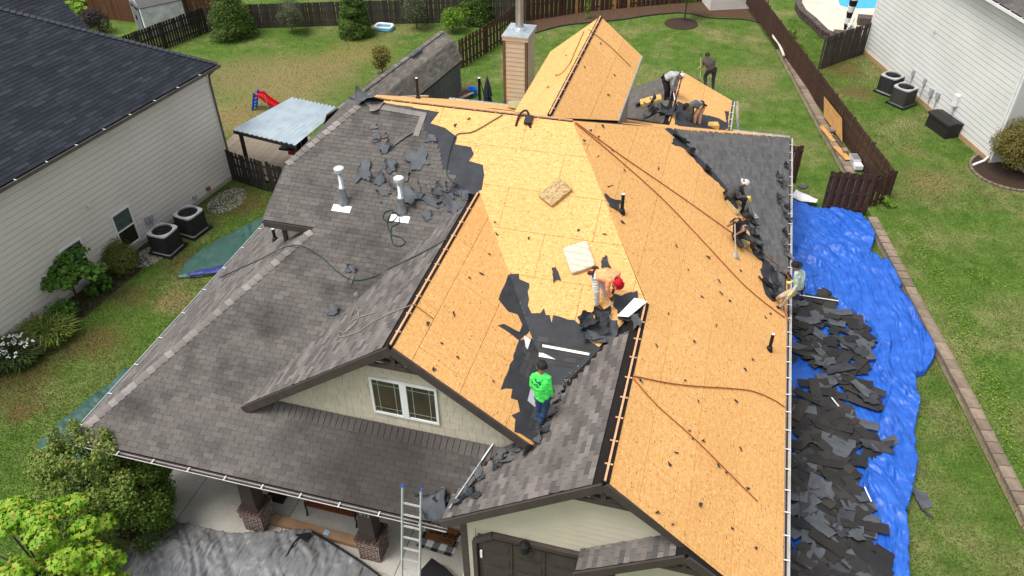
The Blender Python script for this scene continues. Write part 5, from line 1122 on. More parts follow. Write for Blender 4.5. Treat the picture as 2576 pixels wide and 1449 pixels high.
tarp('grey_tarp', [p[:2] for p in AT], .04, M['tgrey'], 'rumpled silver-grey tarpaulin over the front bed', .1, .03, lambda X, Y: .3*np.exp(-((X+11)**2+(Y-8.9)**2)/.8)+.25*np.exp(-((X+8.6)**2+(Y-9.2)**2)/.7)+.15*vnoise(X*.9, Y*.9, 5), seed=21, freq=1.4, ang=.8, iso=1.3)
# black hem with grommets across the grey tarp
def smooth_path(P, n=8):
    P = [np.asarray(p, float) for p in P]; P = [2*P[0]-P[1]]+P+[2*P[-1]-P[-2]]; out = []
    for i in range(1, len(P)-2):
        for j in range(n):
            t = j/n; out.append(.5*((2*P[i])+(-P[i-1]+P[i+1])*t+(2*P[i-1]-5*P[i]+4*P[i+1]-P[i+2])*t*t+(-P[i-1]+3*P[i]-3*P[i+1]+P[i+2])*t**3))
    return out+[P[-2]]
dep = None
hem = thing('tarp_hem', gp(785, 1338, .3), 'black grommeted hem running along the grey tarpaulin', 'tarp hem')
MB().tube(smooth_path([gp(*p, .38) for p in ((785, 1338), (820, 1358), (853, 1378), (906, 1412), (954, 1447), (1000, 1490))]), .03, 6).build('hem', M['blackp'], hem)
MB().tube(smooth_path([gp(*p, .44) for p in ((752, 1352), (738, 1368), (728, 1385), (710, 1425), (700, 1460))]), .025, 6).build('hem', M['blackp'], hem)
MB().prism([gp(*p, .42) for p in ((742, 1345), (785, 1339), (770, 1364))], (0, 0, .01)).build('hem_fold', M['blackp'], hem)
tag(MB().prism([gp(*p, .3) for p in ((1060, 1449), (1088, 1418), (1120, 1440), (1150, 1470), (1060, 1470))], (0, 0, .25)).build('black_bag', M['blackp']), 'crumpled black plastic bag beside the ladder foot', 'bag')
# ------------------------------------------------------------------ long gambrel shed
sh = thing('garden_shed', (-13.6, 33, 0), 'long grey board shed with worn gambrel shingle roof', 'shed')
sd_ = unit(V3(-13.65+14.63, 36.49-30.0, 0)); so_ = V3(sd_[1], -sd_[0], 0); s0 = V3(-14.63, 30.0, 0)-sd_*2.5; SL = 9.1
def sp(t, o, z): return s0+sd_*t+so_*o+V3(0, 0, z)
rz1, rz2, rz3 = 3.15, 2.72, 1.85; ro1, ro2 = .62, 1.02
ws = pm('grey_board', (.16, .165, .165), (.10, .105, .105), 4, .85, stretch=(6, 6, 1))
wl_ = MB().prism([sp(0, .9, 0), sp(SL-.1, .9, 0), sp(SL-.1, .9, 2.0), sp(0, .9, 2.0)], -so_*.1).build('wall', M['gapdark'], sh)
MB().prism([sp(SL-.1, .9, 0), sp(SL-.1, -.9, 0), sp(SL-.1, -.9, 1.9), sp(SL-.1, -.6, 2.7), sp(SL-.1, 0, 3.05), sp(SL-.1, .6, 2.7), sp(SL-.1, .9, 1.9)], -sd_*.08).build('end_wall', ws, sh)
MB().prism([sp(0, -.9, 0), sp(SL-.1, -.9, 0), sp(SL-.1, -.9, 1.95), sp(0, -.9, 1.95)], so_*.08).build('wall', ws, sh)
me = None
for i in range(int(SL/.15)):
    mx = Matrix.Translation(sp(i*.15+.075, .91, 1.0)) @ Matrix.Rotation(math.atan2(sd_[1], sd_[0]), 4, 'Z')
    if me is None: me = MB().box((-.07, -.012, -1.0), (.07, .012, 1.0)).build('wall_board', pm('grey_boards', (.15, .155, .155), (.09, .095, .095), 3, .85, stretch=(5, 5, 1), objvar=.3), wl_, matrix=mx).data
    else: link('wall_board', me, wl_, mx)
rf = MB()
for o1, z1, o2, z2 in ((0, rz1, ro1, rz2), (ro1, rz2, ro2, rz3), (0, rz1, -ro1, rz2), (-ro1, rz2, -ro2, rz3)): rf.prism([sp(-.1, o1, z1-.02), sp(SL, o1, z1-.02), sp(SL, o2, z2-.02), sp(-.1, o2, z2-.02)], (0, 0, -.05))
rfo = rf.build('roof', M['under'], sh); ss = Shingles()
for sg in (1, -1):
    for o1, z1, o2, z2 in ((0, rz1, ro1, rz2), (ro1, rz2, ro2, rz3)):
        pl = Plane(sp(0, sg*o1, z1), (sg*so_[0], sg*so_[1]), (z1-z2)/(o2-o1)); Lp = math.hypot(z1-z2, o2-o1)
        ss.fill(pl, [pl.uv(sp(-.1, sg*o1, z1)), pl.uv(sp(SL, sg*o1, z1)), pl.uv(sp(SL, sg*o2, z2)), pl.uv(sp(-.1, sg*o2, z2))], .002)
ss.build(M['shs'], rfo, n_ind=200, rank=lambda t: 0 if t[0].h@so_ > 0 else 1)
roofo_, roofo = roofo, rfo; caps(sp(-.1, 0, rz1+.01), sp(SL, 0, rz1+.01), .12, None); roofo = roofo_
MB().obox(sp(6.2, .12, rz1-.02), sd_*.45, so_*.1, V3(0, 0, .05)).build('ridge_vent', M['felt2'], rfo)
shw = thing('old_window', sp(4.5, 1.0, .9), 'white framed old sash leaning on the grey shed wall', 'window'); a = sp(4.6, .96, 1.0)
f = MB()
for s0_, s1_, z0, z1 in ((-.3, .3, .55, .62), (-.3, .3, -.1, -.03), (-.3, -.24, -.03, .55), (.24, .3, -.03, .55), (-.24, .24, .24, .28)): f.obox(a+sd_*(s0_+s1_)/2+(0, 0, (z0+z1)/2+.2), sd_*(s1_-s0_)/2, so_*.02, V3(0, 0, (z1-z0)/2))
f.build('sash', M['white'], shw); MB().obox(a+(0, 0, .45)-so_*.01, sd_*.24, so_*.006, V3(0, 0, .29)).build('pane', M['glass'], shw); MB().obox(a+(0, 0, .45)-so_*.022, sd_*.36, so_*.006, V3(0, 0, .42)).build('surround', M['trim'], shw)
# umbrella, pole, tub, planks behind the roof
up = gp(1227, 248, 1.4); um = thing('patio_umbrella', (up[0], up[1], 0), 'closed dark navy patio umbrella beside the chimney', 'umbrella')
uz = lambda z: V3(up[0], up[1], z)
nv = pm('navy_cloth', (.018, .022, .036), (.03, .035, .05), 6, .8); b = MB(); n = 14; V = []
for r, z in ((.19, .7), (.2, 1.2), (.15, 1.5), (.2, 1.52), (.13, 2.0), (.05, 2.35), (.02, 2.42)):
    V += [uz(z)+V3(math.cos(2*math.pi*j/n), math.sin(2*math.pi*j/n), 0)*r*(1.12 if j % 2 else .8) for j in range(n)]
b.add(V, [(i*n+j, i*n+(j+1) % n, (i+1)*n+(j+1) % n, (i+1)*n+j) for i in range(6) for j in range(n)]+[tuple(range(6*n, 7*n))]); b.build('canopy', nv, um)
MB().tube([uz(0), uz(2.5)], .025, 8).build('pole', M['blackp'], um)
pp = gp(1207, 250, 1.3); ps = thing('umbrella_stand', (pp[0], pp[1], 0), 'black cantilever mast with slanted strut beside the closed umbrella', 'mast')
MB().box((pp[0]-.05, pp[1]-.05, 0), (pp[0]+.05, pp[1]+.05, 2.35)).build('mast', M['blackp'], ps); MB().tube([(pp[0]+.05, pp[1], 2.25), (pp[0]+.3, pp[1]+.1, 1.0)], .02, 6).build('strut', M['blackp'], ps); MB().box((pp[0]-.055, pp[1]-.055, 2.35), (pp[0]+.055, pp[1]+.055, 2.37)).build('mast_cap', M['white'], ps)
tp_ = gp(1187, 226, .3); tag(MB().lathe(tp_*(1, 1, 0), [(.2, 0), (.27, .35), (.29, .36), (.26, .33), (.18, .05)], 18).build('bucket', pm('blue_plastic', (.015, .18, .7), rough=.4)), 'bright blue tub at the end of the grey shed', 'bucket')
for i, (a_, b_) in enumerate((((1148, 246), (1180, 225)), ((1140, 244), (1172, 222)), ((1156, 248), (1190, 232)))):
    tag(MB().beam(gp(*a_, .1+.02*i), gp(*b_, .3), .22, .03).build('plank', pm('old_plank_%d' % i, ((.16, .09, .05), (.22, .13, .07), (.3, .22, .13))[i])), ('rust brown', 'mid brown', 'pale tan')[i]+' plank lying beside the blue tub', 'plank', 'planks by the grey shed')
# patio cover with deck
deckm = pm('deck_board', (.30, .25, .19), (.22, .18, .135), 5, .9, stretch=(1, 8, 1), objvar=.25)
dk = thing('deck', (-18, 27, 0), 'weathered board deck under the metal patio cover', 'deck'); c4 = [gp(*p, z) for *p, z in ((587, 327, 2.3), (737, 246, 2.5), (860, 272, 2.5), (746, 366, 2.3))]
dx0, dy0, dx1, dy1 = -21.6, 26.0, -14.2, 30.0
for i in range(int((dx1-dx0)/.145)):
    x = dx0+i*.145; MB().box((x, dy0+(x-dx0)*-.1, .12), (x+.138, dy1, .15)).build('deck_board', deckm, dk) if i == 0 else link('deck_board', bpy.data.objects['deck_board'].data, dk, Matrix.Translation((i*.145, 0, 0)))
MB().box((dx0, dy0+.05, .0), (dx1, dy1-.05, .11)).build('deck_frame', M['fenced'], dk)
pc = thing('patio_cover', (-17, 27, 0), 'corrugated light metal patio roof on posts', 'patio cover')
n = 26; V = []; 
for i in range(n+1):
    t = i/n; zz = .05*math.cos(i*math.pi)
    for e0_, e1_ in ((c4[0], c4[3]), (c4[1], c4[2])): V.append(e0_+(e1_-e0_)*t+V3(0, 0, zz))
F = [(2*i, 2*i+1, 2*i+3, 2*i+2) for i in range(n)]
for i in range(n):
    q = [V[k] for k in F[i]]; MB().prism(q, (0, 0, -.008)).build('roof_rib', M['roofmetal'] if 'roofmetal' in M else M.setdefault('roofmetal', pm('roof_metal', (.52, .6, .64), (.42, .49, .53), 2, .4, metal=.3)), pc)
for k, (u, w_) in enumerate(((.06, .04), (.94, .04), (.06, .95), (.94, .95))):
    p = (c4[0]*(1-u)+c4[3]*u)*(1-w_)+(c4[1]*(1-u)+c4[2]*u)*w_; MB().box((p[0]-.06, p[1]-.06, .1), (p[0]+.06, p[1]+.06, p[2]-.13)).build('post', M['fenced'], pc)
for a_, b_ in ((c4[0], c4[3]), (c4[1], c4[2])): MB().beam(a_+(0, 0, -.09), b_+(0, 0, -.09), .06, .12).build('beam', M['fenced'], pc)
sw = thing('porch_swing', (-16.1, 26.3, .2), 'dark swing seat with red cushion hanging under the metal patio roof', 'swing'); p = gp(740, 385, 1.0)
MB().obox(p+(-.1, .2, .15), (.55, 0, 0), (0, .3, 0), (0, 0, .04)).build('seat', M['blackp'], sw); MB().obox(p+(-.1, .5, .45), (.55, 0, 0), (0, .05, 0), (0, 0, .3)).build('back', M['blackp'], sw)
MB().obox(p+(0, -.1, .1), (.14, 0, 0), (0, .14, 0), (0, 0, .06)).build('cushion', pm('red_cloth', (.4, .02, .02)), sw)
for s in (-.5, .4): MB().tube([p+(s, 0, .2), p+(s, .1, 1.3)], .012, 5).build('chain', M['galv'], sw)
# toys
sl_ = gp(655, 275); tl_ = thing('toy_slide', sl_, 'small plastic slide with red chute and blue steps', 'slide'); red = pm('red_plastic', (.6, .012, .02), rough=.4); blu = pm('blue_plastic2', (.01, .08, .5), rough=.4)
path = [sl_+V3(.0, 0, .75), sl_+V3(.25, .02, .72), sl_+V3(.6, .05, .4), sl_+V3(.95, .1, .15), sl_+V3(1.25, .15, .1)]
for i in range(4):
    b = MB(); p, q = path[i], path[i+1]; b.beam(p, q, .42, .03); b.beam(p+(0, .2, .07), q+(0, .2, .07), .04, .16); b.beam(p+(0, -.2, .07), q+(0, -.2, .07), .04, .16); b.build('chute', red, tl_)
for s in (-.2, .2): MB().beam(sl_+V3(-.32, s, 0), sl_+V3(-.02, s, .95), .09, .07).build('ladder_side', blu, tl_)
for i in range(4): MB().beam(sl_+V3(-.28+i*.075, -.2, .14+i*.2), sl_+V3(-.28+i*.075, .2, .14+i*.2), .09, .05).build('step', blu, tl_)
q = gp(678, 288); sv = thing('garden_shovel', q, 'dark handled shovel standing by the red slide', 'shovel'); MB().tube([q, q+(-.1, .1, 1.0)], .016, 6).build('shaft', M['galv'], sv); MB().tube([q+(-.1, .1, 1.0), q+(-.17, .1, 1.08), q+(-.16, .1, 1.17), q+(-.05, .1, 1.17), q+(-.03, .1, 1.08), q+(-.1, .1, 1.0)], .016, 6).build('handle', M['blackp'], sv)
q = gp(967, 74); tp2 = thing('paddling_pool', q, 'small inflatable white and blue paddling pool by the back fence', 'pool')
for i, (z, m_) in enumerate(((.07, pm('aqua', (.1, .5, .75), rough=.3)), (.2, M['white']))):
    R = rrect(.5, .25, 6); MB().tube([(q[0]+x, q[1]+y*.7, z) for x, y in R]+[(q[0]+R[0][0], q[1]+R[0][1]*.7, z)], .085, 8, caps=False).build('tube_ring', m_, tp2, True)
MB().prism([(q[0]+x*.95, q[1]+y*.66, .05) for x, y in rrect(.5, .25, 6)], (0, 0, .02)).build('floor', pm('aqua_floor', (.2, .6, .8)), tp2)
# white plastic shed beyond the fence
ws0 = gp(345, 70); pst = thing('plastic_shed', ws0, 'white plastic shed with grey double doors and grey shingle roof', 'shed')
e1 = gp(378, 100)-ws0; e1 = unit(e1*(1, 1, 0)); e2 = V3(-e1[1], e1[0], 0); e2 = e2 if e2[1] > 0 else -e2; wdt = 2.1
Q = lambda a, b, z: ws0+e1*a+e2*b+V3(0, 0, z)
wpl = pm('white_plastic', (.66, .67, .66), (.45, .45, .43), 2.5, .5)
MB().prism([Q(0, 0, 0), Q(wdt, 0, 0), Q(wdt, 0, 1.75), Q(wdt*.8, 0, 2.2), Q(wdt*.5, 0, 2.42), Q(wdt*.2, 0, 2.2), Q(0, 0, 1.75)], e2*2.4).build('body', wpl, pst)
for k, (a_, z0, b_, z1) in enumerate(((wdt*.5, 2.45, wdt*.8, 2.23), (wdt*.8, 2.23, wdt*1.03, 1.72), (wdt*.5, 2.45, wdt*.2, 2.23), (wdt*.2, 2.23, -.06, 1.72))):
    MB().prism([Q(a_, -.08, z0), Q(b_, -.08, z1), Q(b_, 2.5, z1), Q(a_, 2.5, z0)], (0, 0, .04)).build('roof_slope', M['shr'][1], pst)
gdoor = pm('grey_door', (.17, .18, .2), (.15, .16, .18), 2, .5)
for s in (0, 1):
    x0 = .33+s*.74; d_ = MB().prism([Q(x0, -.03, .1), Q(x0+.7, -.03, .1), Q(x0+.7, -.03, 1.75+(.2 if s == 0 else 0)), Q(x0, -.03, 1.75+(.0 if s == 0 else .2))], -e2*.03).build('door', gdoor, pst)
    for k in range(3): MB().prism([Q(x0+.1+k*.19, -.062, 1.5), Q(x0+.24+k*.19, -.062, 1.5), Q(x0+.24+k*.19, -.062, 1.66), Q(x0+.1+k*.19, -.062, 1.66)], -e2*.01).build('door_pane', M['glass'], d_)
    MB().obox(Q(1.04+(.06 if s else -.04), -.09, .95), e1*.025, e2*.02, V3(0, 0, .13)).build('handle', M['blackp'], d_)
# siding-clad shed at the top
q0, q1 = gp(1785, 27), gp(1885, 22); bs = thing('vinyl_shed', q0, 'pale vinyl sided shed behind the young tree', 'shed'); dv = unit(q1-q0); ov = V3(dv[1], -dv[0], 0); Ls = np.linalg.norm(q1-q0)
bsw = MB().prism([q0-ov*.03, q1-ov*.03, q1-ov*.03+(0, 0, 2.1), q0-ov*.03+(0, 0, 2.1)], -ov*1.8).build('body', M['vinylL'], bs)
for z in np.arange(.02, 2.0, .13): MB().prism([q0+(0, 0, z)-ov*.03, q0+(0, 0, z)+ov*.01, q0+(0, 0, z+.115)-ov*.0, q0+(0, 0, z+.115)-ov*.03], q1-q0).build('siding_board', M['vinylL'], bsw)
# black bed edging and drain pipe
tag(MB().tube(smooth_path([gp(*p, .03) for p in ((1324, 90), (1420, 64), (1560, 50), (1640, 38), (1720, 33), (1790, 45), (1870, 49), (1930, 62))]), .04, 6).build('lawn_edging', M['blackp']), 'black edging strip along the red mulch bed', 'edging')
tag(MB().tube(smooth_path([gp(*p, .62) for p in ((1928, 38), (1935, 58), (1945, 75), (1946, 92), (1958, 108), (1966, 125), (1972, 140))]), .07, 8).build('drain_pipe', pm('cream_pipe', (.62, .57, .47), (.5, .45, .37), 6), smooth=True), 'cream corrugated drain pipe lying on the far end of the retaining wall', 'pipe')
# deck box by the white house
q = gp(2368, 330, RZ); db = thing('deck_box', q, 'black plastic storage box on the lawn by the white wall', 'storage box', local=True, rz=math.atan2(rd[1], rd[0])+.12); bm_ = pm('box_plastic', (.018, .016, .016), (.025, .022, .021), 20, .5)
MB().prism([(-.72, -.36, 0), (.72, -.36, 0), (.68, -.34, .6), (-.68, -.34, .6)], (0, .7, 0)).build('tub', bm_, db)
MB().prism([(-.75, -.4, .6), (-.75, -.38, .68), (-.75, 0, .74), (-.75, .36, .68), (-.75, .38, .6)], (1.5, 0, 0)).build('lid', bm_, db)
# leaning sheet, boards and stones on the retaining wall
cd = unit((capline[4]-capline[2])*(1, 1, 0)); cs_ = V3(-cd[1], cd[0], 0); cs_ = cs_ if cs_[0] > 0 else -cs_
a = gp(2088, 305, .5); b = gp(2120, 352, .5)
ls = MB().prism([gp(*p, z) for *p, z in ((2072, 292, .5), (2118, 357, .5), (2117, 298, 1.3), (2073, 243, 1.3))], cs_*.015).build('osb_sheet', osb_mat('osb_offcut', .95)); tag(ls, 'strand-board offcut leaning on the brown slat fence', 'board')
wb = pm('stack_board', (.55, .3, .1), (.42, .21, .07), 6)
for i, (p0, p1, w_, lab) in enumerate((((2066, 318), (2098, 356), .2, 'orange plywood strip on the retaining wall nearest the leaning sheet'), ((2098, 340), (2125, 378), .16, 'brown board on the retaining wall under a paving stone'), ((2102, 368), (2135, 402), .28, 'orange plywood strip beside the metal cooker'))):
    tag(MB().beam(gp(*p0, .48+.02*i), gp(*p1, .48+.02*i), w_, .03).build('loose_board', wb if i != 1 else M['bark']), lab, 'board')
for i, p in enumerate(((2095, 326), (2126, 378))): tag(MB().obox(gp(*p, .58), cd*.16, cs_*.1, V3(0, 0, .05)).build('paving_stone', M['block']), ('paving stone weighing boards down near the leaning sheet', 'paving stone weighing boards down near the metal cooker')[i], 'stone')
q = gp(2148, 408, .45); ck = thing('cooker', q, 'silver metal cooker lying on the retaining wall behind the gate', 'cooker'); MB().obox(q+(0, 0, .12), cd*.3, cs_*.17, V3(0, 0, .13)).build('body', M['alu'], ck); MB().obox(q+(0, 0, .26), cd*.2, cs_*.14, V3(0, 0, .012)).build('hob', M['galv'], ck); MB().obox(q+cd*.5+(0, 0, .1), cd*.18, cs_*.16, V3(0, 0, .09)).build('panel', M['white'], ck)
tag(MB().tube(smooth_path([gp(*p, .5) for p in ((2150, 395), (2165, 415), (2180, 435), (2190, 455))]), .06, 8).build('black_pipe', M['blackp'], smooth=True), 'black pipe along the foot of the slat fence', 'pipe')
# ------------------------------------------------------------------ pool terrace beyond the old fence
PZ = .75
tz = [gp(*p, PZ) for p in ((2013, -25), (2008, 8), (2020, 28), (2045, 48), (2075, 78), (2098, 88), (2150, 95), (2260, 60), (2300, -30))]
tag(MB().prism([(p[0], p[1], PZ) for p in tz], (0, 0, -.7)).build('pool_terrace', pm('pale_paving', (.62, .56, .46), (.52, .46, .37), 1.2, .8)), 'pale stone pool terrace', kind='structure')
wat = pm('pool_water', (.01, .28, .62), (.03, .42, .75), 9, .15, .4, 14); pw_ = [gp(*p, PZ+.006) for p in ((2108, -30), (2110, 5), (2113, 13), (2130, 18), (2160, 21), (2200, 20), (2250, 0), (2250, -30))]
tag(MB().prism(pw_, (0, 0, -.004)).build('pool_water', wat), 'bright blue pool water', kind='structure')
stn = pm('dark_terrace_stone', (.13, .10, .085), (.085, .066, .056), 6, .9, .3, objvar=.35); tw = thing('terrace_wall', tz[1]*(1, 1, 0), 'curved dark stone wall edging the pool terrace', 'wall')
for a, b in polywalk([np.asarray(p) for p in tz[:6]], .34):
    d = unit((b-a)*(1, 1, 0)); c = (a+b)/2
    for k in range(4): MB().obox((c[0]+d[0]*(.08 if k % 2 else 0), c[1]+d[1]*(.08 if k % 2 else 0), RZ+.02+k*.115+.05), d*np.linalg.norm(b-a)*.47, V3(-d[1], d[0], 0)*(.15 if k < 3 else .19), V3(0, 0, .052)).build('stone', stn, tw)
for i, (p, w_, h_, lab) in enumerate((((2112, 92), .35, .28, 'larger dark stone step block behind the old picket fence'), ((2098, 96), .26, .2, 'smaller dark stone step block behind the old picket fence'), ((2175, 60), .42, .42, 'dark stone pier beside the white house corner'))):
    q = gp(*p, PZ); tag(MB().obox(q+(0, 0, h_/2), (w_, 0, 0), (0, w_*.8, 0), (0, 0, h_/2)).build('stone_block', stn), lab, 'stone')
uq = gp(2123, 85, PZ); su = thing('striped_umbrella', uq, 'closed black and white striped umbrella by the pool', 'umbrella')
for i in range(7):
    z0, z1 = .25+i*.33, .25+(i+1)*.33; r0 = .1+.035*i
    MB().lathe(uq+V3(.02*i, 0, z0), [(r0*.8, 0), (r0*.8+.04, z1-z0)], 12).build('canopy_band', M['blackp'] if i % 2 == 0 else M['white'], su)
MB().tube([uq, uq+V3(.12, 0, 2.9)], .025, 6).build('pole', M['white'], su)
# ------------------------------------------------------------------ people
EFW = V3(math.sin(YAW), math.cos(YAW), 0); ERT = V3(math.cos(YAW), -math.sin(YAW), 0)
def crop_map(x0, y0, sc): return lambda X, Y: ((x0+sc*X)/1.490683, (y0+sc*Y)/1.490683)
def solve(pose):
    """joints given as a direction of view and a depth (m) behind the reference foot; feet rest on the roof plane"""
    mp_, J = pose['map'], {}
    ref = pose['foot'](*mp_(*pose['ref'])); c0 = float(EFW@ref)
    for k, v in pose['j'].items():
        J[k] = onp(*mp_(v[0], v[1]), EFW, c0+v[2])
    return J, ref
cA = crop_map(2180, 980, .1656); cB = crop_map(1940, 1330, .2070); cC = crop_map(2680, 640, .2484); cE = crop_map(2840, 950, .17255); cF = crop_map(2330, 180, .23462)
roofpt = lambda pl: (lambda x, y: pl.px(x, y))
POSES = {
 'orange': dict(map=cA, foot=roofpt(PF), ref=(400, 1040), face=(.55, -.35, -.75), j=dict(pelvis=(300, 290, .12), chest=(560, 300, .0), neck=(740, 370, -.10), head=(815, 470, -.18), shL=(640, 440, -.22), elL=(590, 620, -.20), wrL=(665, 810, -.12), shR=(830, 270, .08), elR=(800, 470, .12), wrR=(735, 640, .02), hipL=(310, 340, .03), knL=(345, 680, -.05), anL=(350, 965, .02), toL=(455, 1075, -.06), hipR=(400, 330, .22), knR=(505, 600, .22), anR=(560, 815, .30), toR=(690, 880, .25))),
 'green': dict(map=cB, foot=lambda x, y: gp(x, y, zT+.02), ref=(390, 1260), face=(-.35, .9, -.2), j=dict(pelvis=(460, 770, .02), chest=(425, 560, .0), neck=(425, 340, .02), head=(440, 215, .04), shL=(290, 400, .04), elL=(262, 560, .08), wrL=(330, 630, .25), shR=(555, 420, -.02), elR=(600, 600, -.04), wrR=(635, 745, .02), hipL=(405, 785, .04), knL=(390, 1010, .10), anL=(350, 1215, .06), toL=(345, 1240, .14), hipR=(525, 785, 0), knR=(500, 1015, .03), anR=(410, 1235, .0), toR=(420, 1262, .14))),
 'grey': dict(map=cC, foot=roofpt(PR), ref=(300, 600), face=(.7, .1, -.6), j=dict(pelvis=(215, 375, .25), chest=(290, 300, .22), neck=(390, 215, .2), head=(450, 195, .17), shL=(335, 265, .05), elL=(360, 395, -.02), wrL=(490, 395, -.02), shR=(400, 245, .32), elR=(430, 360, .35), wrR=(505, 425, .12), hipL=(230, 410, .16), knL=(320, 560, .0), anL=(215, 480, .3), toL=(165, 430, .4), hipR=(290, 400, .34), knR=(455, 425, .12), anR=(425, 555, .25), toR=(425, 640, .14))),
 'black': dict(map=cC, foot=roofpt(PR), ref=(360, 1170), face=(.65, -.2, -.7), j=dict(pelvis=(360, 970, .2), chest=(385, 850, .18), neck=(410, 745, .18), head=(470, 695, .14), shL=(310, 745, .16), elL=(200, 835, .02), wrL=(305, 760, -.1), shR=(470, 790, .12), elR=(435, 900, -.02), wrR=(335, 955, -.1), hipL=(310, 975, .2), knL=(405, 1135, -.08), anL=(310, 1070, .26), toL=(280, 1040, .38), hipR=(430, 975, .16), knR=(585, 1060, -.02), anR=(560, 1150, .24), toR=(600, 1200, .16))),
 'mint': dict(map=cE, foot=roofpt(PR), ref=(450, 1200), face=(-.9, .2, -.3), j=dict(pelvis=(900, 770, .10), chest=(930, 560, .12), neck=(880, 380, .14), head=(835, 275, .12), shL=(845, 450, .0), elL=(860, 690, -.08), wrL=(745, 855, -.12), shR=(985, 420, .28), elR=(900, 570, .34), wrR=(740, 620, .38), hipL=(850, 800, .04), knL=(655, 960, -.02), anL=(510, 1150, .0), toL=(370, 1185, .06), hipR=(870, 770, .2), knR=(520, 930, -.02), anR=(440, 1000, .28), toR=(320, 890, .3))),
 'white': dict(map=cF, foot=roofpt(PSl), ref=(720, 840), face=(.6, -.3, -.75), j=dict(pelvis=(695, 480, .05), chest=(800, 425, .0), neck=(905, 425, -.05), head=(945, 455, -.08), shL=(860, 450, -.2), elL=(825, 580, -.2), wrL=(835, 700, -.1), shR=(900, 410, .12), elR=(880, 545, .1), wrR=(848, 705, -.02), hipL=(690, 510, -.04), knL=(715, 660, -.1), anL=(705, 825, .0), toL=(730, 855, -.08), hipR=(735, 505, .15), knR=(760, 650, .1), anR=(745, 780, .2), toR=(785, 800, .16))),
 'dark': dict(map=cF, foot=roofpt(PSr), ref=(1460, 650), face=(-.3, .8, -.55), j=dict(pelvis=(1445, 345, .02), chest=(1405, 250, .08), neck=(1390, 170, .16), head=(1378, 130, .22), shL=(1325, 205, .18), elL=(1312, 275, .38), wrL=(1272, 310, .22), shR=(1470, 205, .1), elR=(1500, 285, .05), wrR=(1440, 325, .2), hipL=(1400, 360, .06), knL=(1340, 450, .3), anL=(1345, 585, .12), toL=(1300, 600, .16), hipR=(1485, 365, .0), knR=(1470, 500, .06), anR=(1465, 635, .0), toR=(1450, 665, -.04))),
 'khaki': dict(map=cF, foot=roofpt(PSr), ref=(1240, 1215), face=(-.6, -.2, -.8), j=dict(pelvis=(1285, 915, .05), chest=(1205, 880, .0), neck=(1110, 900, -.05), head=(1050, 935, -.1), shL=(1115, 915, -.2), elL=(1110, 1050, -.18), wrL=(1075, 1165, -.1), shR=(1150, 880, .12), elR=(1145, 1010, .1), wrR=(1105, 1160, .02), hipL=(1250, 940, -.03), knL=(1180, 1085, -.06), anL=(1165, 1205, -.02), toL=(1140, 1228, -.06), hipR=(1300, 950, .12), knR=(1255, 1090, .05), anR=(1245, 1210, .05), toR=(1222, 1232, .0))),
}
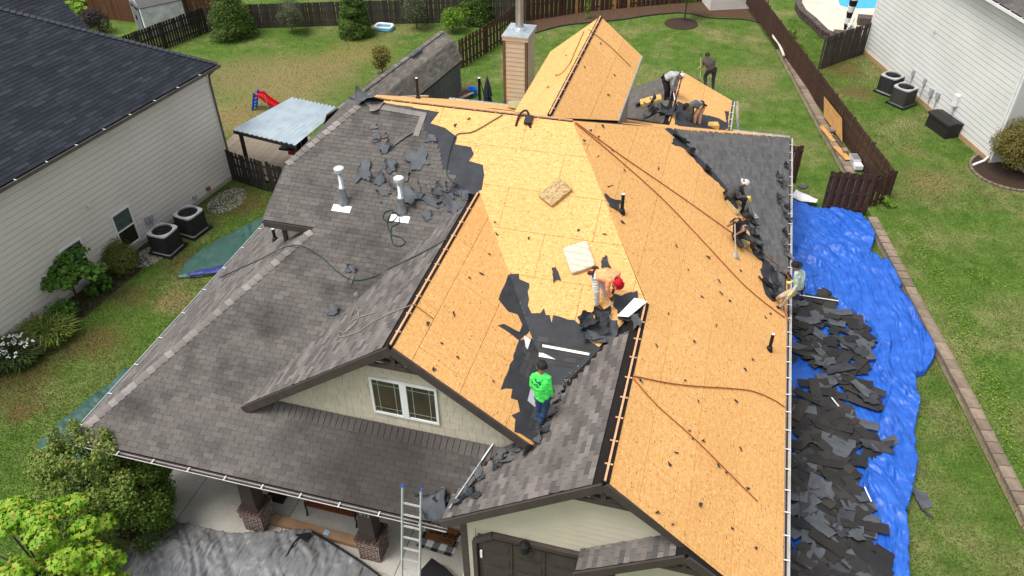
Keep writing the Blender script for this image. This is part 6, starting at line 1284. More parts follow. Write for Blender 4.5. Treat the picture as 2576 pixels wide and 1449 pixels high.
#BUILD
def capsule(p, q, r0, r1, n=12, m=5):
    p = np.asarray(p, float); q = np.asarray(q, float); d = q-p; L = np.linalg.norm(d); d = d/L if L > 1e-6 else V3(0, 0, 1)
    prof = [(r0*math.sin(a), -r0*math.cos(a)) for a in np.linspace(.12, math.pi/2, m)]+[(r1*math.cos(a), L+r1*math.sin(a)) for a in np.linspace(0, math.pi/2-.12, m)]
    return p, d, prof
def seg_d(P, p, q, r0, r1):
    d = q-p; t = np.clip(((P-p)@d)/max(d@d, 1e-9), 0, 1); return np.linalg.norm(P-(p+t[:, None]*d), axis=1)-(r0+(r1-r0)*t)
def person(key, label, cols, hat=None, hair=None, long_sleeve=True, glove=None, extra=None, logo=None, belt=True):
    """cols: shirt, trousers, shoe materials; the body is one continuous skin"""
    pose = POSES[key]; J, ref = solve(pose); face = unit(ERT*pose['face'][0]+EFW*pose['face'][1]+V3(0, 0, pose['face'][2]))
    SK, SHT, PNT, SHO, EYE, GLV, SOL = range(7); caps_ = []
    def C(a, b, r0, r1, m): caps_.append((np.asarray(a, float), np.asarray(b, float), r0, r1, m))
    j = J; lerp = lambda a, b, t: a+(b-a)*t
    C(j['pelvis'], j['chest'], .125, .135, SHT); C(j['chest'], lerp(j['chest'], j['neck'], .75), .14, .10, SHT)
    for s in 'LR':
        hip, sh_, el, wr, kn, an, to = (j[k+s] for k in ('hip', 'sh', 'el', 'wr', 'kn', 'an', 'to'))
        C(lerp(hip, j['pelvis'], .3), lerp(sh_, j['chest'], .35), .105, .105, SHT); C(lerp(sh_, j['neck'], .45), sh_, .07, .068, SHT)
        C(sh_, lerp(sh_, el, .55), .068, .058, SHT); C(lerp(sh_, el, .55), el, .055 if long_sleeve else .047, .05 if long_sleeve else .042, SHT if long_sleeve else SK)
        C(el, lerp(el, wr, .85), .05 if long_sleeve else .041, .038 if long_sleeve else .03, SHT if long_sleeve else SK); C(lerp(el, wr, .85), wr, .03, .028, SK if not glove else GLV)
        C(hip, lerp(hip, j['pelvis'], .8), .11, .12, PNT); C(hip, kn, .098, .072, PNT); C(kn, lerp(kn, an, .55), .072, .066, PNT); C(lerp(kn, an, .55), lerp(kn, an, .95), .064, .058, PNT)
        heel = an+unit(an-kn)*.035; C(lerp(kn, an, .97), heel, .048, .05, SHO); C(heel, to, .05, .043, SHO); C(heel+unit(an-kn)*.03, to+unit(an-kn)*.025, .035, .03, SOL)
        # hand: palm, four fingers of different lengths curled, thumb off the side
        fd = unit(wr-el); side = unit(np.cross(fd, face)+1e-6); pn = np.cross(side, fd); hm = GLV if glove else SK
        palm = wr+fd*.075; C(wr, palm, .034, .036, hm); C(wr+side*.018, palm+side*.024, .026, .024, hm); C(wr-side*.018, palm-side*.024, .026, .024, hm)
        for i, (o, L_) in enumerate(((-.033, .062), (-.011, .075), (.011, .07), (.033, .055))):
            k0 = palm+side*o; k1 = k0+fd*L_*.5+pn*.02; k2 = k1+fd*L_*.1+pn*L_*.55; C(k0, k1, .0125, .0115, hm); C(k1, k2, .0115, .0095, hm)
        th0 = wr+fd*.03-side*.035; th1 = th0-side*.03+fd*.03+pn*.015; th2 = th1+fd*.03+pn*.02; C(th0, th1, .015, .013, hm); C(th1, th2, .013, .011, hm)
    C(lerp(j['chest'], j['neck'], .8), lerp(j['neck'], j['head'], .6), .055, .052, SK)
    hd = j['head']; upv = unit(hd-j['neck']); upv = unit(upv-face*(upv@face)*.85+V3(0, 0, .15)); ear = unit(np.cross(upv, face)); fw = unit(np.cross(ear, upv))
    C(hd+upv*.03-fw*.015, hd+upv*.025+fw*.02, .098, .09, SK); C(hd-upv*.03+fw*.03, hd-upv*.08+fw*.055, .068, .042, SK)      # skull, jaw
    C(hd+fw*.10+upv*.005, hd+fw*.122-upv*.02, .013, .016, SK)
    for s in (-1, 1): C(hd+ear*s*.098+upv*.01, hd+ear*s*.103-upv*.03, .02, .014, SK); C(hd+fw*.098+ear*s*.034+upv*.015, hd+fw*.1+ear*s*.036+upv*.015, .011, .011, EYE)
    C(hd+fw*.092-upv*.052-ear*.02, hd+fw*.092-upv*.052+ear*.02, .009, .009, EYE)
    b = MB()
    for p, q, r0, r1, m in caps_:
        pp, d, prof = capsule(p, q, r0, r1); b._lathe(pp, prof, 12, 0, d)
    tmp = b.build('tmp', M['blackp']); md = tmp.modifiers.new('r', 'REMESH'); md.mode = 'VOXEL'; md.voxel_size = .013; sm = tmp.modifiers.new('s', 'SMOOTH'); sm.factor = .5; sm.iterations = 3
    dg = bpy.context.evaluated_depsgraph_get(); me = bpy.data.meshes.new_from_object(tmp.evaluated_get(dg)); bpy.data.objects.remove(tmp)
    n = len(me.vertices); co = np.empty(n*3, np.float32); me.vertices.foreach_get('co', co); co = co.reshape(-1, 3).astype(float); no = np.empty(n*3, np.float32); me.vertices.foreach_get('normal', no); no = no.reshape(-1, 3)
    D = np.stack([seg_d(co, p, q, r0, r1)-(.006 if m == EYE else 0) for p, q, r0, r1, m in caps_], 1); vm = np.array([c[4] for c in caps_])[D.argmin(1)]
    cloth = (vm == SHT) | (vm == PNT); u = co@ERT; v_ = co@EFW; z = co[:, 2]
    co += no*(cloth*(.014*(ridged(u*9+z*4, z*15+v_*6, 3, 2)-.35)+.008*(ridged(u*21, z*24+v_*10, 5, 2)-.35)))[:, None]; me.vertices.foreach_set('co', co.astype(np.float32).ravel())
    npoly = len(me.polygons); ct = np.empty(npoly*3, np.float32); me.polygons.foreach_get('center', ct); ct = ct.reshape(-1, 3).astype(float)
    Dp = np.stack([seg_d(ct, p, q, r0, r1)-(.006 if m == EYE else 0) for p, q, r0, r1, m in caps_], 1); pmi = np.array([c[4] for c in caps_])[Dp.argmin(1)]
    if logo is not None: lc, lr, axis = logo(j, face); hit = (np.linalg.norm((ct-lc)-((ct-lc)@axis)[:, None]*axis, axis=1) < lr) & (((ct-lc)@axis) > -.05) & (pmi == SHT) & (vnoise(ct@ERT*42, ct[:, 2]*42, 9) > .47); pmi[hit] = 7
    me.materials.clear()
    for m_ in (cols.get('skin', M['skin']), cols['shirt'], cols['pants'], cols['shoe'], M['eye'], cols.get('glove', M['eye']), cols.get('sole', M['eye']), cols.get('print', M['eye'])): me.materials.append(m_)
    me.polygons.foreach_set('material_index', pmi.astype(np.int32)); me.polygons.foreach_set('use_smooth', np.ones(npoly, bool)); me.update(); me.name = 'person'
    o = link('person', me); tag(o, label, 'person')
    # hair or cap as children
    def dome(rx, ry, rz, cut, jit, name, mat, off=0., lift=0.):
        V = []; F = []; nu, nv = 22, 9; g = np.random.default_rng(3)
        for iv in range(nv+1):
            th = cut*iv/nv
            for iu in range(nu):
                a = 2*math.pi*iu/nu; k = 1+jit*g.uniform(-1, 1); tilt = .25*math.cos(a)
                V.append(hd+upv*(.035+lift)+(fw*(math.cos(a)*math.sin(th+tilt*th/2)*ry-off)+ear*math.sin(a)*math.sin(th)*rx+upv*math.cos(th-tilt*th/3)*rz)*k)
        for iv in range(nv):
            for iu in range(nu): F.append((iv*nu+iu, iv*nu+(iu+1) % nu, (iv+1)*nu+(iu+1) % nu, (iv+1)*nu+iu))
        return mesh_obj(name, V, F, mat, o, smooth=True)
    if hair: dome(.112, .118, .118, 1.75, hair[1], 'hair', hair[0], .018)
    if hat:
        if not hair: dome(.105, .11, .108, 1.85, .03, 'hair', M['hairm'], .02)
        dome(.116, .122, .125, 1.45, 0, 'cap', hat[0], .004, .005); sgn = hat[1]; V = []; nn = 9
        for r_, zz in ((.105, .045), (.195, .025)):
            for t in range(nn): a = (t/(nn-1)-.5)*2.0; V.append(hd+upv*zz+fw*sgn*math.cos(a)*r_+ear*math.sin(a)*r_*.8)
        V2 = [v+upv*.01 for v in V]; F = [(i, i+1, nn+i+1, nn+i) for i in range(nn-1)]; F2 = [(2*nn+i, 3*nn+i, 3*nn+i+1, 2*nn+i+1) for i in range(nn-1)]+[(nn+i, nn+i+1, 3*nn+i+1, 3*nn+i) for i in range(nn-1)]
        mesh_obj('cap_brim', V+V2, F+F2, hat[2] if len(hat) > 2 else hat[0], o)
    if belt:
        ax = unit(j['chest']-j['pelvis']); a1 = unit(np.cross(ax, face)); a2 = np.cross(ax, a1); c = lerp(j['pelvis'], j['chest'], .12)
        MB().tube([c+a1*math.cos(t)*.178+a2*math.sin(t)*.155 for t in np.linspace(0, 2*math.pi, 21)], .022, 6, caps=False).build('belt', M['blackp'], o, True)
        for k_ in (.6, 2.4): p_ = c+a1*math.cos(k_)*.165+a2*math.sin(k_)*.145; MB().obox(p_-ax*.06, a1*.045, a2*.03, ax*.07).build('pouch', belt if not isinstance(belt, bool) else M['blackp'], o)
    return J, o
M['skin'] = pm('skin', (.33, .17, .10), (.29, .145, .085), 8, .55); M['eye'] = pm('dark_eye', (.02, .014, .012)); M['hairm'] = pm('hair', (.010, .008, .007), (.02, .016, .013), 30, .6, .6, 60)
cl_ = lambda n, a, b=None, sc=7: pm(n, a, b or tuple(x*.85 for x in a), sc, .85, .15, 30)
M['jean'] = cl_('jeans', (.035, .075, .15), (.02, .045, .10)); M['dpant'] = cl_('dark_trousers', (.03, .03, .032), (.018, .018, .02)); M['khaki'] = cl_('khaki_trousers', (.46, .36, .26), (.36, .27, .19)); M['wpant'] = cl_('white_trousers', (.66, .64, .62), (.52, .5, .48))
M['boot'] = cl_('brown_boot', (.12, .05, .022)); M['bshoe'] = cl_('black_shoe', (.016, .016, .017)); M['blshoe'] = cl_('blue_shoe', (.03, .1, .22)); M['solew'] = cl_('white_sole', (.7, .68, .66)); M['ylw'] = cl_('yellow_glove', (.6, .5, .12)); M['neon'] = cl_('neon_glove', (.55, .75, .16)); M['redg'] = cl_('red_glove', (.45, .02, .02))
PJ = {}
PJ['orange'] = person('orange', 'worker in orange shirt, white trousers and red cap bending over a scraper on the deck', dict(shirt=cl_('orange_shirt', (.98, .40, .20), (.92, .27, .11)), pants=M['wpant'], shoe=M['boot'], glove=M['boot'], sole=M['boot']), hat=(cl_('red_cap', (.5, .006, .018)), 1), belt=cl_('brown_pouch', (.06, .02, .012)), glove=True)[0]
PJ['green'] = person('green', 'worker in neon green long-sleeved shirt and blue jeans standing in the roof valley', dict(shirt=cl_('neon_shirt', (.10, .88, .15), (.06, .72, .10)), pants=M['jean'], shoe=cl_('navy_shoe', (.03, .045, .08)), glove=M['bshoe'], print=cl_('dark_print', (.01, .16, .06))), hair=(M['hairm'], .10), belt=False, logo=lambda j, f: (.5*(j['chest']+j['shL'])+V3(-.0, -.1, .02), .105, -EFW*.8+V3(0, 0, .6)))[0]
PJ['grey'] = person('grey', 'worker in grey shirt and backward white cap crouching on a foam pad with yellow gloves', dict(shirt=cl_('grey_shirt', (.075, .078, .08), (.055, .057, .06)), pants=M['dpant'], shoe=M['bshoe'], glove=M['ylw'], sole=M['solew']), hat=(cl_('white_cap', (.62, .61, .6), (.45, .44, .43)), -1), glove=True)[0]
PJ['black'] = person('black', 'worker in black T-shirt with a print kneeling on a foam pad with a long scraper', dict(shirt=cl_('black_tee', (.02, .015, .017)), pants=cl_('charcoal_trousers', (.045, .047, .047)), shoe=M['bshoe'], print=cl_('pale_print', (.4, .3, .32), (.2, .12, .14), 30)), hair=(M['hairm'], .04), long_sleeve=False, logo=lambda j, f: (.55*j['chest']+.45*j['neck']+f*.1-EFW*.12, .12, unit(-EFW*.8+ERT*.3+V3(0, 0, .5))))[0]
PJ['mint'] = person('mint', 'worker in pale mint shirt and black cap leaning out over the gutter on a rope', dict(shirt=cl_('mint_shirt', (.42, .52, .46), (.36, .45, .39)), pants=M['khaki'], shoe=M['bshoe'], glove=M['neon'], sole=M['solew']), hat=(cl_('black_cap', (.012, .012, .014)), -1), glove=True)[0]
PJ['white'] = person('white', 'worker in pale grey shirt and white cap bending over the small rear ridge', dict(shirt=cl_('pale_shirt', (.42, .43, .44), (.32, .33, .34)), pants=M['dpant'], shoe=cl_('tan_shoe', (.3, .27, .22)), glove=M['redg']), hat=(cl_('pale_cap', (.62, .68, .74)), 1), glove=True)[0]
PJ['dark'] = person('dark', 'worker in dark grey T-shirt standing at the far edge holding a long scraper', dict(shirt=cl_('dark_tee', (.085, .075, .072), (.06, .052, .05)), pants=cl_('dark_jeans', (.035, .042, .05), (.02, .025, .03)), shoe=M['blshoe'], sole=M['solew']), hair=(M['hairm'], .03), long_sleeve=False)[0]
PJ['khaki'] = person('khaki', 'worker in grey long-sleeved shirt, tan trousers and black cap bent down on the felt', dict(shirt=cl_('slate_shirt', (.11, .12, .13), (.085, .09, .1)), pants=cl_('tan_trousers', (.5, .36, .25), (.42, .29, .2)), shoe=cl_('grey_shoe', (.3, .3, .32)), print=cl_('grey_print', (.4, .42, .44))), hat=(cl_('black_cap2', (.014, .013, .013)), 1), logo=lambda j, f: (.5*(j['chest']+j['pelvis'])+V3(0, 0, .12), .11, V3(0, 0, 1)))[0]
# scrapers: shaft, D-grip, toothed blade
def scraper(label, top, bottom, blade_dir, wide, shaft='alu', bl=.22):
    top = np.asarray(top, float); bottom = np.asarray(bottom, float); d = unit(bottom-top); s = unit(wide-d*(np.asarray(wide)@d)); t = thing('roof_scraper', bottom, label, 'scraper')
    MB().tube([top+d*.12, bottom], .018, 8).build('shaft', M[shaft], t)
    MB().tube([top+d*.14, top+d*.06-s*.05, top-s*.06, top+s*.06, top+d*.06+s*.05, top+d*.14], .014, 6).build('grip', M['blackp'], t)
    e = bottom+np.asarray(blade_dir, float)*bl; nrm = unit(np.cross(s, e-bottom))
    MB().prism([bottom-s*.05, bottom+s*.05, e+s*.11, e+s*.085-unit(e-bottom)*.02, e+s*.05, e+s*.02-unit(e-bottom)*.02, e-s*.02, e-s*.05-unit(e-bottom)*.02, e-s*.085, e-s*.11], nrm*.006).build('blade', M['galv'], t)
    return t
def onpl(pl, mp_, X, Y, k=.02): return pl.px(*mp_(X, Y))+pl.n*k
J = PJ['orange']; bt_ = onpl(PF, cA, 605, 1185, .03); scraper('scraper held by the worker in orange', J['wrR']+unit(J['wrR']-bt_)*.15, bt_, PF.d, ERT)
J = PJ['black']; bt_ = onpl(PR, cC, 303, 1250, .03); tp_2 = J['wrL']*.5+J['wrL']*.5; scraper('scraper held upright by the worker in the black T-shirt', tp_2+unit(tp_2-bt_)*.05, bt_, unit(PR.px(*cC(315, 1350))-PR.px(*cC(303, 1250))), ERT)
J = PJ['grey']; bt_ = onpl(PR, cC, 585, 660, .03); scraper('scraper held by the worker with yellow gloves', J['wrL']*.5+J['wrR']*.5+unit(J['wrL']-bt_)*.12, bt_, unit(PR.px(*cC(600, 720))-PR.px(*cC(585, 660))), ERT)
J = PJ['white']; bt_ = onpl(PSr, cF, 850, 880, .03); scraper('scraper held by the worker in the white cap', J['wrL']+unit(J['wrL']-bt_)*.1, bt_, unit(PSr.px(*cF(860, 950))-PSr.px(*cF(850, 880))), ERT)
J = PJ['dark']; bt_ = onp(*cF(1262, 470), EFW, float(EFW@J['wrL'])); sc_t = onp(*cF(1275, 92), EFW, float(EFW@J['wrL'])); scraper('scraper held upright at the far roof edge', sc_t, bt_, V3(0, 0, -1), ERT, bl=.16)
# dog on the pool terrace: one continuous body
def dog(p, fwd, label):
    f = unit(fwd); s = unit(np.cross((0, 0, 1), f)); u = V3(0, 0, 1); b = MB(); Lx = lambda a, c, z: p+f*a+s*c+u*z
    for a_, c_, r0, r1 in ((Lx(-.28, 0, .5), Lx(.22, 0, .52), .12, .15), (Lx(.2, 0, .55), Lx(.38, 0, .72), .11, .085), (Lx(.4, 0, .78), Lx(.47, 0, .78), .1, .09), (Lx(.5, 0, .75), Lx(.62, 0, .71), .055, .04), (Lx(-.33, 0, .55), Lx(-.52, .02, .68), .035, .03), (Lx(-.52, .02, .68), Lx(-.55, .05, .82), .035, .03), (Lx(.4, .09, .84), Lx(.4, .12, .72), .035, .03), (Lx(.4, -.09, .84), Lx(.4, -.12, .72), .035, .03)): pp, d, pr = capsule(a_, c_, r0, r1); b._lathe(pp, pr, 12, 0, d)
    for c_ in (-.09, .09):
        for pts, rr in (((Lx(.22, c_, .45), Lx(.24, c_, .25), Lx(.23, c_, .05), Lx(.28, c_, .03)), (.065, .045, .035, .035)), ((Lx(-.26, c_, .45), Lx(-.18, c_, .3), Lx(-.32, c_, .2), Lx(-.29, c_, .04), Lx(-.24, c_, .03)), (.09, .06, .04, .033, .035))):
            for i in range(len(pts)-1): pp, d, pr = capsule(pts[i], pts[i+1], rr[i], rr[i+1]); b._lathe(pp, pr, 10, 0, d)
    tmp = b.build('tmp', M['white']); md = tmp.modifiers.new('r', 'REMESH'); md.mode = 'VOXEL'; md.voxel_size = .018; sm = tmp.modifiers.new('s', 'SMOOTH'); sm.iterations = 3
    me = bpy.data.meshes.new_from_object(tmp.evaluated_get(bpy.context.evaluated_depsgraph_get())); bpy.data.objects.remove(tmp); me.materials.clear(); me.materials.append(pm('white_fur', (.72, .69, .63), (.6, .56, .5), 12, .9, .5, 40)); me.polygons.foreach_set('use_smooth', np.ones(len(me.polygons), bool))
    o = link('dog', me); tag(o, label, 'dog'); MB().lathe(Lx(.655, 0, .72), [(.01, -.015), (.022, 0), (.01, .015)], 8).build('nose', M['blackp'], o)
    for c_ in (-.045, .045): MB().lathe(Lx(.55, c_, .8), [(.008, -.01), (.013, 0), (.008, .01)], 6).build('eye', M['blackp'], o)
dgp = gp(2133, 92, PZ); dog(dgp, -EFW*.8-ERT*.45, 'white dog looking over the old picket fence by the pool')
# ------------------------------------------------------------------ torn felt, foam pads, ropes, debris
def scrap(mx, w_, l_, mat, curl, name, label, cat, group=None, seed=0, parent=None, rag=.22):
    g = np.random.default_rng(seed); nu, nv = 9, 8; V = []; ph = g.uniform(0, 6.28, 6)
    for i in range(nu):
        for j in range(nv):
            x, y = i/(nu-1)*2-1, j/(nv-1)*2-1; a = math.atan2(y, x); m_ = max(abs(x), abs(y)); rr = 1-rag*(.5+.5*math.sin(3*a+ph[0]))*m_-rag*.6*(.5+.5*math.sin(7*a+ph[1]))*m_-rag*.5*g.uniform(0, 1)*(m_ > .95)
            X, Y = x*w_/2*rr, y*l_/2*rr
            Z = curl*((x+.3*math.sin(ph[2]))**2*.7+.35*math.sin(2.2*y+ph[3])*x+.2*math.sin(4*x+3*y+ph[4])+.4*max(0, x*math.cos(ph[5])+y*math.sin(ph[5])-.4)**2*3)+.012
            V.append((X, Y, max(.006, Z)))
    F = [(i*nv+j, (i+1)*nv+j, (i+1)*nv+j+1, i*nv+j+1) for i in range(nu-1) for j in range(nv-1)]
    n = len(V); V2 = [(v[0], v[1], v[2]-.006) for v in V]; ring = [i*nv for i in range(nu)]+[(nu-1)*nv+j for j in range(1, nv)]+[i*nv+nv-1 for i in range(nu-2, -1, -1)]+[j for j in range(nv-2, 0, -1)]
    F += [(n+f[3], n+f[2], n+f[1], n+f[0]) for f in F]+[(ring[k], n+ring[k], n+ring[(k+1) % len(ring)], ring[(k+1) % len(ring)]) for k in range(len(ring))]
    o = mesh_obj(name, V+V2, F, mat, parent, smooth=False, matrix=mx)
    if label: tag(o, label, cat, group)
    return o
def pmx(pl, px, py, rot=0., k=.012):
    u, v = pl.uvpx(px, py); return pl.M @ Matrix.Translation((u, v, k)) @ Matrix.Rotation(rot, 4, 'Z')
def vc(X, Y, x0, y0, sc): return ((x0+sc*X)/1.490683, (y0+sc*Y)/1.490683)
c2_ = lambda L: [vc(X, Y, 1600, 860, .3589) for X, Y in L]; c3_ = lambda L: [vc(X, Y, 1800, 900, .552) for X, Y in L]
# felt left in the valley between the gables
sheet(PGr, rnd(PGr, c2_([(855, 470), (930, 560), (985, 630), (1060, 830), (1120, 980), (1060, 1080), (960, 1155), (745, 1010), (800, 985), (870, 1020), (980, 1080), (1005, 1000), (950, 890), (850, 855), (750, 730)])), M['felt'], roofo, 'felt_sheet', .004, .004, .012, .15)
sheet(PF, rnd(PF, c2_([(855, 470), (960, 465), (975, 530), (1070, 565), (1075, 620), (1055, 640), (1065, 730), (1060, 800), (1100, 870), (1190, 880), (1220, 830), (1240, 890), (1290, 900), (1305, 970), (1320, 905), (1550, 955), (1600, 1000), (1640, 1050), (1700, 1160), (1850, 1260), (1600, 1500), (1200, 1450), (990, 1060), (940, 830), (870, 620), (810, 480)])), M['felt'], roofo, 'felt_sheet', .003, .004, .012, .15)
sheet(PGr, rnd(PGr, [(1306, 857), (1259, 980), (1287, 976), (1285, 1000), (1302, 1007), (1306, 1033), (1288, 1046), (1298, 1057), (1294, 1086), (1340, 1110), (1380, 1040), (1400, 950), (1390, 870), (1330, 850)]), M['felt'], roofo, 'felt_sheet', .004, .004, .012, .15)
vs_ = Shingles(); vs_.fill(PGr, rnd(PGr, [(1322, 870), (1300, 935), (1330, 960), (1345, 1000), (1325, 1070), (1345, 1100), (1380, 1040), (1400, 950), (1390, 880)]), .01)
vs_.fill(PF, rnd(PF, c2_([(1150, 1120), (1780, 1210), (1500, 1450), (1180, 1380)])), .01); vs_.build(M['shv'], roofo, 'valley_shingle', 0)
sheet(PF, rnd(PF, [(1340, 860), (1400, 850), (1480, 870), (1530, 880), (1480, 930), (1420, 985), (1360, 1010), (1340, 940)]), M['felt'], roofo, 'felt_sheet', .0085, .003, .01, .15)
sheet(PQl, rnd(PQl, [(1330, 1110), (1345, 1060), (1395, 1000), (1430, 940), (1480, 890), (1440, 860), (1400, 880), (1380, 1000), (1300, 1090)]), M['felt'], roofo, 'felt_sheet', .026, .004, .02, .12)
def flash(pl, pts, name, label, mat='white', k=.03, th=.004): return tag(MB().prism([pl.P(*pl.uvpx(*p), k) for p in pts], -pl.n*th).build(name, M[mat]), label, 'flashing')
flash(PF, c3_([(425, 712), (745, 772), (740, 788), (425, 730)]), 'metal_flashing', 'long white metal strip across the torn valley', k=.035)
flash(PF, c3_([(402, 768), (430, 772), (515, 815), (400, 795)]), 'metal_flashing', 'short tapered white strip just behind the worker in green', k=.035)
flash(PF, [(1552, 804), (1596, 758), (1628, 767), (1581, 806)], 'metal_flashing', 'broad white metal sheet below the worker in orange', k=.2)
flash(PGr, c3_([(293, 655), (340, 680), (318, 748), (305, 730)]), 'metal_flashing', 'white triangle of metal on the dark felt', k=.035)
flash(PGr, c3_([(318, 1095), (345, 990), (385, 1060), (380, 1150)]), 'metal_flashing', 'silver valley metal beside the worker in green', 'alu', .03)
for k_, (pl, P_, lab) in enumerate(((PF, (1255, 1092, 1300, 1096), 'short white drip edge at the foot of the upper gable'), (PN, (1693, 1350, 1725, 1358), 'white flashing scrap on the little garage roof'))): flash(pl, [(P_[0], P_[1]), (P_[2], P_[3]-6), (P_[2], P_[3]+3), (P_[0], P_[1]+8)], 'metal_flashing', lab, k=.06)
tag(MB().tube([PF.px(1262, 1094)+(0, 0, .12), PF.px(1212, 1165)+(0, 0, .1), PQl.px(1130, 1285)+(0, 0, .08)], .02, 5).build('drip_edge', M['galv']), 'bent metal drip edge lying along the lower valley', 'drip edge')
# crumpled felt and shingle heaps on the roof
M['felt3'] = pm('felt_grey', (.06, .065, .073), (.085, .092, .102), 3, .65, .25, 9); FB, FL2 = M['felt'], M['felt2']; grp = 'torn felt and shingle pieces on the roof'; sd0 = [100]
def S(pl, x, y, w_, l_, rot, mat, curl, label, k=.02, name='felt_scrap', rag=.22):
    sd0[0] += 1; return scrap(pmx(pl, x, y, rot, k), w_, l_, mat, curl, name, label, 'felt' if 'felt' in name else 'shingle', grp, sd0[0], rag=rag)
for x, y, w_, l_, r, m_, c in ((1500, 825, .8, .6, .4, FB, .14), (1530, 840, .7, .5, 1.2, FL2, .12), (1478, 812, .55, .5, 2.1, FB, .2), (1515, 800, .5, .45, .2, FB, .2), (1495, 850, .6, .35, .1, FL2, .12), (1575, 800, .5, .3, 1.0, FB, .15)): S(PF, x, y, w_, l_, r, m_, c, 'crumpled black felt heaped below the worker in orange', .04)
S(PQl, 1605, 815, .7, .25, .3, FL2, .06, 'felt strip hanging over the garage gable ridge', .05); S(PF, 1575, 765, .7, .7, .3, FB, .03, 'black felt patch with a hole beside the broad white metal sheet', .012)
for x, y, w_, l_, r, m_, c in ((918, 430, .5, .95, .2, M['felt3'], .06), (955, 455, .45, .4, .9, M['felt3'], .1), (985, 420, .4, .55, .3, M['felt3'], .1), (970, 375, .45, .4, .5, M['felt3'], .1), (1050, 402, .75, .85, .6, M['felt3'], .04), (1010, 350, .2, .8, -.7, M['sh'][3], .02), (960, 345, .45, .25, .6, M['sh'][2], .04), (948, 350, .3, .35, .2, M['felt3'], .03), (1030, 495, .9, .6, -.3, M['felt3'], .1), (1000, 465, .5, .4, .4, M['sh'][1], .08), (1045, 470, .3, .6, .7, M['sh'][2], .05), (1080, 505, .9, .3, -.25, FL2, .06), (1110, 470, .4, .4, .3, M['sh'][2], .06), (1140, 520, .8, .45, -.5, M['felt3'], .12), (1105, 485, .45, .4, .9, FL2, .12), (1165, 490, .7, .35, -.3, M['felt3'], .15), (1130, 495, .4, .3, .4, FL2, .1), (965, 485, .5, .25, -.2, M['felt3'], .04), (1075, 545, .3, .35, .4, M['felt3'], .04), (1020, 445, .3, .4, .1, M['sh'][0], .05), (885, 678, .35, .28, .1, M['felt3'], .08), (1085, 350, .4, .3, .2, M['felt3'], .03), (940, 320, .3, .25, .5, M['sh'][3], .03)): S(PF, x, y, w_, l_, r, m_, c, 'piece of torn roofing lying around the two flue vents', .03, 'roofing_scrap', .26)
S(PF, 840, 783, .36, .32, .2, FL2, .06, 'grey felt square near the rolled shingle', .03); 
tag(MB().tube([PGl.px(873, 760)+(0, 0, .08), PGl.px(905, 745)+(0, 0, .08)], .08, 10).build('rolled_shingle', M['shcap']), 'rolled-up shingle in the valley of the upper gable', 'shingle')
S(PF, 885, 705, .12, .3, .1, M['shr'][0], .02, 'dark slot-shaped shingle piece under the grey felt scrap', .02, 'shingle_scrap')
for x, y, w_, l_, r, m_, c in ((1092, 1272, .75, .75, .5, FL2, .16), (1112, 1250, .4, .3, .2, FB, .1)): S(PF, x, y, w_, l_, r, m_, c, 'grey felt flap hanging over the porch gutter end', .03)
for x, y, w_, l_, r, m_, c in ((1315, 1085, .5, .75, .2, FB, .2), (1350, 1105, .4, .55, -.4, FL2, .2), (1335, 1130, .5, .4, .3, FB, .1)): S(PQl, x, y, w_, l_, r, m_, c, 'black felt torn loose at the foot of the upper gable rake', .05)
for x, y, w_, l_, r in ((1205, 1195, .5, .3, .4), (1190, 1215, .4, .3, .8), (1265, 1150, .5, .35, .2), (1400, 1010, .3, .35, .4), (1385, 1045, .35, .45, .6), (1410, 985, .25, .3, .2), (1395, 965, .3, .25, 1.), (1420, 950, .25, .2, .3)): S(PQl, x, y, w_, l_, r, M['shr'][int(x) % 3], .05, 'broken shingle lying in the torn roof valley', .035, 'shingle_scrap')
for i in range(22):
    t_ = random.random(); x = 1372-t_*225+random.uniform(-14, 22); y = 1060+t_*215+random.uniform(-16, 10)
    S(PQl, x, y, random.uniform(.12, .34), random.uniform(.14, .4), random.uniform(0, 3), (FB, M['shv'][1], M['shr'][2], FL2)[i % 4], random.uniform(.02, .07), 'ragged scrap strewn down the lower valley towards the porch gutter', .03, 'valley_scrap')
# heap behind the ridge between the dormer and the small rear roof
for i in range(16):
    x, y = random.uniform(1590, 1700), random.uniform(262, 310); S(PSl if i % 2 else PB, x, y, random.uniform(.4, .9), random.uniform(.35, .6), random.uniform(0, 3), FB if i % 3 else FL2, random.uniform(.06, .2), 'black felt heaped between the rear dormer and small rear roof', .05)
sheet(PSr, rnd(PSr, [vc(X, Y, 2330, 180, .23462) for X, Y in ((890, 850), (935, 860), (1000, 900), (1110, 990), (1280, 1060), (1400, 1085), (1550, 1120), (1640, 1170), (1680, 1190), (1660, 1050), (1650, 1010), (1720, 1015), (1700, 1300), (1200, 1330), (850, 1230), (880, 960))]), M['felt'], roofo, 'felt_sheet', .003, .004, .015, .12)
# ragged felt along the tear of the right slope and at its eave
for x, y, w_, l_, r in ((1708, 350, .35, .7, .2), (1735, 385, .3, .5, .5), (1778, 430, .25, .4, .4), (1835, 492, .2, .4, .6), (1890, 560, .35, .5, .2), (1897, 590, .45, .4, .9), (1905, 620, .35, .5, .1), (1880, 545, .25, .5, .4), (1910, 648, .3, .4, .5), (1925, 715, .25, .7, .1), (1950, 735, .3, .3, .8), (1945, 700, .7, .5, .6)): S(PR, x, y, w_, l_, r, FB, .1, 'ragged black felt along the tear in the right-hand slope', .02)
for i in range(16): S(PR, random.uniform(1955, 1980), random.uniform(420, 720), random.uniform(.2, .45), random.uniform(.2, .4), random.uniform(0, 3), FB if i % 2 else M['shr'][i % 3], .1, 'torn piece hanging over the right-hand gutter', .04, 'roofing_scrap')
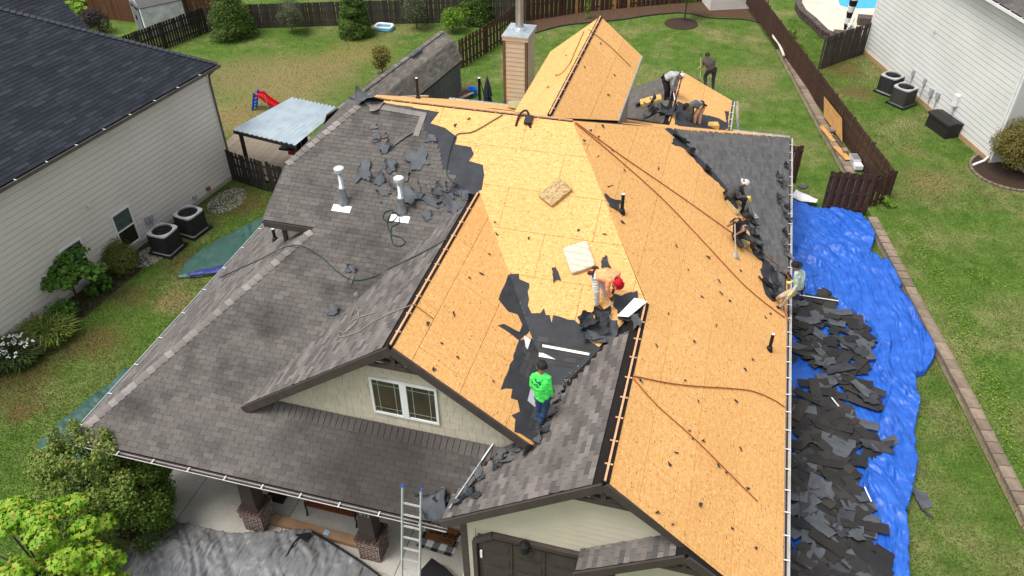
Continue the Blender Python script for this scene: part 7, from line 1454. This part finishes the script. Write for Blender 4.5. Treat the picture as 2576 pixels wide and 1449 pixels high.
# small black flakes left on the bare boards
FLK = [(PR, p) for p in ((1515, 318), (1565, 560), (1730, 680), (1780, 648), (1812, 738), (1835, 758), (1765, 748), (1808, 708), (1862, 682), (1925, 800), (1937, 790), (1892, 905), (1873, 930), (1610, 958), (1722, 958), (1755, 1010), (1733, 1085), (1740, 1105), (1768, 1110), (1862, 1130), (1805, 1170), (1825, 1190), (1700, 1140), (1683, 1170), (1652, 1290), (1690, 1320), (1880, 1230), (1540, 380), (1505, 345), (1570, 430), (1655, 425), (1700, 620), (1745, 860), (1800, 820), (1650, 870), (1680, 790), (1850, 1010), (1760, 1270), (1840, 1330), (1900, 1380))]+[(PF, p) for p in ((1145, 316), (1180, 300), (1487, 330), (1470, 355), (1505, 395), (1245, 560), (1250, 590), (1535, 470), (1455, 580), (1330, 600), (1520, 590))]+[(PGr, p) for p in ((1180, 700), (1075, 815), (1110, 865), (1150, 900), (1210, 690), (1230, 640), (1090, 930), (1240, 960), (1140, 790), (1280, 740))]+[(PDr, p) for p in ((1510, 110), (1545, 190), (1470, 170), (1530, 240))]+[(PDl, p) for p in ((1425, 140), (1380, 220), (1400, 190))]
for i, (pl, p) in enumerate(FLK): sd0[0] += 1; scrap(pmx(pl, *p, random.uniform(0, 3)), random.uniform(.04, .1), random.uniform(.07, .2), FB, .012, 'felt_flake', {'x': ''}.get('y') or 'small black felt flake left on the bare strand board', 'felt', 'felt flakes on the bare boards', sd0[0], rag=.35)
for x, y, w_, l_ in ((1398, 692, .22, .5), (1522, 662, .25, .4), (1541, 512, .5, .6)): S(PR if x > 1530 else PF, x, y, w_, l_, .4, FB, .02, {1398: 'tapered black felt scrap beside the striped foam board', 1522: 'black felt scrap above the worker in orange', 1541: 'largest loose black felt scrap, beside the upper vent pipe'}[x], .012, rag=.3)
# foam pads
def foam_mat(n, c, c2, stripes=False):
    m = pm(n, c, c2, 14, .9, .8, 25)
    if stripes:
        t = m.node_tree; b_ = t.nodes['Principled BSDF']; wv = N(t, 'ShaderNodeTexWave'); wv.inputs['Scale'].default_value = 1.9; wv.inputs['Distortion'].default_value = 3; wv.bands_direction = 'Y'; t.links.new(coords(t), wv.inputs[0])
        old = b_.inputs['Base Color'].links[0].from_socket; t.links.new(mix(t, ramp(t, wv.outputs['Color'], [(.55, (0, 0, 0)), (.8, (.55, .55, .55))]), old, (.34, .36, .34)), b_.inputs['Base Color'])
    return m
M['foam'] = foam_mat('foam', (.50, .37, .19), (.40, .28, .13)); M['foamg'] = foam_mat('foam_green', (.50, .46, .26), (.36, .32, .15)); M['foamw'] = foam_mat('foam_striped', (.62, .57, .44), (.52, .47, .36), True); M['foamy'] = foam_mat('foam_yellow', (.60, .42, .15), (.48, .30, .09))
def pad(pl, corners, th, mat, label, k=.012, rough=.012):
    q = [pl.uvpx(*c) for c in corners]; n = 14; V = []; g = np.random.default_rng(int(corners[0][0])); c0 = np.mean(q, 0)
    ex = (np.array(q[1])+q[2]-np.array(q[0])-q[3])/4; ey = (np.array(q[3])+q[2]-np.array(q[0])-q[1])/4
    for zz in (0, 1):
        for i in range(n):
            for j in range(n):
                a, b = i/(n-1)*2-1, j/(n-1)*2-1; rr = 1-.05*(abs(a)*abs(b))**6; e = max(abs(a), abs(b)); p = c0+(ex*a+ey*b)*rr; V.append((p[0]-c0[0], p[1]-c0[1], th*zz*(1-.12*e**10)+(g.uniform(-1, 1)*rough if zz else 0)))
    F = []
    for i in range(n-1):
        for j in range(n-1): F += [(n*n+i*n+j, n*n+(i+1)*n+j, n*n+(i+1)*n+j+1, n*n+i*n+j+1), (i*n+j, i*n+j+1, (i+1)*n+j+1, (i+1)*n+j)]
    ring = [i*n for i in range(n)]+[(n-1)*n+j for j in range(1, n)]+[i*n+n-1 for i in range(n-2, -1, -1)]+[j for j in range(n-2, 0, -1)]
    F += [(ring[k_], ring[(k_+1) % len(ring)], n*n+ring[(k_+1) % len(ring)], n*n+ring[k_]) for k_ in range(len(ring))]
    return tag(mesh_obj('foam_pad', V, F, mat, matrix=pl.M @ Matrix.Translation((c0[0], c0[1], k))), label, 'foam pad')
pad(PF, [(1355, 496), (1404, 452), (1443, 480), (1386, 523)], .12, M['foam'], 'lumpy tan foam block on the upper deck', rough=.025)
pad(PF, [(1415, 628), (1477, 612), (1497, 670), (1439, 696)], .12, M['foamw'], 'striped pale foam board beside the worker in orange', rough=.004)
pad(PB, [(1276, 272), (1296, 262), (1338, 270), (1325, 281)], .2, M['foamg'], 'greenish foam block behind the main ridge near the chimney', .03, .025)
pad(PSl, [vc(X, Y, 2330, 180, .23462) for X, Y in ((320, 950), (315, 880), (645, 775), (672, 870))], .14, M['foamy'], 'yellow foam block beside the worker in the white cap', .02)
bp_ = vc(1350, 1285, 2330, 180, .23462); q = PB.px(*bp_); fp = MB().obox(q+(0, .0, .1), ERT*.47, EFW*.16, V3(0, 0, .1)).build('foam_pad', M['foamy']); tag(fp, 'yellow foam block on the rear hip below the bent worker', 'foam pad')
pad(PR, [vc(X, Y, 2680, 640, .2484) for X, Y in ((130, 440), (235, 330), (400, 560), (320, 680))], .1, M['foam'], 'tan foam pad under the worker with yellow gloves', .012)
pad(PR, [vc(X, Y, 2680, 640, .2484) for X, Y in ((245, 960), (400, 960), (510, 1195), (330, 1150))], .1, M['foam'], 'tan foam pad under the worker in the black T-shirt', .012)
# ropes
M['ropeo'] = pm('orange_rope', (.36, .10, .03), (.26, .065, .02), 60, .8); M['ropeg'] = pm('green_rope', (.02, .055, .045), (.012, .035, .03), 60, .8); M['ropet'] = pm('tan_rope', (.30, .25, .19), (.2, .17, .13), 60, .8); M['ropey'] = pm('ochre_rope', (.34, .2, .05), (.24, .13, .03), 60, .8)
def rope(label, segs, mat, r=.012, name='rope'):
    """segs: list of (plane, px, py, lift)"""
    P_ = [(s[0].px(s[1], s[2])+s[0].n*(s[3] if len(s) > 3 else .03)) for s in segs]; sm_ = smooth_path(P_, 7); return tag(MB().tube(sm_, r, 6).build(name, mat, smooth=True), label, 'rope')
R_ = lambda pts, pl=PR: [(pl, *p) for p in pts]
rope('upper orange safety rope from the ridge to the worker in mint', R_([(1446, 309), (1560, 392), (1700, 488), (1830, 580), (1935, 652), (1965, 680)]), M['ropeo'], .014)
rope('lower orange safety rope from the ridge down to the gutter', R_([(1445, 311), (1540, 390), (1660, 497), (1750, 590), (1810, 655), (1870, 718), (1925, 765), (1972, 800)]), M['ropeo'], .014)
rope('orange rope from the garage ridge curving to the gutter', R_([(1590, 947), (1680, 965), (1750, 973), (1830, 978), (1890, 985), (1940, 1005), (1972, 1025)]), M['ropeo'], .013)
rope('orange rope slanting down the bare garage slope', R_([(1592, 955), (1650, 1020), (1750, 1110), (1850, 1210), (1903, 1262)]), M['ropeo'], .013)
rope('dark rope running from the ridge over the torn felt', R_([(1265, 290), (1240, 305), (1190, 333), (1150, 340), (1136, 370), (1124, 430), (1135, 455), (1158, 472), (1162, 500)], PF), M['ropeg'], .013)
rope('green rope sagging across the lower front slope', [(PLL, 555, 700, .03), (PLL, 640, 662, .03), (PF, 738, 622, .1), (PF, 800, 642, .03), (PF, 850, 685, .03), (PF, 890, 706, .03), (PF, 940, 698, .03), (PF, 985, 675, .04), (PGl, 1050, 645, .03), (PGl, 1128, 605, .05)], M['ropeg'], .013)
rope('coiled green rope below the farther flue vent', [(PF, x, y, .04) for x, y in ((990, 530), (970, 535), (965, 552), (985, 560), (1000, 545), (990, 535), (975, 560), (985, 590), (1010, 600), (1020, 612), (1005, 621), (988, 612), (985, 575), (1005, 560), (1000, 530))], M['ropeg'], .012)
rope('tan rope looped on the upper gable slope', [(PGl, x, y, .03) for x, y in ((1042, 768), (985, 790), (940, 812), (900, 838), (858, 850), (855, 835), (870, 838), (900, 810), (905, 788), (895, 778), (888, 790), (880, 815), (895, 805), (945, 788))], M['ropet'], .012)
rope('ochre cord stub on the bare upper gable slope', R_([(1042, 768), (1060, 782), (1088, 803)], PGr), M['ropey'], .012)
rope('ochre cord across the rear dormer', [(PDr, 1478, 75, .03), (PDr, 1530, 115, .03), (PDr, 1585, 168, .03)], M['ropey'], .014)
rope('dark rope curled on the hidden side of the rear dormer', [(PDl, 1470, 80, .03), (PDl, 1448, 130, .03), (PDl, 1435, 160, .03), (PDl, 1415, 185, .03), (PDl, 1400, 192, .03)], M['ropey'], .014)
J = PJ['mint']; bl_ = J['pelvis']+(-.1, .05, .05)
tag(MB().tube(smooth_path([PR.px(1965, 680)+PR.n*.05, .5*(PR.px(1965, 680)+bl_)+V3(0, 0, .05), bl_]), .014, 6).build('rope', M['ropeo'], smooth=True), 'short orange rope clipped to the belt of the worker in mint', 'rope')
tag(MB().tube(smooth_path([PR.px(1975, 690)+PR.n*.1, PR.px(1972, 735)+PR.n*.15, PR.px(1968, 775)+PR.n*.05, V3(XE+.05, PR.px(1972, 805)[1], zRe+.04)]), .014, 6).build('rope', M['ropeo'], smooth=True), 'orange rope hanging in front of the worker in mint down to the gutter', 'rope')
hn = thing('safety_harness', PF.px(1322, 295), 'black leather tool harness thrown over the main ridge', 'harness'); hp_ = lambda x, y, k: PF.px(x, y)+PF.n*k
MB().tube(smooth_path([hp_(1298, 318, .03), hp_(1303, 302, .04), hp_(1312, 290, .1), hp_(1325, 285, .12), hp_(1332, 297, .08), hp_(1328, 310, .04), hp_(1335, 322, .03)]), .03, 6).build('strap', cl_('dark_leather', (.03, .014, .01)), hn); MB().obox(hp_(1330, 305, .06), PF.u*.1, PF.d*.13, PF.n*.05).build('pouch', M['blackp'], hn)
tag(scrap(Matrix.Translation(V3(xA-.05, YR-.15, ZR+.03)), .9, .6, FL2, .12, 'felt_scrap', None, None, seed=77), 'grey crumpled felt wrapped over the far end of the main ridge', 'felt')
tag(scrap(Matrix.Translation(PF.xyz(xA+.3, YR-.35, .03)), .5, .5, M['shcap'], .1, 'cap_scrap', None, None, seed=78), 'loose cap shingle beside the crumpled ridge felt', 'shingle')
# ------------------------------------------------------------------ tear-off heap on the blue tarp
def strip_mesh(kind, g):
    b = MB(); L_, W_ = (.92, .3) if kind != 'half' else (.5, .3); n = 7; V = []; bend = g.uniform(-.02, .05); tw = g.uniform(-.02, .02)
    for zz in (0, .006):
        for i in range(n):
            x = i/(n-1)*2-1
            for y in (-1, -.1, 1): V.append((x*L_/2+g.uniform(-.01, .01), y*W_/2+(g.uniform(-.015, .015) if abs(x) > .9 or kind == 'torn' else 0), .02+bend*x*x+tw*x*y+zz))
    F = []
    for i in range(n-1):
        for j in range(2):
            a, b_, c, d = i*3+j, (i+1)*3+j, (i+1)*3+j+1, i*3+j+1; F += [(21+a, 21+b_, 21+c, 21+d), (d, c, b_, a)]
        F += [(i*3, (i+1)*3, 21+(i+1)*3, 21+i*3), ((i+1)*3+2, i*3+2, 21+i*3+2, 21+(i+1)*3+2)]
    F += [(0, 21, 22, 1), (1, 22, 23, 2), (18, 19, 40, 39), (19, 20, 41, 40)]
    if kind != 'half':      # slots between the three tabs, as raised dark lines
        s0_ = len(V)
        for xs in (-.333, .333):
            X = xs*L_/2*2/2*1.0; V += [(X-.006, -W_*.5, .028+bend*xs*xs), (X+.006, -W_*.5, .028+bend*xs*xs), (X+.006, -W_*.05, .028+bend*xs*xs), (X-.006, -W_*.05, .028+bend*xs*xs)]; F.append((len(V)-4, len(V)-3, len(V)-2, len(V)-1))
    me = bpy.data.meshes.new('shingle_strip'); me.from_pydata(V, [], F); me.validate(); me.update(); return me
DB = [shingle_mat('torn_shingle_%d' % i, c, .3, (.02, .02, .02), .5) for i, c in enumerate(((.034, .032, .030), (.027, .026, .025), (.042, .038, .035), (.023, .023, .025)))]
dbm = []
for k in range(10):
    me = strip_mesh(('full', 'torn', 'full', 'half')[k % 4], np.random.default_rng(k)); me.materials.append(DB[k % 4] if k < 8 else FL2)
    dbm.append(me)
bound = np.array([(740, 2060), (780, 2110), (820, 2170), (880, 2200), (930, 2185), (985, 2235), (1040, 2170), (1090, 2190), (1120, 2245), (1160, 2170), (1215, 2150), (1250, 2185), (1300, 2190), (1340, 2225), (1400, 2240), (1460, 2225)], float)
gaps = [[(1985, 840), (2015, 850), (2010, 875), (1985, 870)], [(2120, 870), (2150, 880), (2140, 900), (2118, 890)], [(1985, 1100), (2010, 1110), (2005, 1130), (1985, 1125)], [(2090, 1290), (2120, 1300), (2105, 1320)], [(2120, 1400), (2155, 1410), (2140, 1435), (2115, 1425)], [(2040, 820), (2075, 815), (2085, 835), (2055, 845)], [(2000, 770), (2020, 765), (2025, 785), (2005, 790)], [(2075, 940), (2095, 935), (2100, 955), (2080, 960)], [(1985, 1290), (2015, 1300), (2010, 1325), (1985, 1320)], [(2110, 1120), (2150, 1135), (2140, 1150), (2115, 1140)], [(2060, 1180), (2085, 1190), (2075, 1210)], [(2150, 1320), (2185, 1345), (2175, 1360)], [(1985, 880), (2030, 890), (2020, 930), (2045, 960), (2030, 1000), (2010, 1015), (1985, 1000)], [(2020, 1060), (2040, 1075), (2030, 1100), (2015, 1090)], [(1985, 1205), (2010, 1215), (2030, 1250), (1985, 1230)], [(2105, 1205), (2125, 1215), (2115, 1225)], [(1985, 1330), (2060, 1345), (2075, 1385), (2030, 1400), (2020, 1430), (1985, 1440)], [(2130, 1000), (2160, 1015), (2180, 1070), (2150, 1050)]]
cnt = 0; tries = 0; heapl = 'dark torn shingle strip in the tear-off heap on the blue tarp'
while cnt < 215 and tries < 4000:
    tries += 1; y = random.uniform(745, 1470); xm = np.interp(y, bound[:, 0], bound[:, 1]); x = random.uniform(1960, xm-6)
    if any(inpoly(np.array([x]), np.array([y]), g_)[0] for g_ in gaps): continue
    p = gp(x, y, .12); edge = (xm-x)/200
    layer = .16+.09*min(1, max(0, edge))*random.random()+cnt*.0003
    mx = Matrix.Translation((p[0], p[1], layer)) @ Matrix.Rotation(random.gauss(-.3, .55)+(1.57 if random.random() < .25 else 0), 4, 'Z') @ Matrix.Rotation(random.gauss(0, .05), 4, 'X') @ Matrix.Rotation(random.gauss(0, .05), 4, 'Y')
    o = link('shingle_strip', random.choice(dbm), None, mx); tag(o, heapl, 'shingle', 'tear-off heap on the blue tarp'); cnt += 1
# the lower layers of the heap, past counting, as one mass
VV = []; FF = []; o_ = 0; g5 = np.random.default_rng(55)
base_v = np.array([(-.46, -.15, 0), (.46, -.15, 0), (.46, .15, 0), (-.46, .15, 0)])
for i in range(170):
    y = g5.uniform(750, 1475); xm = np.interp(y, bound[:, 0], bound[:, 1]); x = g5.uniform(1960, xm-30)
    if any(inpoly(np.array([x]), np.array([y]), g_)[0] for g_ in gaps): continue
    p = gp(x, y, .14); a_ = g5.normal(-.3, .6)+(1.57 if g5.random() < .25 else 0); s_ = g5.uniform(.6, 1.1); R2 = np.array([[math.cos(a_), -math.sin(a_)], [math.sin(a_), math.cos(a_)]])
    q = base_v*s_; q[:, :2] = q[:, :2]@R2.T+g5.normal(0, .015, (4, 2)); q[:, 2] = g5.normal(0, .02, 4); q = q+p+(0, 0, g5.uniform(-.02, .1)); VV += [*q, *(q-(0, 0, .012))]; FF += [(o_, o_+1, o_+2, o_+3)]+[(o_+k, o_+4+k, o_+4+(k+1) % 4, o_+(k+1) % 4) for k in range(4)]; o_ += 8
tag(np_mesh('shingle_debris', np.array(VV), np.array(FF), DB, mi=np.repeat(g5.integers(0, 4, len(FF)//5), 5)), 'lower layers of the tear-off heap on the blue tarp', kind='stuff')
for i in range(34):
    y = random.uniform(760, 1460); xm = np.interp(y, bound[:, 0], bound[:, 1]); x = random.uniform(1970, xm-15)
    if any(inpoly(np.array([x]), np.array([y]), g_)[0] for g_ in gaps): continue
    p = gp(x, y, .2); scrap(Matrix.Translation((p[0], p[1], random.uniform(.2, .3))) @ Matrix.Rotation(random.uniform(0, 6), 4, 'Z'), random.uniform(.5, 1.1), random.uniform(.35, .7), FB if i % 2 else FL2, random.uniform(.01, .08), 'felt_scrap', 'black felt sheet in the tear-off heap on the blue tarp', 'felt', 'felt in the tear-off heap', 400+i)
def ground_scrap(x, y, w_, l_, rot, mat, curl, label, seed, z=.16, name='felt_scrap', cat='felt'): return tag(scrap(Matrix.Translation(gp(x, y, z)) @ Matrix.Rotation(rot, 4, 'Z'), w_, l_, mat, curl, name, None, None, seed=seed), label, cat)
ground_scrap(2050, 548, .5, .45, .3, FB, .05, 'black shingle scrap near the top of the blue tarp', 501); ground_scrap(2145, 657, .65, .16, -.1, FB, .02, 'narrow dark strip in the middle of the blue tarp', 502); ground_scrap(2047, 702, .5, .4, .4, FB, .05, 'dark shingle square behind the worker in mint', 503)
ground_scrap(2187, 852, .6, .3, -.4, FB, .05, 'dark shingle strip reaching out of the heap onto clear tarp', 504); ground_scrap(2188, 805, .4, .3, .2, FB, .04, 'ragged dark scrap at the top of the heap', 505); ground_scrap(2250, 1028, .7, .25, -.8, FB, .05, 'long dark felt tongue pointing out of the heap', 506)
ground_scrap(2225, 1130, .3, .35, .2, M['shr'][1], .03, 'shingle tab standing clear of the heap', 507, name='shingle_scrap', cat='shingle'); ground_scrap(2318, 1258, .45, .8, .3, FL2, .06, 'grey felt scrap lying on the grass beside the blue tarp', 508, .03); ground_scrap(2330, 1290, .12, .5, .7, FB, .02, 'thin black strip trailing on the grass', 509, .02); ground_scrap(2020, 470, .5, .3, .4, FL2, .04, 'grey felt scrap on the grass above the tarp', 510, .03)
bo = thing('pipe_boot', gp(2227, 1232, .16), 'square black pipe boot flashing on the blue tarp', 'pipe boot'); q = gp(2227, 1232, .18); MB().obox(q, V3(.2, -.13, 0), V3(.1, .17, 0), V3(0, 0, .008)).build('base', FB, bo); MB().lathe(q, [(.09, 0), (.06, .06), (.05, .1)], 14).build('boot', M['blackp'], bo)
for i, (a_, b_, lab) in enumerate((((2012, 742), (2110, 757), 'long white drip edge on the tarp below the worker in mint'), ((2092, 1000), (2110, 1022), 'short white strip in the tear-off heap'), ((2175, 1225), (2192, 1262), 'white strip at the edge of the heap'))): tag(MB().beam(gp(*a_, .3), gp(*b_, .3), .035, .012).build('white_strip', M['white']), lab, 'strip')
wt = tarp('white_sheet', [gp(*p)[:2] for p in ((1985, 505), (1998, 492), (2055, 515), (2050, 522), (2010, 518))], .04, M['white'], 'white plastic sheet at the top of the blue tarp', .06, .2, seed=31, cat='sheet')
# fine grit and crumbs nobody could count
def grit(name, pl, poly, n, mat, label, s=.022):
    us = [p[0] for p in poly]; vs = [p[1] for p in poly]; U = rng.uniform(min(us), max(us), n); W_ = rng.uniform(min(vs), max(vs), n); k = inpoly(U, W_, poly); U, W_ = U[k], W_[k]; m = len(U); C_ = pl.O+U[:, None]*pl.u+W_[:, None]*pl.d+pl.n*.035
    V = (C_[:, None]+rng.normal(0, s, (m, 3, 3))).reshape(-1, 3); return tag(np_mesh(name, V, np.arange(3*m).reshape(-1, 3), mat), label, kind='stuff')
grit('shingle_crumbs', PQl, rnd(PQl, [(1345, 1080), (1400, 1050), (1420, 990), (1450, 930), (1440, 890), (1390, 890), (1390, 960), (1360, 1050)]), 900, M['shr'][3], 'broken shingle crumbs in the roof valley')
grit('shingle_crumbs', PQl, rnd(PQl, [(1345, 1080), (1400, 1050), (1440, 990), (1470, 930), (1440, 880), (1390, 890), (1390, 960), (1360, 1050)]), 170, M['peb'], 'pale chips in the roof valley', .016)
grit('shingle_crumbs', PF, rnd(PF, [(930, 420), (1180, 480), (1120, 540), (950, 520)]), 260, M['felt2'], 'dark crumbs around the flue vents', .02)
